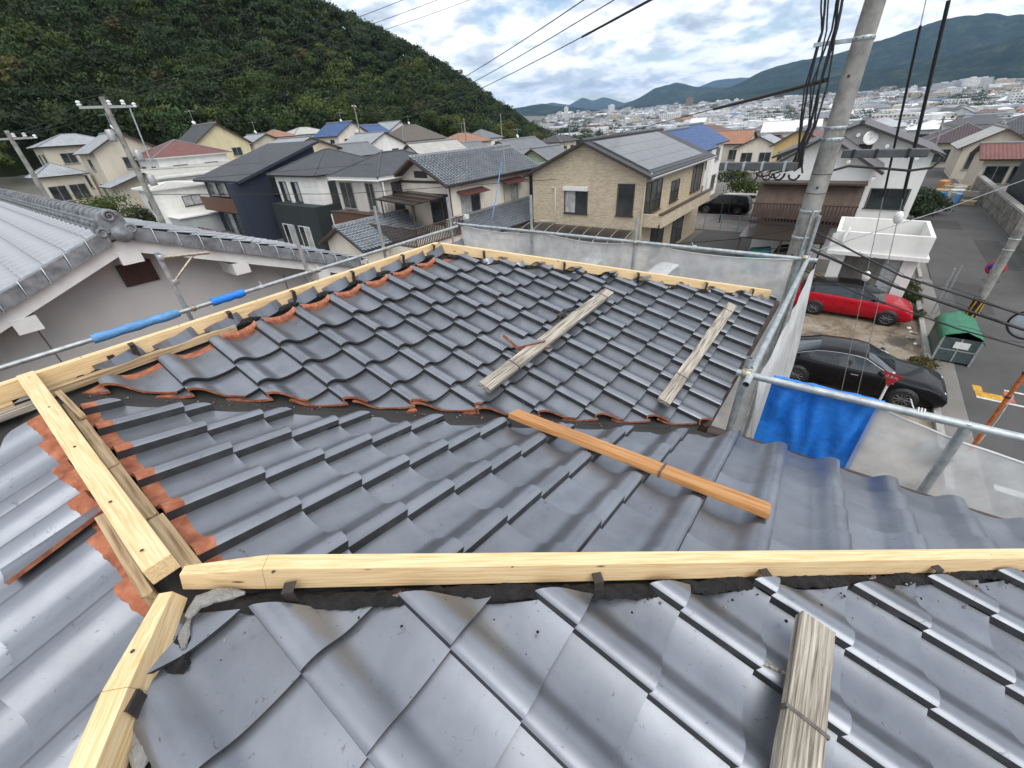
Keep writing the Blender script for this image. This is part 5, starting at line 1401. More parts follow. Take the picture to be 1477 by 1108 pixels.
box_part(t, 'balcony_canopy', 'brown_trim', -hx-1.2, -hx-.002, -hy, hy+.1, 4.46, 4.56)
for y in (-1.6, .4): window(t, 'W', hx, hy, y, 3.4, 1.8, 1.8, 'brown_trim', 'window_glass')
for k in range(5): tube_part(t, 'purlin_end', 'white_trim', [(-hx-.55, -2.7+k*1.35, 6.48-.62*abs(-2.7+k*1.35)-.07), (-hx, -2.7+k*1.35, 6.48-.62*abs(-2.7+k*1.35)-.07)], .10, 8)
# larger wing behind it
t2, hx, hy, h = house_at('white_house', 'taller white house wing with satellite dish on its gable', 37.2, 46.0, -6.3, 1.6, 5.45, 'gable', .40, 'white_render', 'roof_grey_brown', zg=-.4, ov=.5, ovg=.55, edge='dark_frame', cap='roof_charcoal')
window(t2, 'W', hx, hy, -2.6, 3.3, 2.0, 1.2, 'dark_frame', 'window_glass'); window(t2, 'W', hx, hy, -2.6, .9, 1.8, .9, 'aluminium', 'curtain_pane')
box_part(t2, 'gable_vent', 'dark_frame', -hx-.03, -hx, -.9, -.2, 6.1, 6.4)
for k in range(5): tube_part(t2, 'purlin_end', 'white_trim', [(-hx-.6, -3.2+k*1.6, 7.0-.40*abs(-3.2+k*1.6)-.08), (-hx, -3.2+k*1.6, 7.0-.40*abs(-3.2+k*1.6)-.08)], .11, 8)
ds_ = thing('satellite_dish', 'white satellite dish below the apex of the taller white gable', 'satellite dish', (36.7, -3.0, 6.35))
m = MB(); m.lathe([(.0001, .09), (.18, .075), (.33, .02), (.40, -.03), (.39, -.045), (.2, .05), (.0001, .07)], (0, 0, 0), (.9, .35, -.3), 18); m.build('dish', 'white_trim', ds_)
tube_part(ds_, 'arm', 'aluminium', [(.1, 0, -.1), (-.35, -.1, .1)], .02); tube_part(ds_, 'mount', 'aluminium', [(.05, 0, -.05), (.5, 0, -.3)], .03)
aircon(36.9, -5.3, 0.35, R(-90), 'outdoor air conditioner on the white house beside the road')
aircon(36.9, -6.1, 0.35, R(-90), 'second outdoor air conditioner nearest the road on the white house')
# white carport block with roof terrace
cp = thing('carport', 'white carport block with parapet roof terrace beside the red car', 'carport', (24.6, 0, 0))
box_part(cp, 'parapet', 'white_render', 0, .16, -6.35, -2.95, 2.5, 3.35); box_part(cp, 'parapet', 'white_render', .161, 3.5, -6.35, -6.2, 2.5, 3.35); box_part(cp, 'parapet', 'white_render', 3.35, 3.5, -6.199, -2.95, 2.5, 3.35)
box_part(cp, 'parapet', 'white_render', .161, 3.349, -3.1, -2.95, 2.5, 3.34); box_part(cp, 'roof_floor', 'concrete', .161, 3.349, -6.199, -3.101, 2.5, 2.62); box_part(cp, 'ledge', 'white_trim', -.1, 3.6, -6.45, -2.85, 2.34, 2.499)
box_part(cp, 'pillar', 'white_render', .3, .8, -6.2, -5.7, -.3, 2.339); box_part(cp, 'pillar', 'white_render', .3, .8, -3.6, -3.1, -.3, 2.339); box_part(cp, 'rear_wall', 'concrete', 3.0, 3.3, -6.2, -3.1, -.3, 2.339)
box_part(cp, 'side_wall', 'white_render', .81, 2.99, -3.35, -3.12, -.3, 2.339); box_part(cp, 'shutter', 'grey_siding', .45, .55, -5.68, -5.1, -.2, 2.33)
tube_part(cp, 'drain_pipe', 'white_trim', [(-.14, -3.3, 2.9), (-.14, -3.3, 3.2), (.05, -3.4, 3.5)], .07)

# ------------------------------------------------------------------ further houses
def W2(f, n, span, z, w=1.5, h=1.2): return [(f, -span/2+span*(k+.5)/n, z, w, h) for k in range(n)]
def far_house(name, label, cx, cy, wx, wy, ze, za, roof, wall, roofmat, axis='y', ground_z=None, nw=2, edge='brown_trim', frame='aluminium', ov=.5, zs=None):
    s = wx/2 if (axis == 'y' and roof == 'gable') else (wy/2 if roof == 'gable' else min(wx, wy)/2+ov)
    pitch = max(.25, (za-ze)/s)
    zg = float(ground(cx, cy)) if ground_z is None else ground_z
    hh = ze-zg
    wins = []
    for f, L in (('S', wx), ('W', wy)):
        if hh > 4.4: wins += W2(f, nw, L*.9, hh-1.3)
        wins += W2(f, nw, L*.9, max(1.3, hh-4.1) if hh > 4.4 else hh*.55, 1.6, min(1.6, hh*.5))
    return house_at(name, label, cx-wx/2, cx+wx/2, cy-wy/2, cy+wy/2, ze, roof, pitch, wall, roofmat, zg=zg, wins=wins, axis=axis, ov=ov, edge=edge, frame=frame)
t, hx, hy, h = far_house('red_roof_house', 'white house with dark red hip roof behind the left utility pole', 21.2, 62.5, 7.2, 7.5, 7.4, 9.0, 'hip', 'white_render', 'roof_red_brown', edge='white_trim')
box_part(t, 'lower_wing', 'white_siding', -hx-1.5, hx-.5, -hy-3.4, -hy-.002, -.6, 3.9)
slab(t, [(-hx-1.9, -hy-3.8, 3.75), (hx-.2, -hy-3.8, 3.75), (hx-.2, -hy-.003, 4.6), (-hx-1.9, -hy-.003, 4.6)], .1, 'roof_pale', edge='white_trim')
t, hx, hy, h = house_at('garage_house', 'small white sided house with low white metal roof beside the navy house', 13.2, 17.8, 48.6, 52.6, 5.1, 'hip', .15, 'white_siding', 'roof_pale', zg=1.2, wins=[('S', .6, 2.7, 1.6, .9, 'brown_trim', 'curtain_pane'), ('W', 0, 2.6, .8, .8)], ov=.35, edge='white_trim', cap='white_trim')
box_part(t, 'garage', 'grey_siding', -hx+.4, hx+.2, -hy-2.6, -hy-.002, -.5, 1.55); box_part(t, 'garage_roof', 'white_trim', -hx+.3, hx+.3, -hy-2.8, -hy-.002, 1.551, 1.65)
t, hx, hy, h = far_house('gabled_house', 'pale cream gabled house with silver roofs left of the utility pole', 17.0, 69.0, 6.0, 7.0, 8.5, 10.1, 'gable', 'pale_render', 'roof_silver', 'y', ground_z=2.1, nw=1)
box_part(t, 'lower_wing', 'pale_render', -hx-.5, hx+.5, -hy-4.5, -hy-.002, -.6, 3.2)
slab(t, [(-hx-1.2, -hy-.3, 3.05), (-hx-1.2, -hy-5.2, 3.05), (.0, -hy-5.2, 4.35), (.0, -hy-.3, 4.35)], .12, 'roof_silver'); slab(t, [(hx+1.2, -hy-5.2, 3.05), (hx+1.2, -hy-.3, 3.05), (0, -hy-.3, 4.35), (0, -hy-5.2, 4.35)], .12, 'roof_silver')
m = MB(); m.prism([(-hx-.5, 3.2), (0, 4.2), (hx+.5, 3.2)], 'y', -hy-4.5, -hy-.003); m.build('lower_gable', 'pale_render', t)
window(t, 'S', hx, hy, .4, 2.0, 3.6, 1.4, 'aluminium', ('curtain_pane', 'window_glass'), 3, off=4.5)
LIST = [
 ('low_tiled_house', 'low white house with mottled tile roof at the far left below the hill', 11.2, 73, 4.0, 4.0, 6.3, 7.6, 'hip', 'pale_render', 'roof_silver', 'x'),
 ('grey_roof_house', 'house with long grey roof behind the pale cream gabled house', 16.0, 83, 7.5, 6, 9.3, 10.6, 'hip', 'pale_render', 'roof_silver', 'x'),
 ('yellow_house', 'yellow sided house with steep dark gable roof at the hill foot', 33.2, 84, 8.2, 8.5, 8.5, 11.1, 'gable', 'yellow_siding', 'roof_slate', 'y'),
 ('grey_gable_house', 'small house with grey gable roof right of the yellow house', 43.8, 90, 5.6, 7, 8.2, 9.4, 'gable', 'pale_render', 'roof_silver', 'y'),
 ('terracotta_house', 'small house with faded terracotta roof below the wood', 50.4, 96, 5.2, 6, 8.8, 10.1, 'hip', 'pale_render', 'roof_orange', 'x'),
 ('tan_house', 'tan gabled house with silver solar heater roof behind the green house', 34.8, 60.5, 7.6, 8, 7.0, 8.35, 'gable', 'ochre_pale', 'roof_silver', 'y'),
 ('long_white_house', 'long pale roofed house behind the blue tarpaulin roof', 60.5, 102, 9, 7, 9.0, 10.4, 'hip', 'white_render', 'roof_pale', 'x'),
 ('tarp_roof_house', 'cream gabled house with blue tarpaulin over its left roof slope', 57.4, 83, 7.2, 8, 8.5, 10.5, 'gable', 'cream_render', 'roof_blue_sheet', 'y'),
 ('tarp_roof_house', 'house with blue tarpaulin roof between two grey roofs at the wood edge', 72.5, 94, 6.0, 7, 8.5, 10.0, 'gable', 'cream_render', 'roof_blue_sheet', 'x'),
 ('pale_gable_house', 'house with pale grey gable behind the wide brown roof', 81.5, 97, 8, 8, 8.6, 10.5, 'gable', 'white_render', 'roof_silver', 'y'),
 ('brown_roof_house', 'wide low house with weathered brown hip roof at the wood edge', 76.5, 84, 13, 9, 6.3, 9.4, 'hip', 'pale_render', 'roof_brown', 'x'),
 ('white_gable_house', 'white gabled house with silver roof right of the tan house', 53.4, 68.5, 8.0, 8, 6.6, 8.35, 'gable', 'white_render', 'roof_silver', 'y'),
 ('dark_tile_house', 'low dark tiled house behind the slate hip roofs', 41.5, 57.5, 5.4, 6, 5.9, 7.2, 'gable', 'pale_render', 'roof_grey', 'x'),
 ('pale_tile_house', 'house with pale speckled tile roof behind the brown banded house', 43.5, 42.5, 8, 6.5, 5.0, 6.9, 'gable', 'cream_render', 'roof_pale', 'x'),
 ('orange_roof_house', 'house with a patch of orange roof left of the green trees', 83, 73.5, 11, 8, 5.2, 7.1, 'hip', 'pale_render', 'roof_orange', 'x'),
 ('grey_hip_house', 'grey hip roofed house at the foot of the green trees', 97.5, 80, 8, 7, 5.4, 7.4, 'hip', 'white_render', 'roof_grey', 'x'),
 ('long_grey_house', 'long house with grey tiled ridge behind the cream house roof', 55, 49.5, 11, 6.5, 4.9, 6.1, 'gable', 'cream_render', 'roof_grey', 'x'),
 ('grey_tile_house', 'white house with grey tiled roof between the cream and brick houses', 63, 43, 9.5, 7, 4.4, 6.1, 'gable', 'white_siding', 'roof_grey', 'x'),
 ('green_house', 'small pale green gabled house peeking out left of the brick gable', 46.5, 27.0, 5.2, 4.0, 4.7, 5.75, 'gable', 'light_green_siding', 'roof_grey', 'x'),
 ('dark_roof_house', 'dark roofed house beyond the brick house at the wood edge', 96, 55.5, 7, 6, 4.1, 5.4, 'hip', 'pale_render', 'roof_charcoal', 'x'),
 ('blue_wall_house', 'small deep blue house with slate roof squeezed between cream and brick houses', 30.4, 17.1, 2.6, 4.2, 4.6, 5.4, 'gable', 'navy_siding', 'roof_slate', 'x'),
 ('tarp_roof_house', 'white house under a dark blue tarpaulin roof behind the solar roof', 44.6, 11.6, 7.0, 5.4, 5.45, 6.9, 'gable', 'white_siding', 'roof_blue_sheet', 'x'),
 ('tarp_roof_house', 'second white house under blue tarpaulin farther along the lane', 53.4, 12.8, 7.5, 5.6, 5.5, 7.0, 'gable', 'white_render', 'roof_blue_sheet', 'x'),
 ('cream_gable_house', 'small cream gabled house with grey roof beyond the white truck', 83, 10.2, 7, 5.6, 3.2, 4.5, 'gable', 'cream_render', 'roof_silver', 'x'),
 ('orange_roof_house', 'house with flat orange roof behind the blue tarpaulin roofs', 92, 16.5, 8, 6, 3.3, 4.9, 'gable', 'pale_render', 'roof_orange', 'y'),
 ('red_roof_house', 'house with dark red roof above the small cream gable', 100, 12.0, 8, 7, 2.9, 4.2, 'hip', 'white_render', 'roof_red_brown', 'x'),
 ('yellow_gable_house', 'ochre gabled house with red brown roof left of the white gabled house', 66.5, 3.2, 10, 4.6, 4.6, 6.0, 'gable', 'ochre_render', 'roof_red_brown', 'x'),
 ('plum_roof_house', 'house with dark plum tiled roof past the road corner', 88, -12.8, 8, 7, 2.8, 4.8, 'hip', 'pale_render', 'roof_plum', 'x'),
 ('slate_roof_house', 'house with dark slate roof at the far right edge', 99, -19.5, 9, 8, 2.9, 5.0, 'hip', 'white_render', 'roof_slate', 'x'),
 ('cream_gable_house', 'pale gabled house with stone coloured roof facing the road end', 76, -14.4, 7, 5.4, 3.2, 4.75, 'gable', 'pale_render', 'roof_pale', 'x'),
 ('brown_roof_house', 'low house with rust brown metal roof by the road bend', 64.5, -14.2, 6, 4, 3.0, 3.9, 'gable', 'pale_render', 'roof_red_brown', 'y'),
 ('black_house', 'black sided house cut off by the right edge of the picture', 50, -16.9, 10, 7, 5.4, 6.6, 'gable', 'black_siding', 'roof_charcoal', 'x'),
]
mat_siding('ochre_pale', (0.60, 0.50, 0.36))
_m, _t, _b = nt('roof_blue_sheet')
_n = tex_noise(_t, 1.6, 8, .7, stretch=(1, 3, 1))
link(_t, ramp(_t, _n, [(.3, (0.008, 0.038, 0.12)), (.55, (0.014, 0.066, 0.20)), (.72, (0.05, 0.12, 0.27))]), _b.inputs['Base Color']); _b.inputs['Roughness'].default_value = .5; bump(_t, _b, _n, .7, .1)
for a in LIST: far_house(*a[:-1], axis=a[-1])

# ------------------------------------------------------------------ road, lot and pavements
def flat(name, pts, z, mat, kind='structure', th=0.0, label=None):
    m = MB(); n = len(pts); m.add([(x, y, z) for x, y in pts], [tuple(range(n))])
    o = m.build(name, mat); o['kind'] = kind
    return o
flat('road', [(-60, -12.2), (95, -12.2), (95, -7.75), (-60, -7.75)], 0.012, 'asphalt')
flat('lane', [(10.6, -6.9), (10.6, 60), (6.7, 60), (6.7, -6.9)], 0.008, 'concrete_ground')
flat('lane', [(10.6, 1.6), (60, 1.9), (60, 6.0), (10.6, 5.6)], 0.010, 'asphalt')
flat('lot', [(10.6, -6.88), (29.5, -6.92), (29.5, 1.55), (10.6, 1.55)], 0.020, 'dirt_lot')
flat('yard', [(10.6, 5.62), (24.0, 6.0), (24.0, 15.5), (10.6, 15.5)], 0.014, 'concrete_ground')
flat('parking', [(38.0, 2.2), (62, 2.4), (62, 9.0), (38.0, 8.2)], 0.016, 'concrete_ground')
def kerb(x0, x1, y0, y1, h, name='kerb', mat='concrete'):
    m = MB(); m.box(x0, x1, y0, y1, -.05, h); o = m.build(name, mat, bevel=.015); o['kind'] = 'structure'
kerb(12.0, 29.4, -7.08, -6.90, .16)
kerb(30.5, 70, -7.35, -7.2, .12)
m = MB(); m.box(10.6, 30.4, -7.745, -7.09, -.05, .03); o = m.build('gutter_strip', 'concrete_ground'); o['kind'] = 'structure'
for k, (x0, x1, y0, y1, mt) in enumerate(((17.7, 18.1, -8.75, -8.10, 'road_yellow'), (18.1, 18.5, -8.30, -8.08, 'road_yellow'), (17.75, 18.45, -9.0, -8.80, 'road_red'), (17.6, 17.7, -9.3, -8.1, 'road_white'), (18.5, 18.6, -9.35, -8.85, 'road_white'), (12.7, 12.95, -9.6, -7.9, 'road_white'))):
    m = MB(); m.box(x0, x1, y0, y1, .013, .017); o = m.build('road_marking', mt); o['kind'] = 'structure'
# retaining wall with blocks along the right of the road
rw = thing('retaining_wall', 'long low concrete block wall along the right side of the road', 'wall', (0, 0, 0))
box_part(rw, 'core', 'block_wall', 30, 62, -12.65, -12.35, -.2, 1.45); box_part(rw, 'coping', 'concrete', 29.9, 62.1, -12.7, -12.28, 1.451, 1.6)
for k in range(80):
    i, j = k % 40, k//40
    box_part(rw, 'block', 'block_wall', 30.02+i*.8+(.4 if j % 2 else 0), 30.78+i*.8+(.4 if j % 2 else 0), -12.35, -12.31+.01*random.random(), .06+j*.7, .72+j*.7)
# piled rubbish by the road bend
rng = np.random.default_rng(3)
for k in range(14):
    x, y = 58+rng.uniform(-4, 5), -10.6+rng.uniform(-1.3, .6)
    w, d_, hh = rng.uniform(.4, 1.2), rng.uniform(.3, .9), rng.uniform(.3, .9)
    m = MB(); m.box(-w/2, w/2, -d_/2, d_/2, 0, hh)
    o = m.build(('crate', 'scrap_board', 'tarp_bundle')[k % 3], ('cardboard', 'weathered_wood', 'orange_wood', 'road_white', 'faded_blue_foam')[k % 5], None, Matrix.Translation((x, y, .02+.25*(k % 3))) @ Matrix.Rotation(rng.uniform(0, 3), 4, 'Z') @ Matrix.Rotation(rng.uniform(-.12, .12), 4, 'X'), bevel=.03)
    tag(o, 'piece of scrap in the untidy pile beside the road bend', 'scrap', 'scrap pile by the road bend')
# plants
for k, (x, y, h_, r_, col, lab) in enumerate(((16.4, 24.0, 2.6, 1.15, (.022, .045, .012), 'round dark green garden shrub between the low tiled house and the modern houses'), (50.5, 6.2, 3.6, 2.4, (.06, .085, .014), 'yellow green garden bush behind the white truck'), (28.4, -5.9, .8, .9, (.06, .085, .03), 'low weeds beside the carport pillar'), (35.2, -6.2, .9, .8, (.09, .075, .03), 'dry yellowish hedge beside the carport and the road'), (34.0, -5.7, .9, .8, (.09, .08, .03), 'dry hedge end behind the carport parapet'), (46.5, -7.6, 2.2, 1.4, (.03, .045, .02), 'dark shrub at the road side past the white house'), (49.5, -8.3, 2.4, 1.5, (.03, .05, .022), 'leafy shrub beside the far scrap pile'), (10.4, 57, 3.2, 2.6, (.06, .085, .02), 'bright green shrub beside the far left utility pole'), (13.2, 52.5, 2.6, 2.3, (.04, .055, .02), 'low green shrub in front of the pale gabled house'), (8.6, 50, 2.6, 2.4, (.03, .05, .018), 'dark hedge below the pale gabled house'))):
    tree('garden_shrub', lab, x, y, h_, r_, col, 40+k, bush=True, n=330, size=.09 if r_ < 1.3 else .14, zg=float(ground(x, y)))
# trees one can pick out along the foot of the wood
TR = [(118, 88, 11, 4.6, (.075, .085, .022)), (128, 84, 10, 4.4, (.085, .085, .025)), (141, 82, 9, 4.2, (.10, .085, .028)), (152, 88, 10, 4.5, (.06, .075, .02)), (168, 94, 10, 4.6, (.075, .07, .025)), (186, 100, 10, 5, (.05, .065, .02)),
      (205, 116, 11, 5, (.05, .065, .022)), (105, 98, 10, 4.2, (.055, .075, .02)), (90, 112, 10, 4.4, (.045, .06, .018)), (232, 132, 11, 5.5, (.04, .055, .02)), (262, 140, 12, 6, (.045, .06, .022)), (290, 150, 12, 6, (.04, .05, .022))]
LB = ['olive green tree', 'yellowing tree', 'rust tinged tree', 'mid green tree', 'brownish tree', 'dark green tree', 'rounded green tree', 'fresh green tree', 'dense green tree', 'dark rounded tree', 'distant dark tree', 'last small dark tree']
PL_ = ['beside the grey hip roof', 'right of the olive tree', 'behind the long grey house', 'at the foot of the hill', 'near the brick house ridge', 'above the brick house ridge', 'at the right end of the wood', 'left of the olive tree', 'behind the wide brown roof', 'where the wood meets the town', 'at the hill end', 'at the tip of the wooded hill']
for k, (x, y, h_, r_, col) in enumerate(TR): tree('broadleaf_tree', LB[k]+' '+PL_[k], x, y, h_, r_, col, 100+k, 'trees along the foot of the wood', n=420, size=.34)

# ------------------------------------------------------------------ vehicles (local frame: +x forward, wheels on z=0)
def lofted(stations):
    """stations: (x, [(y,z)...] half sections from bottom centre to top centre)"""
    rows = []
    for x, sec in stations:
        rows.append([(x, y, z) for y, z in sec] + [(x, -y, z) for y, z in sec[::-1]][0:])
    return rows
def interp(tab, x):
    xs = [a for a, b in tab]; ys = [b for a, b in tab]
    return float(np.interp(x, xs, ys))
def car(name, label, paint, L, W, deck, roofl, wheels, rw_, loc, rz, kind='sedan', roofpaint=None, rim='alloy_rim', pill=(), cat='car', chrome=True):
    """deck: (x,z) of bonnet/belt line; roofl: (x,z) greenhouse outline, first and last on the deck"""
    t = thing(name, label, cat, loc, rz)
    hw = W/2; b = MB(); gl = MB(); rf = MB()
    x0, x1 = -L/2, L/2
    xs = sorted(set([x0, x0+.05, x0+.15, x1-.15, x1-.05, x1]+[x0+L*k/44 for k in range(1, 44)]))
    def wid(x):
        e = min(x-x0, x1-x)
        return hw*(0.80+0.20*min(1, (max(e, 0)/0.75))**.5)
    rows = []
    for x in xs:
        zt = interp(deck, x); w = wid(x); e = min(x-x0, x1-x)
        zb = .20 + (.14 if e < .02 else .05 if e < .12 else 0)
        mid = (zb+zt)/2
        sec = [(0, zb), (w*.86, zb), (w*.965, zb+.10), (w*1.0, mid), (w*.985, zt-.16), (w*.955, zt-.07), (w*.86, zt-.015), (w*.5, zt+.012), (0, zt+.02)]
        if e < .02: sec = [(0, zb+.06), (w*.84, zb+.06), (w*.9, zb+.12), (w*.92, mid), (w*.9, zt-.2), (w*.86, zt-.14), (w*.78, zt-.10), (w*.45, zt-.08), (0, zt-.08)]
        rows.append([(x, y, z) for y, z in sec]+[(x, -y, z) for y, z in sec[-2::-1]])
    b.grid(rows, 0, True); b.add(rows[0], [tuple(range(len(rows[0])))]); b.add(rows[-1], [tuple(range(len(rows[-1])))[::-1]])
    # greenhouse
    gx = np.linspace(roofl[0][0], roofl[-1][0], 41)
    i0 = [p[0] for p in roofl]; top0, top1 = roofl[1][0], roofl[-2][0]
    prev = None
    for x in gx:
        zr = interp(roofl, x); zd = interp(deck, x)-.03
        f = max(0, min(1, (zr-zd)/.45)); wb = hw*.90; wr = hw*(.90-.22*f)
        sec = [(wb, zd), (wb-.3*(wb-wr), zd+.30*(zr-zd)), (wr+.02, zr-.07*f), (wr-.05, zr-.012*f), (wr*.55, zr+.012), (0, zr+.02)]
        pts = [(x, y, z) for y, z in sec]+[(x, -y, z) for y, z in sec[-2::-1]]
        if prev is not None:
            xm = (x+prev[0][0])/2
            n = len(pts)
            for k in range(n-1):
                side = k in (0, 1) or k in (n-2, n-3)
                shoulder = k in (2, n-4)
                q = [prev[k], pts[k], pts[k+1], prev[k+1]]
                onroof = top0-.02 <= xm <= top1+.02
                pillar = xm < roofl[0][0]+(.50 if kind == 'sedan' else .42 if kind == 'hatch' else .05)
                if side: (b if pillar else gl).add(q, [(0, 1, 2, 3)], 0, True)
                elif shoulder: (rf if True else b).add(q, [(0, 1, 2, 3)], 0, True)
                else: (rf if onroof else gl).add(q, [(0, 1, 2, 3)], 0, True)
        prev = pts
    for mb_ in (b, gl, rf): pass
    ob = b.build('body', paint, t); og = gl.build('window_glass', 'car_glass', t); orf = rf.build('roof', roofpaint or paint, t)
    for o in (ob, og, orf):
        bm = bmesh.new(); bm.from_mesh(o.data); bmesh.ops.remove_doubles(bm, verts=bm.verts[:], dist=.0005); bmesh.ops.recalc_face_normals(bm, faces=bm.faces[:])
        for f in bm.faces: f.smooth = True
        for e in bm.edges:
            if len(e.link_faces) == 2 and e.calc_face_angle(0) > R(38): e.smooth = False
        bm.to_mesh(o.data); bm.free()
    for sgn in (-1, 1):
        for wx in wheels:
            y = sgn*(hw-.005)
            m = MB(); m.lathe([(.0001, 0), (rw_+.055, 0), (rw_+.055, -.10)], (wx, y+sgn*.004, rw_+.005), (0, sgn, 0), 28); m.build('wheel_arch', 'rubber_black', t)
            m = MB(); m.lathe([(rw_*.66, .020), (rw_*.90, .030), (rw_*.985, .012), (rw_, -.04), (rw_, -.18), (rw_*.9, -.2)], (wx, y, rw_), (0, sgn, 0), 28); wo = m.build('wheel', 'rubber_black', t)
            m = MB(); m.lathe([(rw_*.67, .018), (rw_*.62, .022), (rw_*.60, -.02), (.0001, -.02)], (wx, y, rw_), (0, sgn, 0), 24)
            for k in range(10):
                a = k*math.pi/5; c, s = math.cos(a), math.sin(a)
                p0 = Vector((wx+c*.05, y+sgn*.016, rw_+s*.05)); p1 = Vector((wx+c*rw_*.63, y+sgn*.020, rw_+s*rw_*.63))
                m.tube([p0, p1], [.024, .016], 4)
            m.lathe([(.055, -.01), (.055, .022), (.0001, .026)], (wx, y, rw_), (0, sgn, 0), 12)
            m.build('rim', rim, wo)
    zd = interp(deck, x1-.3)
    for sgn in (-1, 1):
        m = MB(); m.hexa([(x1-.42, sgn*hw*.90, zd-.16), (x1-.06, sgn*hw*.62, zd-.20), (x1-.10, sgn*hw*.50, zd-.20), (x1-.44, sgn*hw*.78, zd-.14), (x1-.46, sgn*hw*.92, zd-.05), (x1-.10, sgn*hw*.66, zd-.10), (x1-.14, sgn*hw*.52, zd-.09), (x1-.50, sgn*hw*.78, zd-.02)]); m.build('headlight', 'headlamp', t)
        m = MB(); zt = interp(deck, x0+.2); m.hexa([(x0+.0, sgn*hw*.55, zt-.24), (x0+.22, sgn*hw*.985, zt-.24), (x0+.16, sgn*hw*.80, zt-.24), (x0+.06, sgn*hw*.5, zt-.24), (x0+.02, sgn*hw*.55, zt-.10), (x0+.25, sgn*hw*.97, zt-.10), (x0+.2, sgn*hw*.80, zt-.10), (x0+.1, sgn*hw*.5, zt-.10)]); m.build('tail_light', 'tail_lamp', t)
        xm = roofl[-1][0]-.42
        m = MB(); m.lathe([(.0001, -.09), (.06, -.07), (.075, 0), (.06, .07), (.0001, .09)], (xm, sgn*(hw+.05), interp(deck, xm)+.08), (0, 1, .1), 10); m.build('mirror', roofpaint or paint, t)
        for xh in (pill[0]+.35 if pill else -.6, (pill[0]+1.25) if pill else .4):
            zz = interp(deck, xh)-.17
            m = MB(); m.box(xh-.10, xh+.10, sgn*hw*1.0-.015, sgn*hw*1.0+.015, zz-.015, zz+.015); m.build('door_handle', 'chrome' if chrome else paint, t, bevel=.006)
        for xg in ([pill[0]-.85, pill[0]+.02, pill[0]+1.05] if pill else []):   # door gaps
            m = MB()
            zt, zb = interp(deck, xg)-.05, .33
            m.tube([(xg, sgn*hw*.958, zt), (xg, sgn*hw*.989, zt-.10), (xg, sgn*(hw*1.0+.001), (.2+zt)/2), (xg+.02, sgn*hw*.99, zb)], .006, 4); m.build('door_gap', 'rubber_black', t)
        if chrome:
            m = MB(); pts = []
            for k in range(13):
                x = roofl[0][0]+.22+(roofl[-1][0]-.25-roofl[0][0]-.22)*k/12; zr = interp(roofl, x); zd2 = interp(deck, x)-.03; f = max(0, min(1, (zr-zd2)/.45))
                pts.append((x, sgn*(hw*(.90-.22*f)+.028), zr-.075*f))
            m.tube(pts, .011, 4); m.build('window_trim', 'chrome', t)
    m = MB(); m.hexa([(x1-.05, -hw*.45, .36), (x1+.012, -hw*.40, .36), (x1+.012, hw*.40, .36), (x1-.05, hw*.45, .36), (x1-.09, -hw*.48, .56), (x1-.015, -hw*.42, .56), (x1-.015, hw*.42, .56), (x1-.09, hw*.48, .56)]); m.build('grille', 'rubber_black', t)
    return t
car('sedan', 'glossy black sedan parked on the dirt lot behind the blue tarp', 'car_black', 4.90, 1.80,
    [(-2.45, .62), (-2.40, .93), (-2.25, 1.00), (-1.7, 1.03), (.8, .99), (1.15, .95), (1.9, .87), (2.25, .76), (2.38, .64), (2.45, .56)],
    [(-1.98, 1.0), (-1.05, 1.385), (-.55, 1.44), (-.1, 1.45), (.22, 1.41), (1.12, .93)], (-1.44, 1.42), .335, (16.52, -4.65, .02), R(-90), pill=(-.28,))
car('hatchback', 'glossy red hatchback with black roof parked beside the carport', 'car_red', 4.37, 1.79,
    [(-2.18, .62), (-2.13, .95), (-2.0, 1.04), (-1.4, 1.06), (.7, .98), (1.0, .94), (1.7, .84), (2.0, .73), (2.13, .62), (2.18, .54)],
    [(-2.05, 1.02), (-1.55, 1.34), (-.7, 1.44), (-.1, 1.455), (.2, 1.42), (1.12, .92)], (-1.30, 1.34), .325, (23.50, -4.38, .02), R(-90), kind='hatch', roofpaint='car_black', pill=(-.30, -1.25), chrome=False)
car('minicar', 'boxy white minicar seen through the net below the brick house', 'car_white', 3.4, 1.48,
    [(-1.7, .6), (-1.66, .98), (-1.2, 1.02), (.6, 1.0), (1.0, .98), (1.4, .9), (1.62, .72), (1.7, .55)],
    [(-1.66, 1.0), (-1.5, 1.62), (-.5, 1.68), (.3, 1.66), (.55, 1.60), (1.15, .96)], (-1.15, 1.2), .28, (20.9, 3.7, .02), R(180), kind='van', pill=(-.25,), chrome=False)
car('estate_car', 'silver car parked behind the net below the terrace roof', 'car_silver', 4.4, 1.7,
    [(-2.2, .62), (-2.15, .95), (-1.9, 1.0), (.7, .98), (1.0, .94), (1.8, .84), (2.1, .7), (2.2, .55)],
    [(-2.1, .98), (-1.8, 1.36), (-.6, 1.43), (.2, 1.40), (1.1, .93)], (-1.3, 1.35), .31, (20.6, 7.9, .02), R(190), kind='hatch', pill=(-.3,), chrome=False)
car('minivan', 'dark parked car in the lane below the blue tarpaulin roofs', 'car_black', 4.5, 1.72,
    [(-2.25, .62), (-2.2, 1.0), (-1.9, 1.08), (1.0, 1.02), (1.8, .9), (2.15, .75), (2.25, .55)],
    [(-2.15, 1.05), (-1.9, 1.62), (-.5, 1.70), (.5, 1.64), (1.5, .98)], (-1.35, 1.4), .32, (45.2, 6.2, .02), R(90), kind='van', pill=(-.3,), chrome=False)
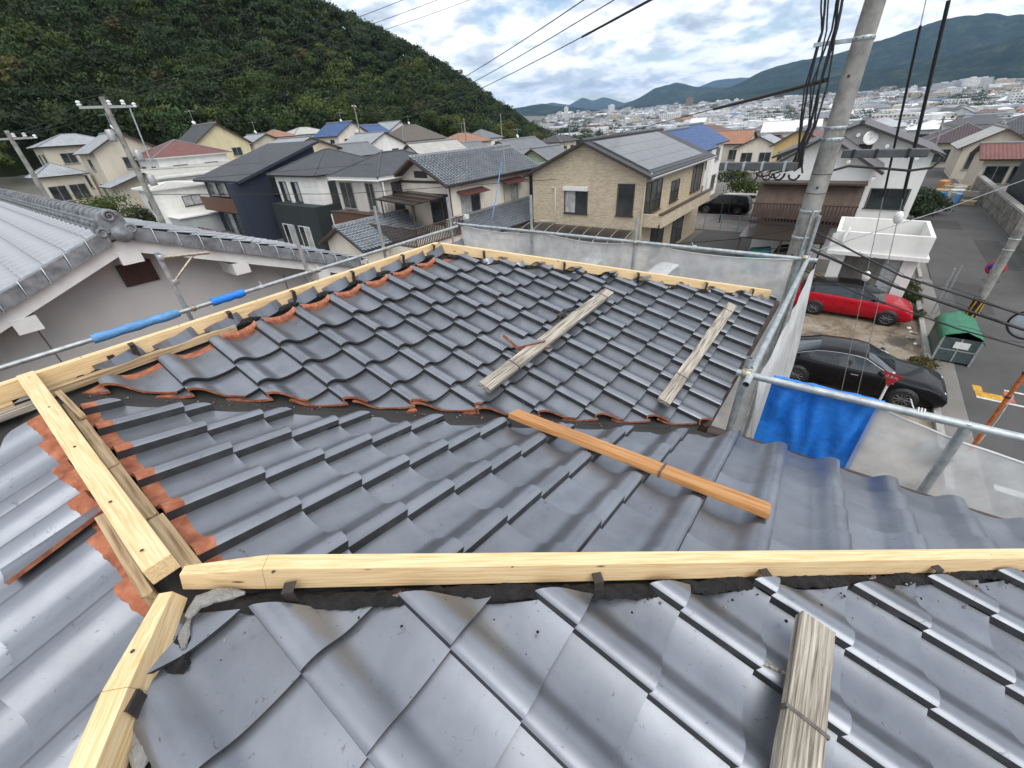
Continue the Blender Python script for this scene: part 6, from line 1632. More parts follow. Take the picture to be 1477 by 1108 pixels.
# white light truck
tk = thing('light_truck', 'small white pickup truck parked behind the dark car in the lane', 'truck', (54.5, 6.4, .02), R(98))
m = MB(); m.prism([(.45, .35), (1.65, .35), (1.68, .85), (1.45, 1.05), (1.05, 1.72), (.5, 1.75), (.45, 1.7)], 'y', -.72, .72); m.build('cab', 'car_white', tk, bevel=.04)
m = MB(); m.box(-1.7, .42, -.72, .72, .62, .70); m.build('bed', 'car_white', tk)
for (a, b_, c, d_) in ((-1.7, .42, -.74, -.70), (-1.7, .42, .70, .74), (-1.74, -1.70, -.74, .74), (.40, .44, -.70, .70)): box_part(tk, 'bed_side', 'car_white', a, b_, c, d_, .60, 1.0)
for s in (-1, 1):
    m = MB(); m.prism([(.6, 1.1), (1.32, 1.1), (1.02, 1.62), (.6, 1.63)], 'y', s*.705, s*.728); m.build('side_window', 'car_glass', tk)
    for wx in (1.15, -1.0):
        m = MB(); m.lathe([(.0001, .02), (.16, .02), (.24, .03), (.27, .0), (.27, -.15)], (wx, s*.70, .27), (0, s, 0), 20); m.build('wheel', 'rubber_black', tk)
m = MB(); m.add([(1.46, -.62, 1.07), (1.46, .62, 1.07), (1.09, .58, 1.68), (1.09, -.58, 1.68)], [(0, 1, 2, 3)]); m.add([(1.475, -.62, 1.08), (1.475, .62, 1.08), (1.105, .58, 1.69), (1.105, -.58, 1.69)], [(0, 1, 2, 3)]); m.build('windscreen', 'car_glass', tk)
# corrugated carport roof beside the truck
cr = thing('metal_shelter', 'small shelter with pale corrugated metal roof before the white truck', 'shelter', (42.5, 3.7, 0))
m = MB(); n = 40; m.grid([[(-1.6+3.2*j, -2.0+3.9*i/n, 2.3-.35*j+.03*math.cos(i*math.pi)) for i in range(n+1)] for j in range(2)], 0, False); m.build('roof_sheet', 'roof_pale', cr)
for x in (-1.5, 1.5):
    for y in (-1.9, 1.8): tube_part(cr, 'post', 'dark_frame', [(x, y, 0), (x, y, 2.25-.11*(x+1.6))], .05)
# chain fence by the lane
fn = thing('mesh_fence', 'pale green wire fence along the lane edge', 'fence', (38.4, 5.2, 0))
for k in range(6): tube_part(fn, 'post', 'faded_blue_foam', [(0, -3.0+k*1.3, 0), (0, -3.0+k*1.3, 1.2)], .03)
for z in (.3, .7, 1.15): tube_part(fn, 'wire', 'galvanised_steel', [(0, -3, z), (0, 3.5, z)], .012, 4)
# waste collection box with green cover
gb_ = thing('waste_box', 'dark green waste collection box with green tarpaulin lid at the kerb', 'waste box', (20.9, -7.62, .02))
m = MB()
for (x, y) in ((-1.0, -.5), (-1.0, .5), (1.0, -.5), (1.0, .5)): m.box(x-.03, x+.03, y-.03, y+.03, 0, 1.0)
m.box(-1.0, 1.0, -.53, -.47, .02, .08); m.box(-1.0, 1.0, .47, .53, .02, .08); m.build('frame', 'galvanised_steel', gb_)
for (a, b_, c, d_) in ((-1.0, -.98, -.47, .47), (.98, 1.0, -.47, .47), (-.97, .97, -.5, -.48), (-.97, .97, .48, .5)): box_part(gb_, 'mesh_panel', 'box_green_grey', a, b_, c, d_, .08, .98)
for y in (0,): box_part(gb_, 'cross_bar', 'galvanised_steel', -1.02, -1.0, -.02, .02, .08, .98); box_part(gb_, 'cross_bar', 'galvanised_steel', -1.021, -1.001, -.47, .47, .5, .54)
m = MB(); nx_, ny_ = 14, 10
m.grid([[(-1.08+2.16*i/nx_, (-.60+1.2*j/ny_), 1.02+.26*(1-abs(2*j/ny_-1))**.9+.025*mnoise.noise(Vector((i*.6, j*.8, 2)))-(.16 if j in (0, ny_) else 0)) for i in range(nx_+1)] for j in range(ny_+1)], 0, True)
oo = m.build('tarpaulin_lid', 'green_tarp', gb_); sd = oo.modifiers.new('thickness', 'SOLIDIFY'); sd.thickness = .01
box_part(gb_, 'notice', 'white_trim', -1.035, -1.022, -.25, .15, .62, .86)
# galvanised rail posts at the kerb
for k, (x, y) in enumerate(((24.6, -7.35), (25.1, -7.6))):
    m = MB(); m.tube([(x, y, 0), (x, y, 2.2)], .03, 8); tag(m.build('steel_post', 'galvanised_steel'), ('slim galvanised post standing behind the waste box', 'second slim post nearer the road behind the waste box')[k], 'post')
# storage under the sunshade
for k, (x, y, mt, lb) in enumerate(((28.2, .4, 'teal_sheet', 'teal sheet covered pile in front of the white house balcony'), (29.4, -.9, 'brown_trim', 'brown storage rack in front of the white house'))):
    m = MB(); m.hexa([(-.9, -.7, 0), (.9, -.7, 0), (.9, .7, 0), (-.9, .7, 0), (-.7, -.6, 1.2), (.8, -.5, 1.35), (.7, .55, 1.2), (-.8, .6, 1.1)]); tag(m.build('covered_pile', mt, None, Matrix.Translation((x, y, .02)), bevel=.08), lb, 'pile')
sh = thing('lean_to', 'dark lean-to roof in front of the white house ground floor', 'shelter', (30.4, -.6, -.2))
m = MB(); m.hexa([(-2.4, -2.0, 2.1), (1.0, -2.0, 2.35), (1.0, 2.2, 2.35), (-2.4, 2.2, 2.1), (-2.4, -2.0, 2.18), (1.0, -2.0, 2.43), (1.0, 2.2, 2.43), (-2.4, 2.2, 2.18)]); m.build('roof_sheet', 'smoked_panel', sh)
for y in (-1.9, 0, 2.1): tube_part(sh, 'post', 'brown_trim', [(-2.3, y, 0), (-2.3, y, 2.12)], .05)

# ------------------------------------------------------------------ signs and mirror
def text_mesh(body, size, depth=.002):
    cu = bpy.data.curves.new('lettering', 'FONT'); cu.body = body; cu.size = size; cu.align_x = 'CENTER'; cu.align_y = 'CENTER'; cu.extrude = depth
    o = bpy.data.objects.new('lettering', cu); COL.objects.link(o)
    dg = bpy.context.evaluated_depsgraph_get(); me = bpy.data.meshes.new_from_object(o.evaluated_get(dg))
    bpy.data.objects.remove(o)
    return me
st = thing('stop_sign', 'red inverted triangle stop sign on a white post before the black sedan', 'sign', (11.9, -4.96, 0), 0)
tube_part(st, 'post', 'white_trim', [(0, 0, 0), (0, 0, 2.92)], .025, 10)
fx = Matrix.Translation((-.045, 0, 2.74)) @ Matrix.Rotation(R(-115), 4, 'Z') @ Matrix.Rotation(R(90), 4, 'X') @ Matrix.Scale(.56, 4)
m = MB(); m.prism([(-.36, .30), (.36, .30), (.0, -.34)], 'z', -.012, 0); m.build('plate', 'sign_red', st, fx, bevel=.004)
try:
    tm = text_mesh('止まれ', .15); tm.materials.clear(); tm.materials.append(MATS['road_white']); put('lettering', tm, st, fx @ Matrix.Translation((0, .14, .006)))
except Exception as e: print('text', e)
np_ = thing('no_parking_sign', 'round blue no parking sign with red ring above the road', 'sign', (25.3, -8.62, 0))
tube_part(np_, 'post', 'galvanised_steel', [(0, 0, 0), (0, 0, 2.5)], .03)
ax = Vector((-1, .15, .12)).normalized()
m = MB(); m.lathe([(.0001, 0), (.30, 0), (.30, -.015), (.0001, -.016)], (-.04, 0, 2.2), ax, 28); m.build('ring', 'sign_red', np_)
m = MB(); m.lathe([(.0001, .006), (.235, .006), (.235, 0)], (-.04, 0, 2.2), ax, 28); m.build('disc', 'sign_blue', np_)
m = MB(); b0 = ax.cross(Vector((0, 0, 1))).normalized(); b1 = b0.cross(ax); c0 = Vector((-.04, 0, 2.2))+ax*.008
p_ = lambda a, b: tuple(c0+b0*a+b1*b); m.add([p_(-.19, .15), p_(-.15, .19), p_(.19, -.15), p_(.15, -.19)], [(0, 1, 2, 3)]); m.build('slash', 'sign_red', np_)
mi_ = thing('traffic_mirror', 'convex traffic mirror on an orange post at the right edge', 'traffic mirror', (14.05, -7.54, 0))
tube_part(mi_, 'post', 'orange_paint', [(0, 0, 0), (0, 0, 4.4)], .045, 12)
for z in (1.9, 2.6): m = MB(); m.lathe([(.05, -.03), (.056, 0), (.05, .03)], (0, 0, z), (0, 0, 1), 12); m.build('band', 'dark_steel', mi_)
tube_part(mi_, 'arm', 'orange_paint', [(0, 0, 3.9), (-.5, .55, 3.95)], .03)
ax = Vector((-.9, .35, -.05)).normalized()
m = MB(); m.lathe([(.0001, .07), (.16, .055), (.30, .0)], (-.6, .6, 3.95), ax, 26); m.build('mirror', 'mirror_face', mi_)
m = MB(); m.lathe([(.30, .0), (.33, .03), (.345, 0), (.33, -.05), (.0001, -.09)], (-.6, .6, 3.95), ax, 26); m.build('rim', 'rubber_black', mi_)
m = MB(); m.tube([(0.02, -.06, 0.4), (.03, -.10, 1.2), (.02, -.07, 1.95)], .012, 5); m.build('wire', 'road_white', mi_)

# ------------------------------------------------------------------ utility poles and cables
def band(par, z, r, tabs=True):
    m = MB(); m.lathe([(r+.004, -.028), (r+.010, -.022), (r+.010, .022), (r+.004, .028)], (0, 0, z), (0, 0, 1), 20); o = m.build('steel_band', 'galvanised_steel', par)
    if tabs:
        for k in range(10):
            a = k*.63; h_ = MB(); h_.lathe([(.0001, .003), (.009, .003), (.009, 0)], ((r+.010)*math.cos(a), (r+.010)*math.sin(a), z), (math.cos(a), math.sin(a), 0), 7); h_.build('hole', 'rubber_black', o)
    return o
def insulator(par, p, s=1.0):
    m = MB(); m.lathe([(.02*s, 0), (.05*s, .01*s), (.055*s, .04*s), (.03*s, .055*s), (.05*s, .07*s), (.05*s, .10*s), (.025*s, .12*s), (.0001, .125*s)], p, (0, 0, 1), 12); m.build('insulator', 'porcelain', par)
bp_ = thing('utility_pole', 'large concrete utility pole with steel bands beside the scaffold corner', 'utility pole', (9.56, -2.46, 0))
m = MB(); zs = [0, 2, 4, 5.5, 7, 8, 9, 10.5, 12]; m.tube([(0, 0, z) for z in zs], [.215-.0088*z for z in zs], 22); m.build('shaft', 'pole_concrete', bp_)
rr = lambda z: .215-.0088*z
for z in (9.15, 8.02, 7.93 if False else 7.86, 6.75, 6.30): band(bp_, z, rr(z))
for z in (7.35, 7.05): m = MB(); m.lathe([(rr(z)+.001, -.006), (rr(z)+.006, 0), (rr(z)+.001, .006)], (0, 0, z), (0, 0, 1), 18); m.build('wire_tie', 'cable_black', bp_)
for z, a in ((8.7, 2.9), (7.15, 3.2), (6.0, 2.8), (9.6, 3.4)): m = MB(); m.lathe([(.0001, .01), (.02, .01), (.02, 0)], (rr(z)*math.cos(a), rr(z)*math.sin(a), z), (math.cos(a), math.sin(a), 0), 8); m.build('step_bolt', 'dark_steel', bp_)
box_part(bp_, 'cable_arm', 'galvanised_steel', -.05, .05, .12, .62, 9.12, 9.17); box_part(bp_, 'cable_arm', 'galvanised_steel', -.05, .05, .12, .55, 8.0, 8.05)
m = MB(); m.tube([(-.20, -.05, 5.2), (-.19, -.06, 6.0), (-.18, -.06, 6.8)], .018, 6); m.build('conduit', 'galvanised_steel', bp_); m = MB(); m.tube([(-.14, -.18, 3.0), (-.12, -.17, 6.7)], .03, 8); m.build('conduit', 'galvanised_steel', bp_)
def cable(pts, r, label, name='overhead_cable', sag=None, mat='cable_black', group='overhead cables', seg=5, n=None):
    P_ = [Vector(p) for p in pts]
    if sag is not None:
        a, b = P_; n = n or 28; P_ = [a.lerp(b, k/n)-Vector((0, 0, sag*4*(k/n)*(1-k/n))) for k in range(n+1)]
    m = MB(); m.tube(P_, r, seg); o = m.build(name, mat); return tag(o, label, 'cable', group)
# loose bundle of black cables hanging on the large pole
rng = np.random.default_rng(9)
for k in range(7):
    y0, dx = .34+.055*k+rng.uniform(-.04, .04), -.06+.02*k; jj = rng.uniform(-.06, .06, 4)
    P_ = [(9.5+dx, -2.46+y0+rng.uniform(-.04, .04), 9.75), (9.5+dx, -2.46+y0-.02*k, 9.3), (9.46+dx, -2.46+.30+.050*k+jj[0], 8.6), (9.44+dx, -2.46+.27+.036*k+jj[1]*.6, 8.05), (9.42+dx, -2.46+.32+.02*k+jj[2]*.7, 7.75), (9.40+dx, -2.46+.30+.03*k, 7.45+.03*rng.random()), (9.40+dx, -2.2+.16*k, 7.40-.05*rng.random())]
    q = []
    for i in range(len(P_)-1):
        for j in range(6): q.append(tuple(Vector(P_[i]).lerp(Vector(P_[i+1]), j/6)+Vector((rng.normal()*.002, rng.normal()*.002, 0))))
    cable(q, .011+.007*rng.random(), 'black cable in the loose bundle hanging on the large concrete pole', group='cable bundle on the large pole')
for k in range(9):
    pts_ = []; R0 = .08+.20*rng.random()**2; cy0 = -2.05+.14*k+rng.uniform(-.1, .1); cz0 = 7.38-.03*rng.random(); ky = rng.uniform(.5, 1.5)
    for i in range(20): a = math.pi+i*math.pi/19; pts_.append((9.38+.04*rng.random()*0+.02*k, cy0+R0*math.cos(a), cz0+R0*math.sin(a)*ky))
    cable(pts_, .009+.010*rng.random(), 'black cable loop below the splice box left of the large pole', group='cable loops below the splice box')
sb = thing('splice_box', 'long grey cable splice box hung left of the large pole', 'splice box', (9.4, -1.45, 7.47))
m = MB(); m.box(-.06, .06, -.65, .62, -.055, .075); m.build('case', 'splice_grey', sb, bevel=.015)
for y in (-.45, -.1, .2, .5): box_part(sb, 'clip', 'galvanised_steel', -.066, .066, y-.02, y+.02, -.061, .08)
sb2 = thing('splice_box', 'long grey cable splice box hung right of the large pole', 'splice box', (9.75, -3.2, 7.62))
m = MB(); m.box(-.06, .06, -.55, .55, -.05, .07); m.build('case', 'splice_grey', sb2, bevel=.015)
for y in (-.3, .1, .4): box_part(sb2, 'clip', 'rubber_black', -.066, .066, y-.02, y+.02, -.056, .075)
cable([(9.6, -2.5, 7.36), (9.7, -2.8, 7.45), (9.72, -3.2, 7.42), (9.74, -3.6, 7.38), (9.75, -3.85, 7.42), (9.76, -3.95, 7.55), (9.76, -3.85, 7.62)], .02, 'thick black cable hooked below the right splice box')
cable([(9.4, -2.15, 8.68), (11.5, -.9, 8.55), (13.7, .56, 8.40)], .038, 'thick black cable sleeve slanting left from the large pole')
cable([(13.7, .56, 8.40), (26, 9.5, 7.4), (60, 34, 6.2)], .012, 'thin cable continuing from the thick sleeve over the solar roof')
# guy wires with black sleeves and white insulators
for k, (a, b, lab) in enumerate((((9.62, -2.72, 11.6), (13.4, -4.55, 0), 'left'), ((9.62, -2.95, 11.6), (13.0, -4.9, 0), 'right'))):
    A, B = Vector(a), Vector(b); g = thing('guy_wire', lab+' guy wire with black sleeve right of the large pole', 'guy wire', b, group='guy wires of the large pole')
    f = lambda s: tuple(A.lerp(B, s)-B)
    tube_part(g, 'wire', 'galvanised_steel', [f(0), f(1)], .007, 5); tube_part(g, 'sleeve', 'rubber_black', [f(.20-.02*k), f(.415)], .026 if k else .018, 8)
    m = MB(); c = Vector(f(.445 if k else .56)); d = (B-A).normalized(); m.lathe([(.0001, -.12), (.05, -.10), (.075, -.04), (.075, .04), (.05, .10), (.0001, .12)], tuple(c), d, 12); m.build('insulator', 'porcelain', g)
# service cables running right from the pole
for (pts_, r_, lab) in (([(9.5, -2.62, 6.42), (9.5, -4.05, 5.80), (9.5, -5.6, 5.42), (9.5, -9, 5.1), (9.5, -14, 5.3)], .016, 'upper black service cable crossing in front of the road'), ([(9.5, -2.6, 6.12), (9.45, -4.05, 5.62), (9.4, -5.7, 5.22), (9.3, -9, 4.9), (9.3, -14, 5.1)], .024, 'thick middle service cable crossing in front of the road'), ([(9.5, -2.62, 5.72), (9.45, -3.8, 5.36), (9.4, -5.0, 5.08), (9.3, -5.9, 4.96), (9.3, -9, 4.8), (9.3, -14, 5.0)], .012, 'lowest service cable crossing above the red car')):
    q = []
    for i in range(len(pts_)-1):
        for j in range(6): q.append(tuple(Vector(pts_[i]).lerp(Vector(pts_[i+1]), j/6)))
    cable(q, r_, lab)
    m = MB(); sp = []
    for i, p in enumerate(q[:28]):
        for j in range(3): a = (i*3+j)*.5; sp.append((p[0]+.03*math.cos(a), p[1]-.012*j, p[2]+.035+.03*math.sin(a)*.9))
    m.tube(sp, .004, 4); tag(m.build('lashing_wire', 'cable_black'), 'thin lashing wire curling along the '+lab.split(' cable')[0].replace('black ', '')+' cable', 'cable', 'lashing wires')
cable([(9.5, -2.35, 6.45), (9.5, -1.35, 6.17), (9.5, .47, 5.85), (9.6, 6, 5.5)], .011, 'thin cable running left from the pole below the sunshade')
cable([(9.5, -2.3, 6.1), (9.6, -.5, 5.75), (9.9, 3, 5.5)], .009, 'lower thin cable running left from the pole')
cable([(9.5, -2.5, 5.95), (16, -5, 5.8), (24.1, -8.3, 5.9)], .010, 'pale grey line reaching across the road to the far pole', mat='aluminium')
# road side pole carrying lines on the right
rp = thing('utility_pole', 'brown concrete pole standing on the road behind the no parking sign', 'utility pole', (24.1, -8.42, 0))
m = MB(); m.tube([(0, 0, z) for z in (0, 3, 6, 9)], [.17, .155, .14, .125], 16); m.build('shaft', 'pole_concrete', rp)
m = MB(); m.lathe([(.176, .35), (.176, 1.25)], (0, 0, 0), (0, 0, 1), 16); m.build('guard', 'rubber_black', rp)
for k in range(6):
    m = MB(); m.tube([(.178*math.cos(k*1.05), .178*math.sin(k*1.05), .38), (.178*math.cos(k*1.05+.5), .178*math.sin(k*1.05+.5), 1.2)], .03, 5); m.build('guard_stripe', 'road_yellow', rp)
for z in (3.2, 3.6, 6.0): band(rp, z, .16, False)
# poles on the left and in the distance
def far_pole(x, y, ztop, label, arm=1.7, rz=0.0, zg=None, lean=0.0, r=.15, tr=True):
    zg = float(ground(x, y)) if zg is None else zg; H = ztop-zg
    t = thing('utility_pole', label, 'utility pole', (x, y, zg), rz, 'utility poles of the neighbourhood')
    m = MB(); m.tube([(0, 0, -.3), (0, 0, H*.5), (lean, 0, H)], [r, r*.85, r*.65], 12); m.build('shaft', 'pole_concrete', t)
    if arm:
        box_part(t, 'cross_arm', 'aluminium', -arm/2, arm/2, -.05, .05, H-.40, H-.31)
        for u in (-arm/2+.05, .15, arm/2-.25): insulator(t, (u, 0, H-.31), 1.6)
        insulator(t, (arm/2+.1, .0, H-.40), 1.5)
    if tr:
        for z, u in ((H-1.6, -.3), (H-2.4, .3), (H-3.4, .35)):
            m = MB(); m.lathe([(.0001, .0), (.14, .0), (.15, .05), (.15, .40), (.12, .45), (.0001, .46)], (u, -.15, z), (0, 0, 1), 12); m.build('transformer', 'aluminium', t)
        tube_part(t, 'stay_pole', 'galvanised_steel', [(arm/2-.1, 0, H-.4), (arm/2-.25, -.1, H-2.6)], .03)
    return t
far_pole(6.6, 23.25, 10.35, 'grey utility pole with white insulators rising behind the pale tiled roof', 1.75, R(-12), tr=True)
far_pole(4.3, 32.0, 9.6, 'utility pole cut by the left edge of the picture', 1.6, R(-6), tr=False)
far_pole(57.5, 77, 13.2, 'distant utility pole behind the blue tarpaulin house', 1.6, R(30), tr=False)
far_pole(78, 68, 10.0, 'distant bare pole left of the green trees', 0, 0, tr=False)
far_pole(96, 72, 10.6, 'distant pole with lamp in front of the green trees', 0, 0, tr=False)
far_pole(104, 57, 9.1, 'distant pole at the right end of the wood', 1.4, R(20), tr=False)
far_pole(74, -9.4, 6.2, 'distant leaning pole above the road bend', 1.4, R(80), tr=False, lean=.3)
# long spans
top = (9.56, -2.46, 11.4); P2 = (57.5, 77, 12.9)
for k, (o, sg) in enumerate(((.0, .9), (.45, 1.35), (.95, 1.8))):
    cable([(9.56, -2.4+.1*k, 11.75-.42*k), (57.5+.4*k, 77, 12.9-.25*k)], .016 if k == 0 else .014, ('upper', 'middle', 'lower')[k]+' long span slanting across the sky down to the wood', sag=2.1)
    if k: 
        A, B = Vector((9.56, -2.4+.1*k, 11.75-.42*k)), Vector((57.5+.4*k, 77, 12.9-.25*k)); s0 = .012
        pp = [A.lerp(B, s)-Vector((0, 0, 2.1*4*s*(1-s))) for s in np.linspace(.02, .085 if k == 2 else .06, 8)]
        cable(pp, .030, ('', 'dark sleeve on the middle long span', 'long dark sleeve on the lower long span')[k], name='cable_sleeve', group='cable sleeves')
for k in range(3): cable([(6.6-.75+.65*k, 23.3, 10.25), (26+2*k, 15.0, 16.5)], .011, ('left', 'centre', 'right')[k]+' line climbing from the left pole across the wood', sag=.5)
for k in range(3): cable([(6.6-.7+.6*k, 23.3, 10.2), (4.3-.6+.5*k, 32, 9.45)], .009, ('first', 'second', 'third')[k]+' short line between the two left poles', sag=.25)
cable([(6.6, 23.2, 6.6), (13, 17.5, 5.9), (22, 10.5, 5.6)], .014, 'dark line drooping in front of the modern houses')
cable([(6.6, 23.2, 7.1), (26, 24, 6.4), (45, 22, 6.2)], .010, 'thin line passing the upper windows of the modern houses')
cable([(6.6, 23.2, 7.6), (18, 36, 6.9), (30, 60, 8.5)], .010, 'thin line from the left pole towards the tan house')

# television aerials
def aerial(x, y, z, h_, label, dish=True):
    a = thing('aerial', label, 'antenna', (x, y, z), random.uniform(-.6, .6), 'rooftop television aerials')
    tube_part(a, 'mast', 'galvanised_steel', [(0, 0, -.2), (0, 0, h_)], .03, 5); tube_part(a, 'boom', 'galvanised_steel', [(-.7, 0, h_-.2), (.7, 0, h_-.2)], .025, 4)
    for k in range(4): tube_part(a, 'element', 'galvanised_steel', [(-.6+.4*k, -.4, h_-.2), (-.6+.4*k, .4, h_-.2)], .018, 4)
    if dish:
        m = MB(); m.lathe([(.0001, .05), (.2, .03), (.32, -.03), (.0001, .03)], (0, -.1, .5), (.4, -.8, .3), 12); m.build('dish', 'white_trim', a)
for (x, y, z, h_, lb) in ((33, 87, 11.1, 2.3, 'aerial on the ridge of the yellow house'), (17, 66.5, 10.2, 1.9, 'aerial on the pale cream gabled house'), (53.4, 72, 8.4, 1.6, 'aerial on the white gabled house'), (76.5, 84, 9.4, 2.0, 'aerial on the wide brown roof'), (83, 73.5, 7.1, 2.2, 'aerial on the orange roof'), (63, 43, 6.1, 1.6, 'aerial on the grey tiled white house'), (58, 83, 10.4, 2.0, 'aerial beside the blue tarpaulin roof'), (43.8, 90, 9.4, 2.2, 'aerial on the small grey gable'), (30, 10.2, 7.3, 1.0, 'low forked aerial on the solar roof ridge'), (76, -14.4, 4.7, 1.2, 'aerial on the pale gabled house facing the road')):
    aerial(x, y, z, h_, lb, dish=(x < 80 and x != 30))

# drain covers, patches and litter on the street
for k, (x, y, lb) in enumerate(((31.5, -10.1, 'round iron manhole cover in the road beside the carport'), (21.5, -10.6, 'round iron manhole cover in the road beside the waste box'))):
    m = MB(); m.lathe([(.34, 0), (.34, .008), (.30, .011), (.0001, .011)], (x, y, .013), (0, 0, 1), 24)
    for i in range(6): m.box(x-.24, x+.24, y-.2+i*.08-.01, y-.2+i*.08+.01, .022, .027)
    tag(m.build('manhole_cover', 'dark_steel'), lb, 'manhole cover')
for (x0, x1, y0, y1) in ((26, 30.5, -9.6, -8.4), (34, 41, -11.6, -10.4), (14, 17, -11.4, -10.2), (44, 47, -10.2, -8.6)):
    m = MB(); m.box(x0, x1, y0, y1, .0125, .0165); o = m.build('asphalt_patch', 'asphalt_patch'); o['kind'] = 'structure'
rng = np.random.default_rng(77)
for k in range(26):
    x, y = rng.uniform(17.2, 23), -6.75+abs(rng.normal())*.45
    if k > 16: x, y = rng.uniform(18, 26), rng.uniform(-3, -1)
    r_ = rng.uniform(.04, .11); m = MB(); m.lathe([(.0001, 0), (r_*.8, .0), (r_, r_*.4), (r_*.6, r_*.8), (.0001, r_*.9)], (x, y, .02), (rng.normal()*.2, rng.normal()*.2, 1), 7)
    tag(m.build('rubble_stone', ('concrete', 'white_trim', 'block_wall')[k % 3]), 'small rubble stone lying on the dirt lot near the parked cars', 'stone', 'rubble on the dirt lot')
for k in range(7):
    x, y = (28.2, 27.6, 27.0, 26.4, 13.2, 19.0, 24.2)[k], (-6.5, -6.7, -6.6, -6.75, -6.75, -6.8, -6.8)[k]
    tree('weed_clump', ('tall green weeds at the carport corner', 'green weeds along the kerb by the carport', 'yellowing weeds on the kerb before the red car', 'thin weeds at the kerb end by the red car', 'weeds at the kerb in front of the black sedan', 'small weeds beside the waste box', 'weeds by the front wheel of the red car')[k], x, y, .45, .5, (.06+.02*(k % 3), .085, .03), 300+k, bush=True, n=120, size=.06, zg=.03)

# ------------------------------------------------------------------ the valley town
WALLS = [('town_white', (0.66, 0.66, 0.64)), ('town_cream', (0.58, 0.54, 0.46)), ('town_grey', (0.44, 0.45, 0.46)), ('town_beige', (0.50, 0.44, 0.36)), ('town_pink', (0.55, 0.44, 0.38)), ('town_brown', (0.24, 0.17, 0.13))]
ROOFS = [('town_roof_grey', (0.20, 0.21, 0.23)), ('town_roof_dark', (0.085, 0.088, 0.095)), ('town_roof_silver', (0.42, 0.44, 0.46)), ('town_roof_brown', (0.16, 0.10, 0.08)), ('town_roof_white', (0.70, 0.71, 0.72)), ('town_roof_blue', (0.10, 0.17, 0.30)), ('town_roof_orange', (0.34, 0.16, 0.09))]
for n_, c_ in WALLS+ROOFS: plain(n_, c_, .75, var=.18, scale=.25)
plain('town_window', (0.055, 0.065, 0.075), .2, var=.3, scale=.5)
TM = [n_ for n_, _ in WALLS+ROOFS]+['town_window']
def bld(m, cx, cy, z, w, l, h, rot, wm, rm, roof, rise, win):
    c, s = math.cos(rot), math.sin(rot)
    P_ = lambda x, y, zz: (cx+x*c-y*s, cy+x*s+y*c, z+zz)
    a, b = w/2, l/2; nW = len(WALLS)
    vs = [P_(-a, -b, -3), P_(a, -b, -3), P_(a, b, -3), P_(-a, b, -3), P_(-a, -b, h), P_(a, -b, h), P_(a, b, h), P_(-a, b, h)]
    m.add(vs, [(0, 1, 5, 4), (1, 2, 6, 5), (2, 3, 7, 6), (3, 0, 4, 7)], wm)
    o = .5
    if roof == 'flat':
        m.add([P_(-a-.1, -b-.1, h), P_(a+.1, -b-.1, h), P_(a+.1, b+.1, h), P_(-a-.1, b+.1, h), P_(-a-.1, -b-.1, h+.5), P_(a+.1, -b-.1, h+.5), P_(a+.1, b+.1, h+.5), P_(-a-.1, b+.1, h+.5)], [(0, 1, 5, 4), (1, 2, 6, 5), (2, 3, 7, 6), (3, 0, 4, 7), (4, 5, 6, 7)], nW+rm)
        if h > 14: m.add([P_(-a*.4, -b*.4, h+.5), P_(a*.2, -b*.4, h+.5), P_(a*.2, b*.3, h+.5), P_(-a*.4, b*.3, h+.5), P_(-a*.4, -b*.4, h+3), P_(a*.2, -b*.4, h+3), P_(a*.2, b*.3, h+3), P_(-a*.4, b*.3, h+3)], [(0, 1, 5, 4), (1, 2, 6, 5), (2, 3, 7, 6), (3, 0, 4, 7), (4, 5, 6, 7)], wm)
    elif roof == 'gable':
        m.add([P_(-a, -b, h), P_(a, -b, h), P_(0, -b, h+rise)], [(0, 1, 2)], wm); m.add([P_(a, b, h), P_(-a, b, h), P_(0, b, h+rise)], [(0, 1, 2)], wm)
        k = rise/a*o; q = [P_(-a-o, -b-o, h-k), P_(-a-o, b+o, h-k), P_(0, b+o, h+rise+.02), P_(0, -b-o, h+rise+.02), P_(a+o, -b-o, h-k), P_(a+o, b+o, h-k)]
        q2 = [(x, y, zz-.18) for x, y, zz in q]
        m.add(q+q2, [(0, 3, 2, 1), (3, 4, 5, 2), (6, 7, 8, 9), (9, 8, 11, 10), (0, 6, 9, 3), (3, 9, 10, 4), (1, 2, 8, 7), (2, 5, 11, 8), (0, 1, 7, 6), (4, 10, 11, 5)], nW+rm)
    else:
        e = max(.5, b-a) if b > a else .3
        m.add([P_(-a-o, -b-o, h), P_(a+o, -b-o, h), P_(a+o, b+o, h), P_(-a-o, b+o, h), P_(0, -e, h+rise), P_(0, e, h+rise)], [(0, 1, 4), (1, 2, 5, 4), (2, 3, 5), (3, 0, 4, 5), (3, 2, 1, 0)], nW+rm)
    if win:
        fl = max(1, int(h/2.9))
        for f in range(fl):
            z0 = h-1.9-2.9*f
            if z0 < .4: break
            for (x0, y0, dx, dy, L) in ((-a-.03, -b, 0, 1, l), (-a, -b-.03, 1, 0, w)):
                n = max(1, int(L/(3.0 if h < 12 else 3.6)))
                for i in range(n):
                    u0 = L*(i+.28)/n; u1 = L*(i+.72)/n
                    m.add([P_(x0+dx*u0, y0+dy*u0, z0), P_(x0+dx*u1, y0+dy*u1, z0), P_(x0+dx*u1, y0+dy*u1, z0+1.15), P_(x0+dx*u0, y0+dy*u0, z0+1.15)], [(0, 1, 2, 3)], len(TM)-1)
rng = np.random.default_rng(21)
spots = []
d = 104.0
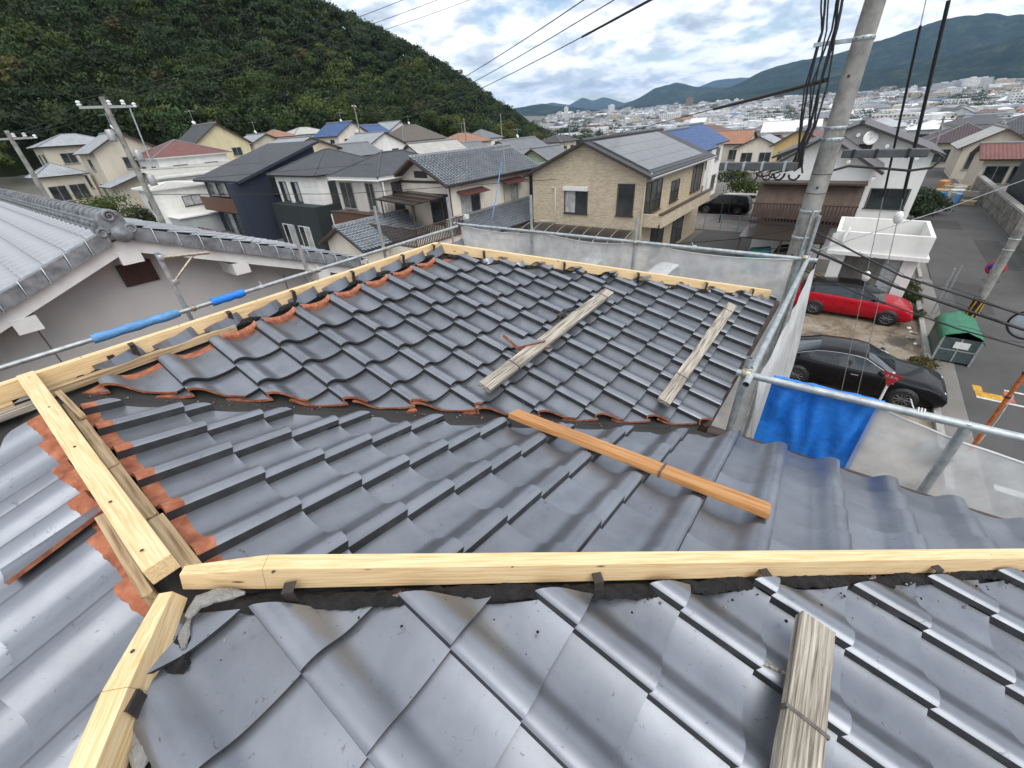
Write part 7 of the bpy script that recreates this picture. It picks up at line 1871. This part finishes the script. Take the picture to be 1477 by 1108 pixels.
while d < 3300:
    s = 10.5+.0062*d; az = -15.0
    while az < 34:
        a = az+rng.uniform(-.35, .35)*math.degrees(s/d); dd = d+rng.uniform(-.4, .4)*s
        x, y = dd*math.cos(math.radians(a)), dd*math.sin(math.radians(a))
        if float(hill(x, y)) < .6 and not (x < 112 and -9.5 > y > -12.5) and rng.random() < (.9 if dd < 1600 else .82) and not (dd < 175 and a > 25) and not (mnoise.noise(Vector((x*.004, y*.004, 3.3))) > .34 and dd > 260):
            spots.append((dd, x, y, s))
        az += math.degrees(s/d)*1.05
    d += s*(1.0 if d < 600 else 1.3)
spots.sort()
def pick(dd, s):
    r_ = rng.random()
    if dd < 420 or r_ < .88:
        k = min(1.5, s/12.5); w, l, h = rng.uniform(6, 8.5)*k, rng.uniform(7.5, 11.5)*k, rng.choice([3.2, 5.6, 5.8, 6.2])*1.0
        roof = rng.choice(['gable', 'hip', 'gable', 'flat'], p=[.42, .36, .08, .14])
    elif r_ < .975:
        w, l, h, roof = rng.uniform(14, 30)*min(1.5, s/25+.3), rng.uniform(24, 60)*min(1.4, s/30+.3), rng.uniform(6, 10), rng.choice(['flat', 'gable'], p=[.7, .3])
    else:
        w, l, h, roof = rng.uniform(11, 16), rng.uniform(20, 45), rng.uniform(10, 20)*(1 if dd > 900 else .6), 'flat'
    return w, l, h, roof
NEAR = 270
far = MB(); cnt = 0
var_mesh = {}
for i, (dd, x, y, s) in enumerate(spots):
    w, l, h, roof = pick(dd, s)
    z = float(ground(x, y)); rot = rng.choice([0, math.pi/2])+rng.normal()*.12+.1
    wm = int(rng.choice(6, p=[.56, .20, .11, .07, .04, .02])); rm = int(rng.choice(7, p=[.30, .20, .20, .07, .18, .03, .02])) if roof != 'flat' else int(rng.choice([0, 2, 4, 4]))
    rise = min(w, l)*.5*rng.uniform(.35, .5)
    if i < NEAR:
        key = (i % 54)
        if key not in var_mesh:
            m = MB(); bld(m, 0, 0, 0, w, l, h, 0, wm, rm, roof, rise, True)
            me = m.data('town_house', TM); bm = bmesh.new(); bm.from_mesh(me); bmesh.ops.recalc_face_normals(bm, faces=bm.faces[:]); bm.to_mesh(me); bm.free()
            var_mesh[key] = me
        o = put('town_house', var_mesh[key], None, Matrix.Translation((x, y, z)) @ Matrix.Rotation(rot, 4, 'Z'))
        tag(o, 'small house among the crowded rooftops of the valley town beyond the near houses', 'house', 'nearer houses of the valley town')
    else:
        bld(far, x, y, z, w, l, h, rot, wm, rm, roof, rise, dd < 620 or h > 11); cnt += 1
ft = far.build('town', TM); tag(ft, 'dense pale town filling the valley floor up to the mountains', 'town', kind='stuff')
# towers and slabs one can pick out
for k, (az, dd, w, l, h, wm, lab) in enumerate(((16.9, 2300, 26, 22, 38, 5, 'tall red brown apartment tower at the foot of the mountains'), (-3.9, 1900, 14, 46, 24, 2, 'grey apartment slab left of the white tower group'), (-5.0, 1920, 14, 40, 27, 2, 'grey apartment slab in the tower group at the right'), (-5.6, 1900, 14, 36, 30, 0, 'white apartment tower in the group at the right'), (-6.3, 1940, 14, 40, 28, 2, 'grey striped tower at the right of the group'), (-7.3, 2000, 30, 60, 20, 3, 'broad beige block at the right edge of the town'), (25.2, 2300, 18, 24, 34, 0, 'pale tower beside the hill end'), (30.3, 2200, 14, 14, 38, 0, 'slim white tower at the hill tip'), (9.0, 1100, 40, 80, 9, 0, 'long white factory hall in the middle of the town'), (3.4, 900, 36, 70, 9, 0, 'large white warehouse behind the concrete pole'), (-1.8, 900, 18, 70, 11, 1, 'long cream school building right of the pole'), (-3.6, 900, 16, 55, 12, 1, 'cream slab block beside the dark grove'))):
    x, y = dd*math.cos(R(az)), dd*math.sin(R(az)); m = MB(); bld(m, 0, 0, 0, w, l, h, 0, wm, 4 if wm != 5 else 3, 'flat', 0, True)
    me = m.data('tower_block', TM); bm = bmesh.new(); bm.from_mesh(me); bmesh.ops.recalc_face_normals(bm, faces=bm.faces[:]); bm.to_mesh(me); bm.free()
    tag(put('tower_block', me, None, Matrix.Translation((x, y, float(ground(x, y)))) @ Matrix.Rotation(.15*k, 4, 'Z')), lab, 'building')
print('town', len(spots), cnt)
# groves and street trees between the houses: one mass
cents, rads_, cols_ = [], [], []
for k in range(150):
    dd = rng.uniform(180, 3200); az = rng.uniform(-14, 33); n = int(rng.integers(3, 26)); L_ = rng.uniform(8, 60)*(.4+dd/2500)
    for j in range(n):
        x = dd*math.cos(R(az))+rng.normal()*L_*.35; y = dd*math.sin(R(az))+rng.normal()*L_
        if float(hill(x, y)) > 3: continue
        r_ = rng.uniform(2.5, 5.5)*(1+dd/2500); cents.append((x, y, float(ground(x, y))+r_*1.1)); rads_.append((r_, r_, r_*1.1)); cols_.append(np.array((.040, .058, .024))*rng.uniform(.7, 1.3))
co, q, c = leaf_cloud(np.array(cents), np.array(rads_), 70, .8, rng, np.array(cols_))
# leaf size grows with distance so that far groves stay closed
tt = put('town_trees', np_mesh('town_trees', co, q, 'foliage', False, c)); tag(tt, 'dark green groves scattered between the houses of the town', 'trees', kind='stuff')
# wood at the far end of the hill running into the valley
cents, rads_, cols_ = [], [], []
for k in range(520):
    az = rng.uniform(21, 33); dd = rng.uniform(420, 900)
    if az < 27 and rng.random() < .5: continue
    x, y = dd*math.cos(R(az)), dd*math.sin(R(az)); r_ = rng.uniform(3.5, 6.5)
    cents.append((x, y, float(ground(x, y))+r_)); rads_.append((r_, r_, r_)); cols_.append(np.array((.034, .05, .02))*rng.uniform(.7, 1.3))
co, q, c = leaf_cloud(np.array(cents), np.array(rads_), 60, .95, rng, np.array(cols_))
tt = put('valley_wood', np_mesh('valley_wood', co, q, 'foliage', False, c)); tag(tt, 'dark wood continuing from the hill tip into the valley', 'wood', kind='stuff')

# ------------------------------------------------------------------ air
hz = MB(); hz.box(-15500, 15500, -15500, 15500, -60, 900)
hm = bpy.data.materials.new('haze'); hm.use_nodes = True; MATS['haze'] = hm
ht = hm.node_tree
for n_ in list(ht.nodes): ht.nodes.remove(n_)
ho = ht.nodes.new('ShaderNodeOutputMaterial'); hv = ht.nodes.new('ShaderNodeVolumePrincipled')
hv.inputs['Color'].default_value = (0.40, 0.64, 1.0, 1); hv.inputs['Density'].default_value = 5e-5; hv.inputs['Anisotropy'].default_value = 0.2
ht.links.new(hv.outputs[0], ho.inputs['Volume'])
hob = hz.build('haze', 'haze'); hob['kind'] = 'stuff'
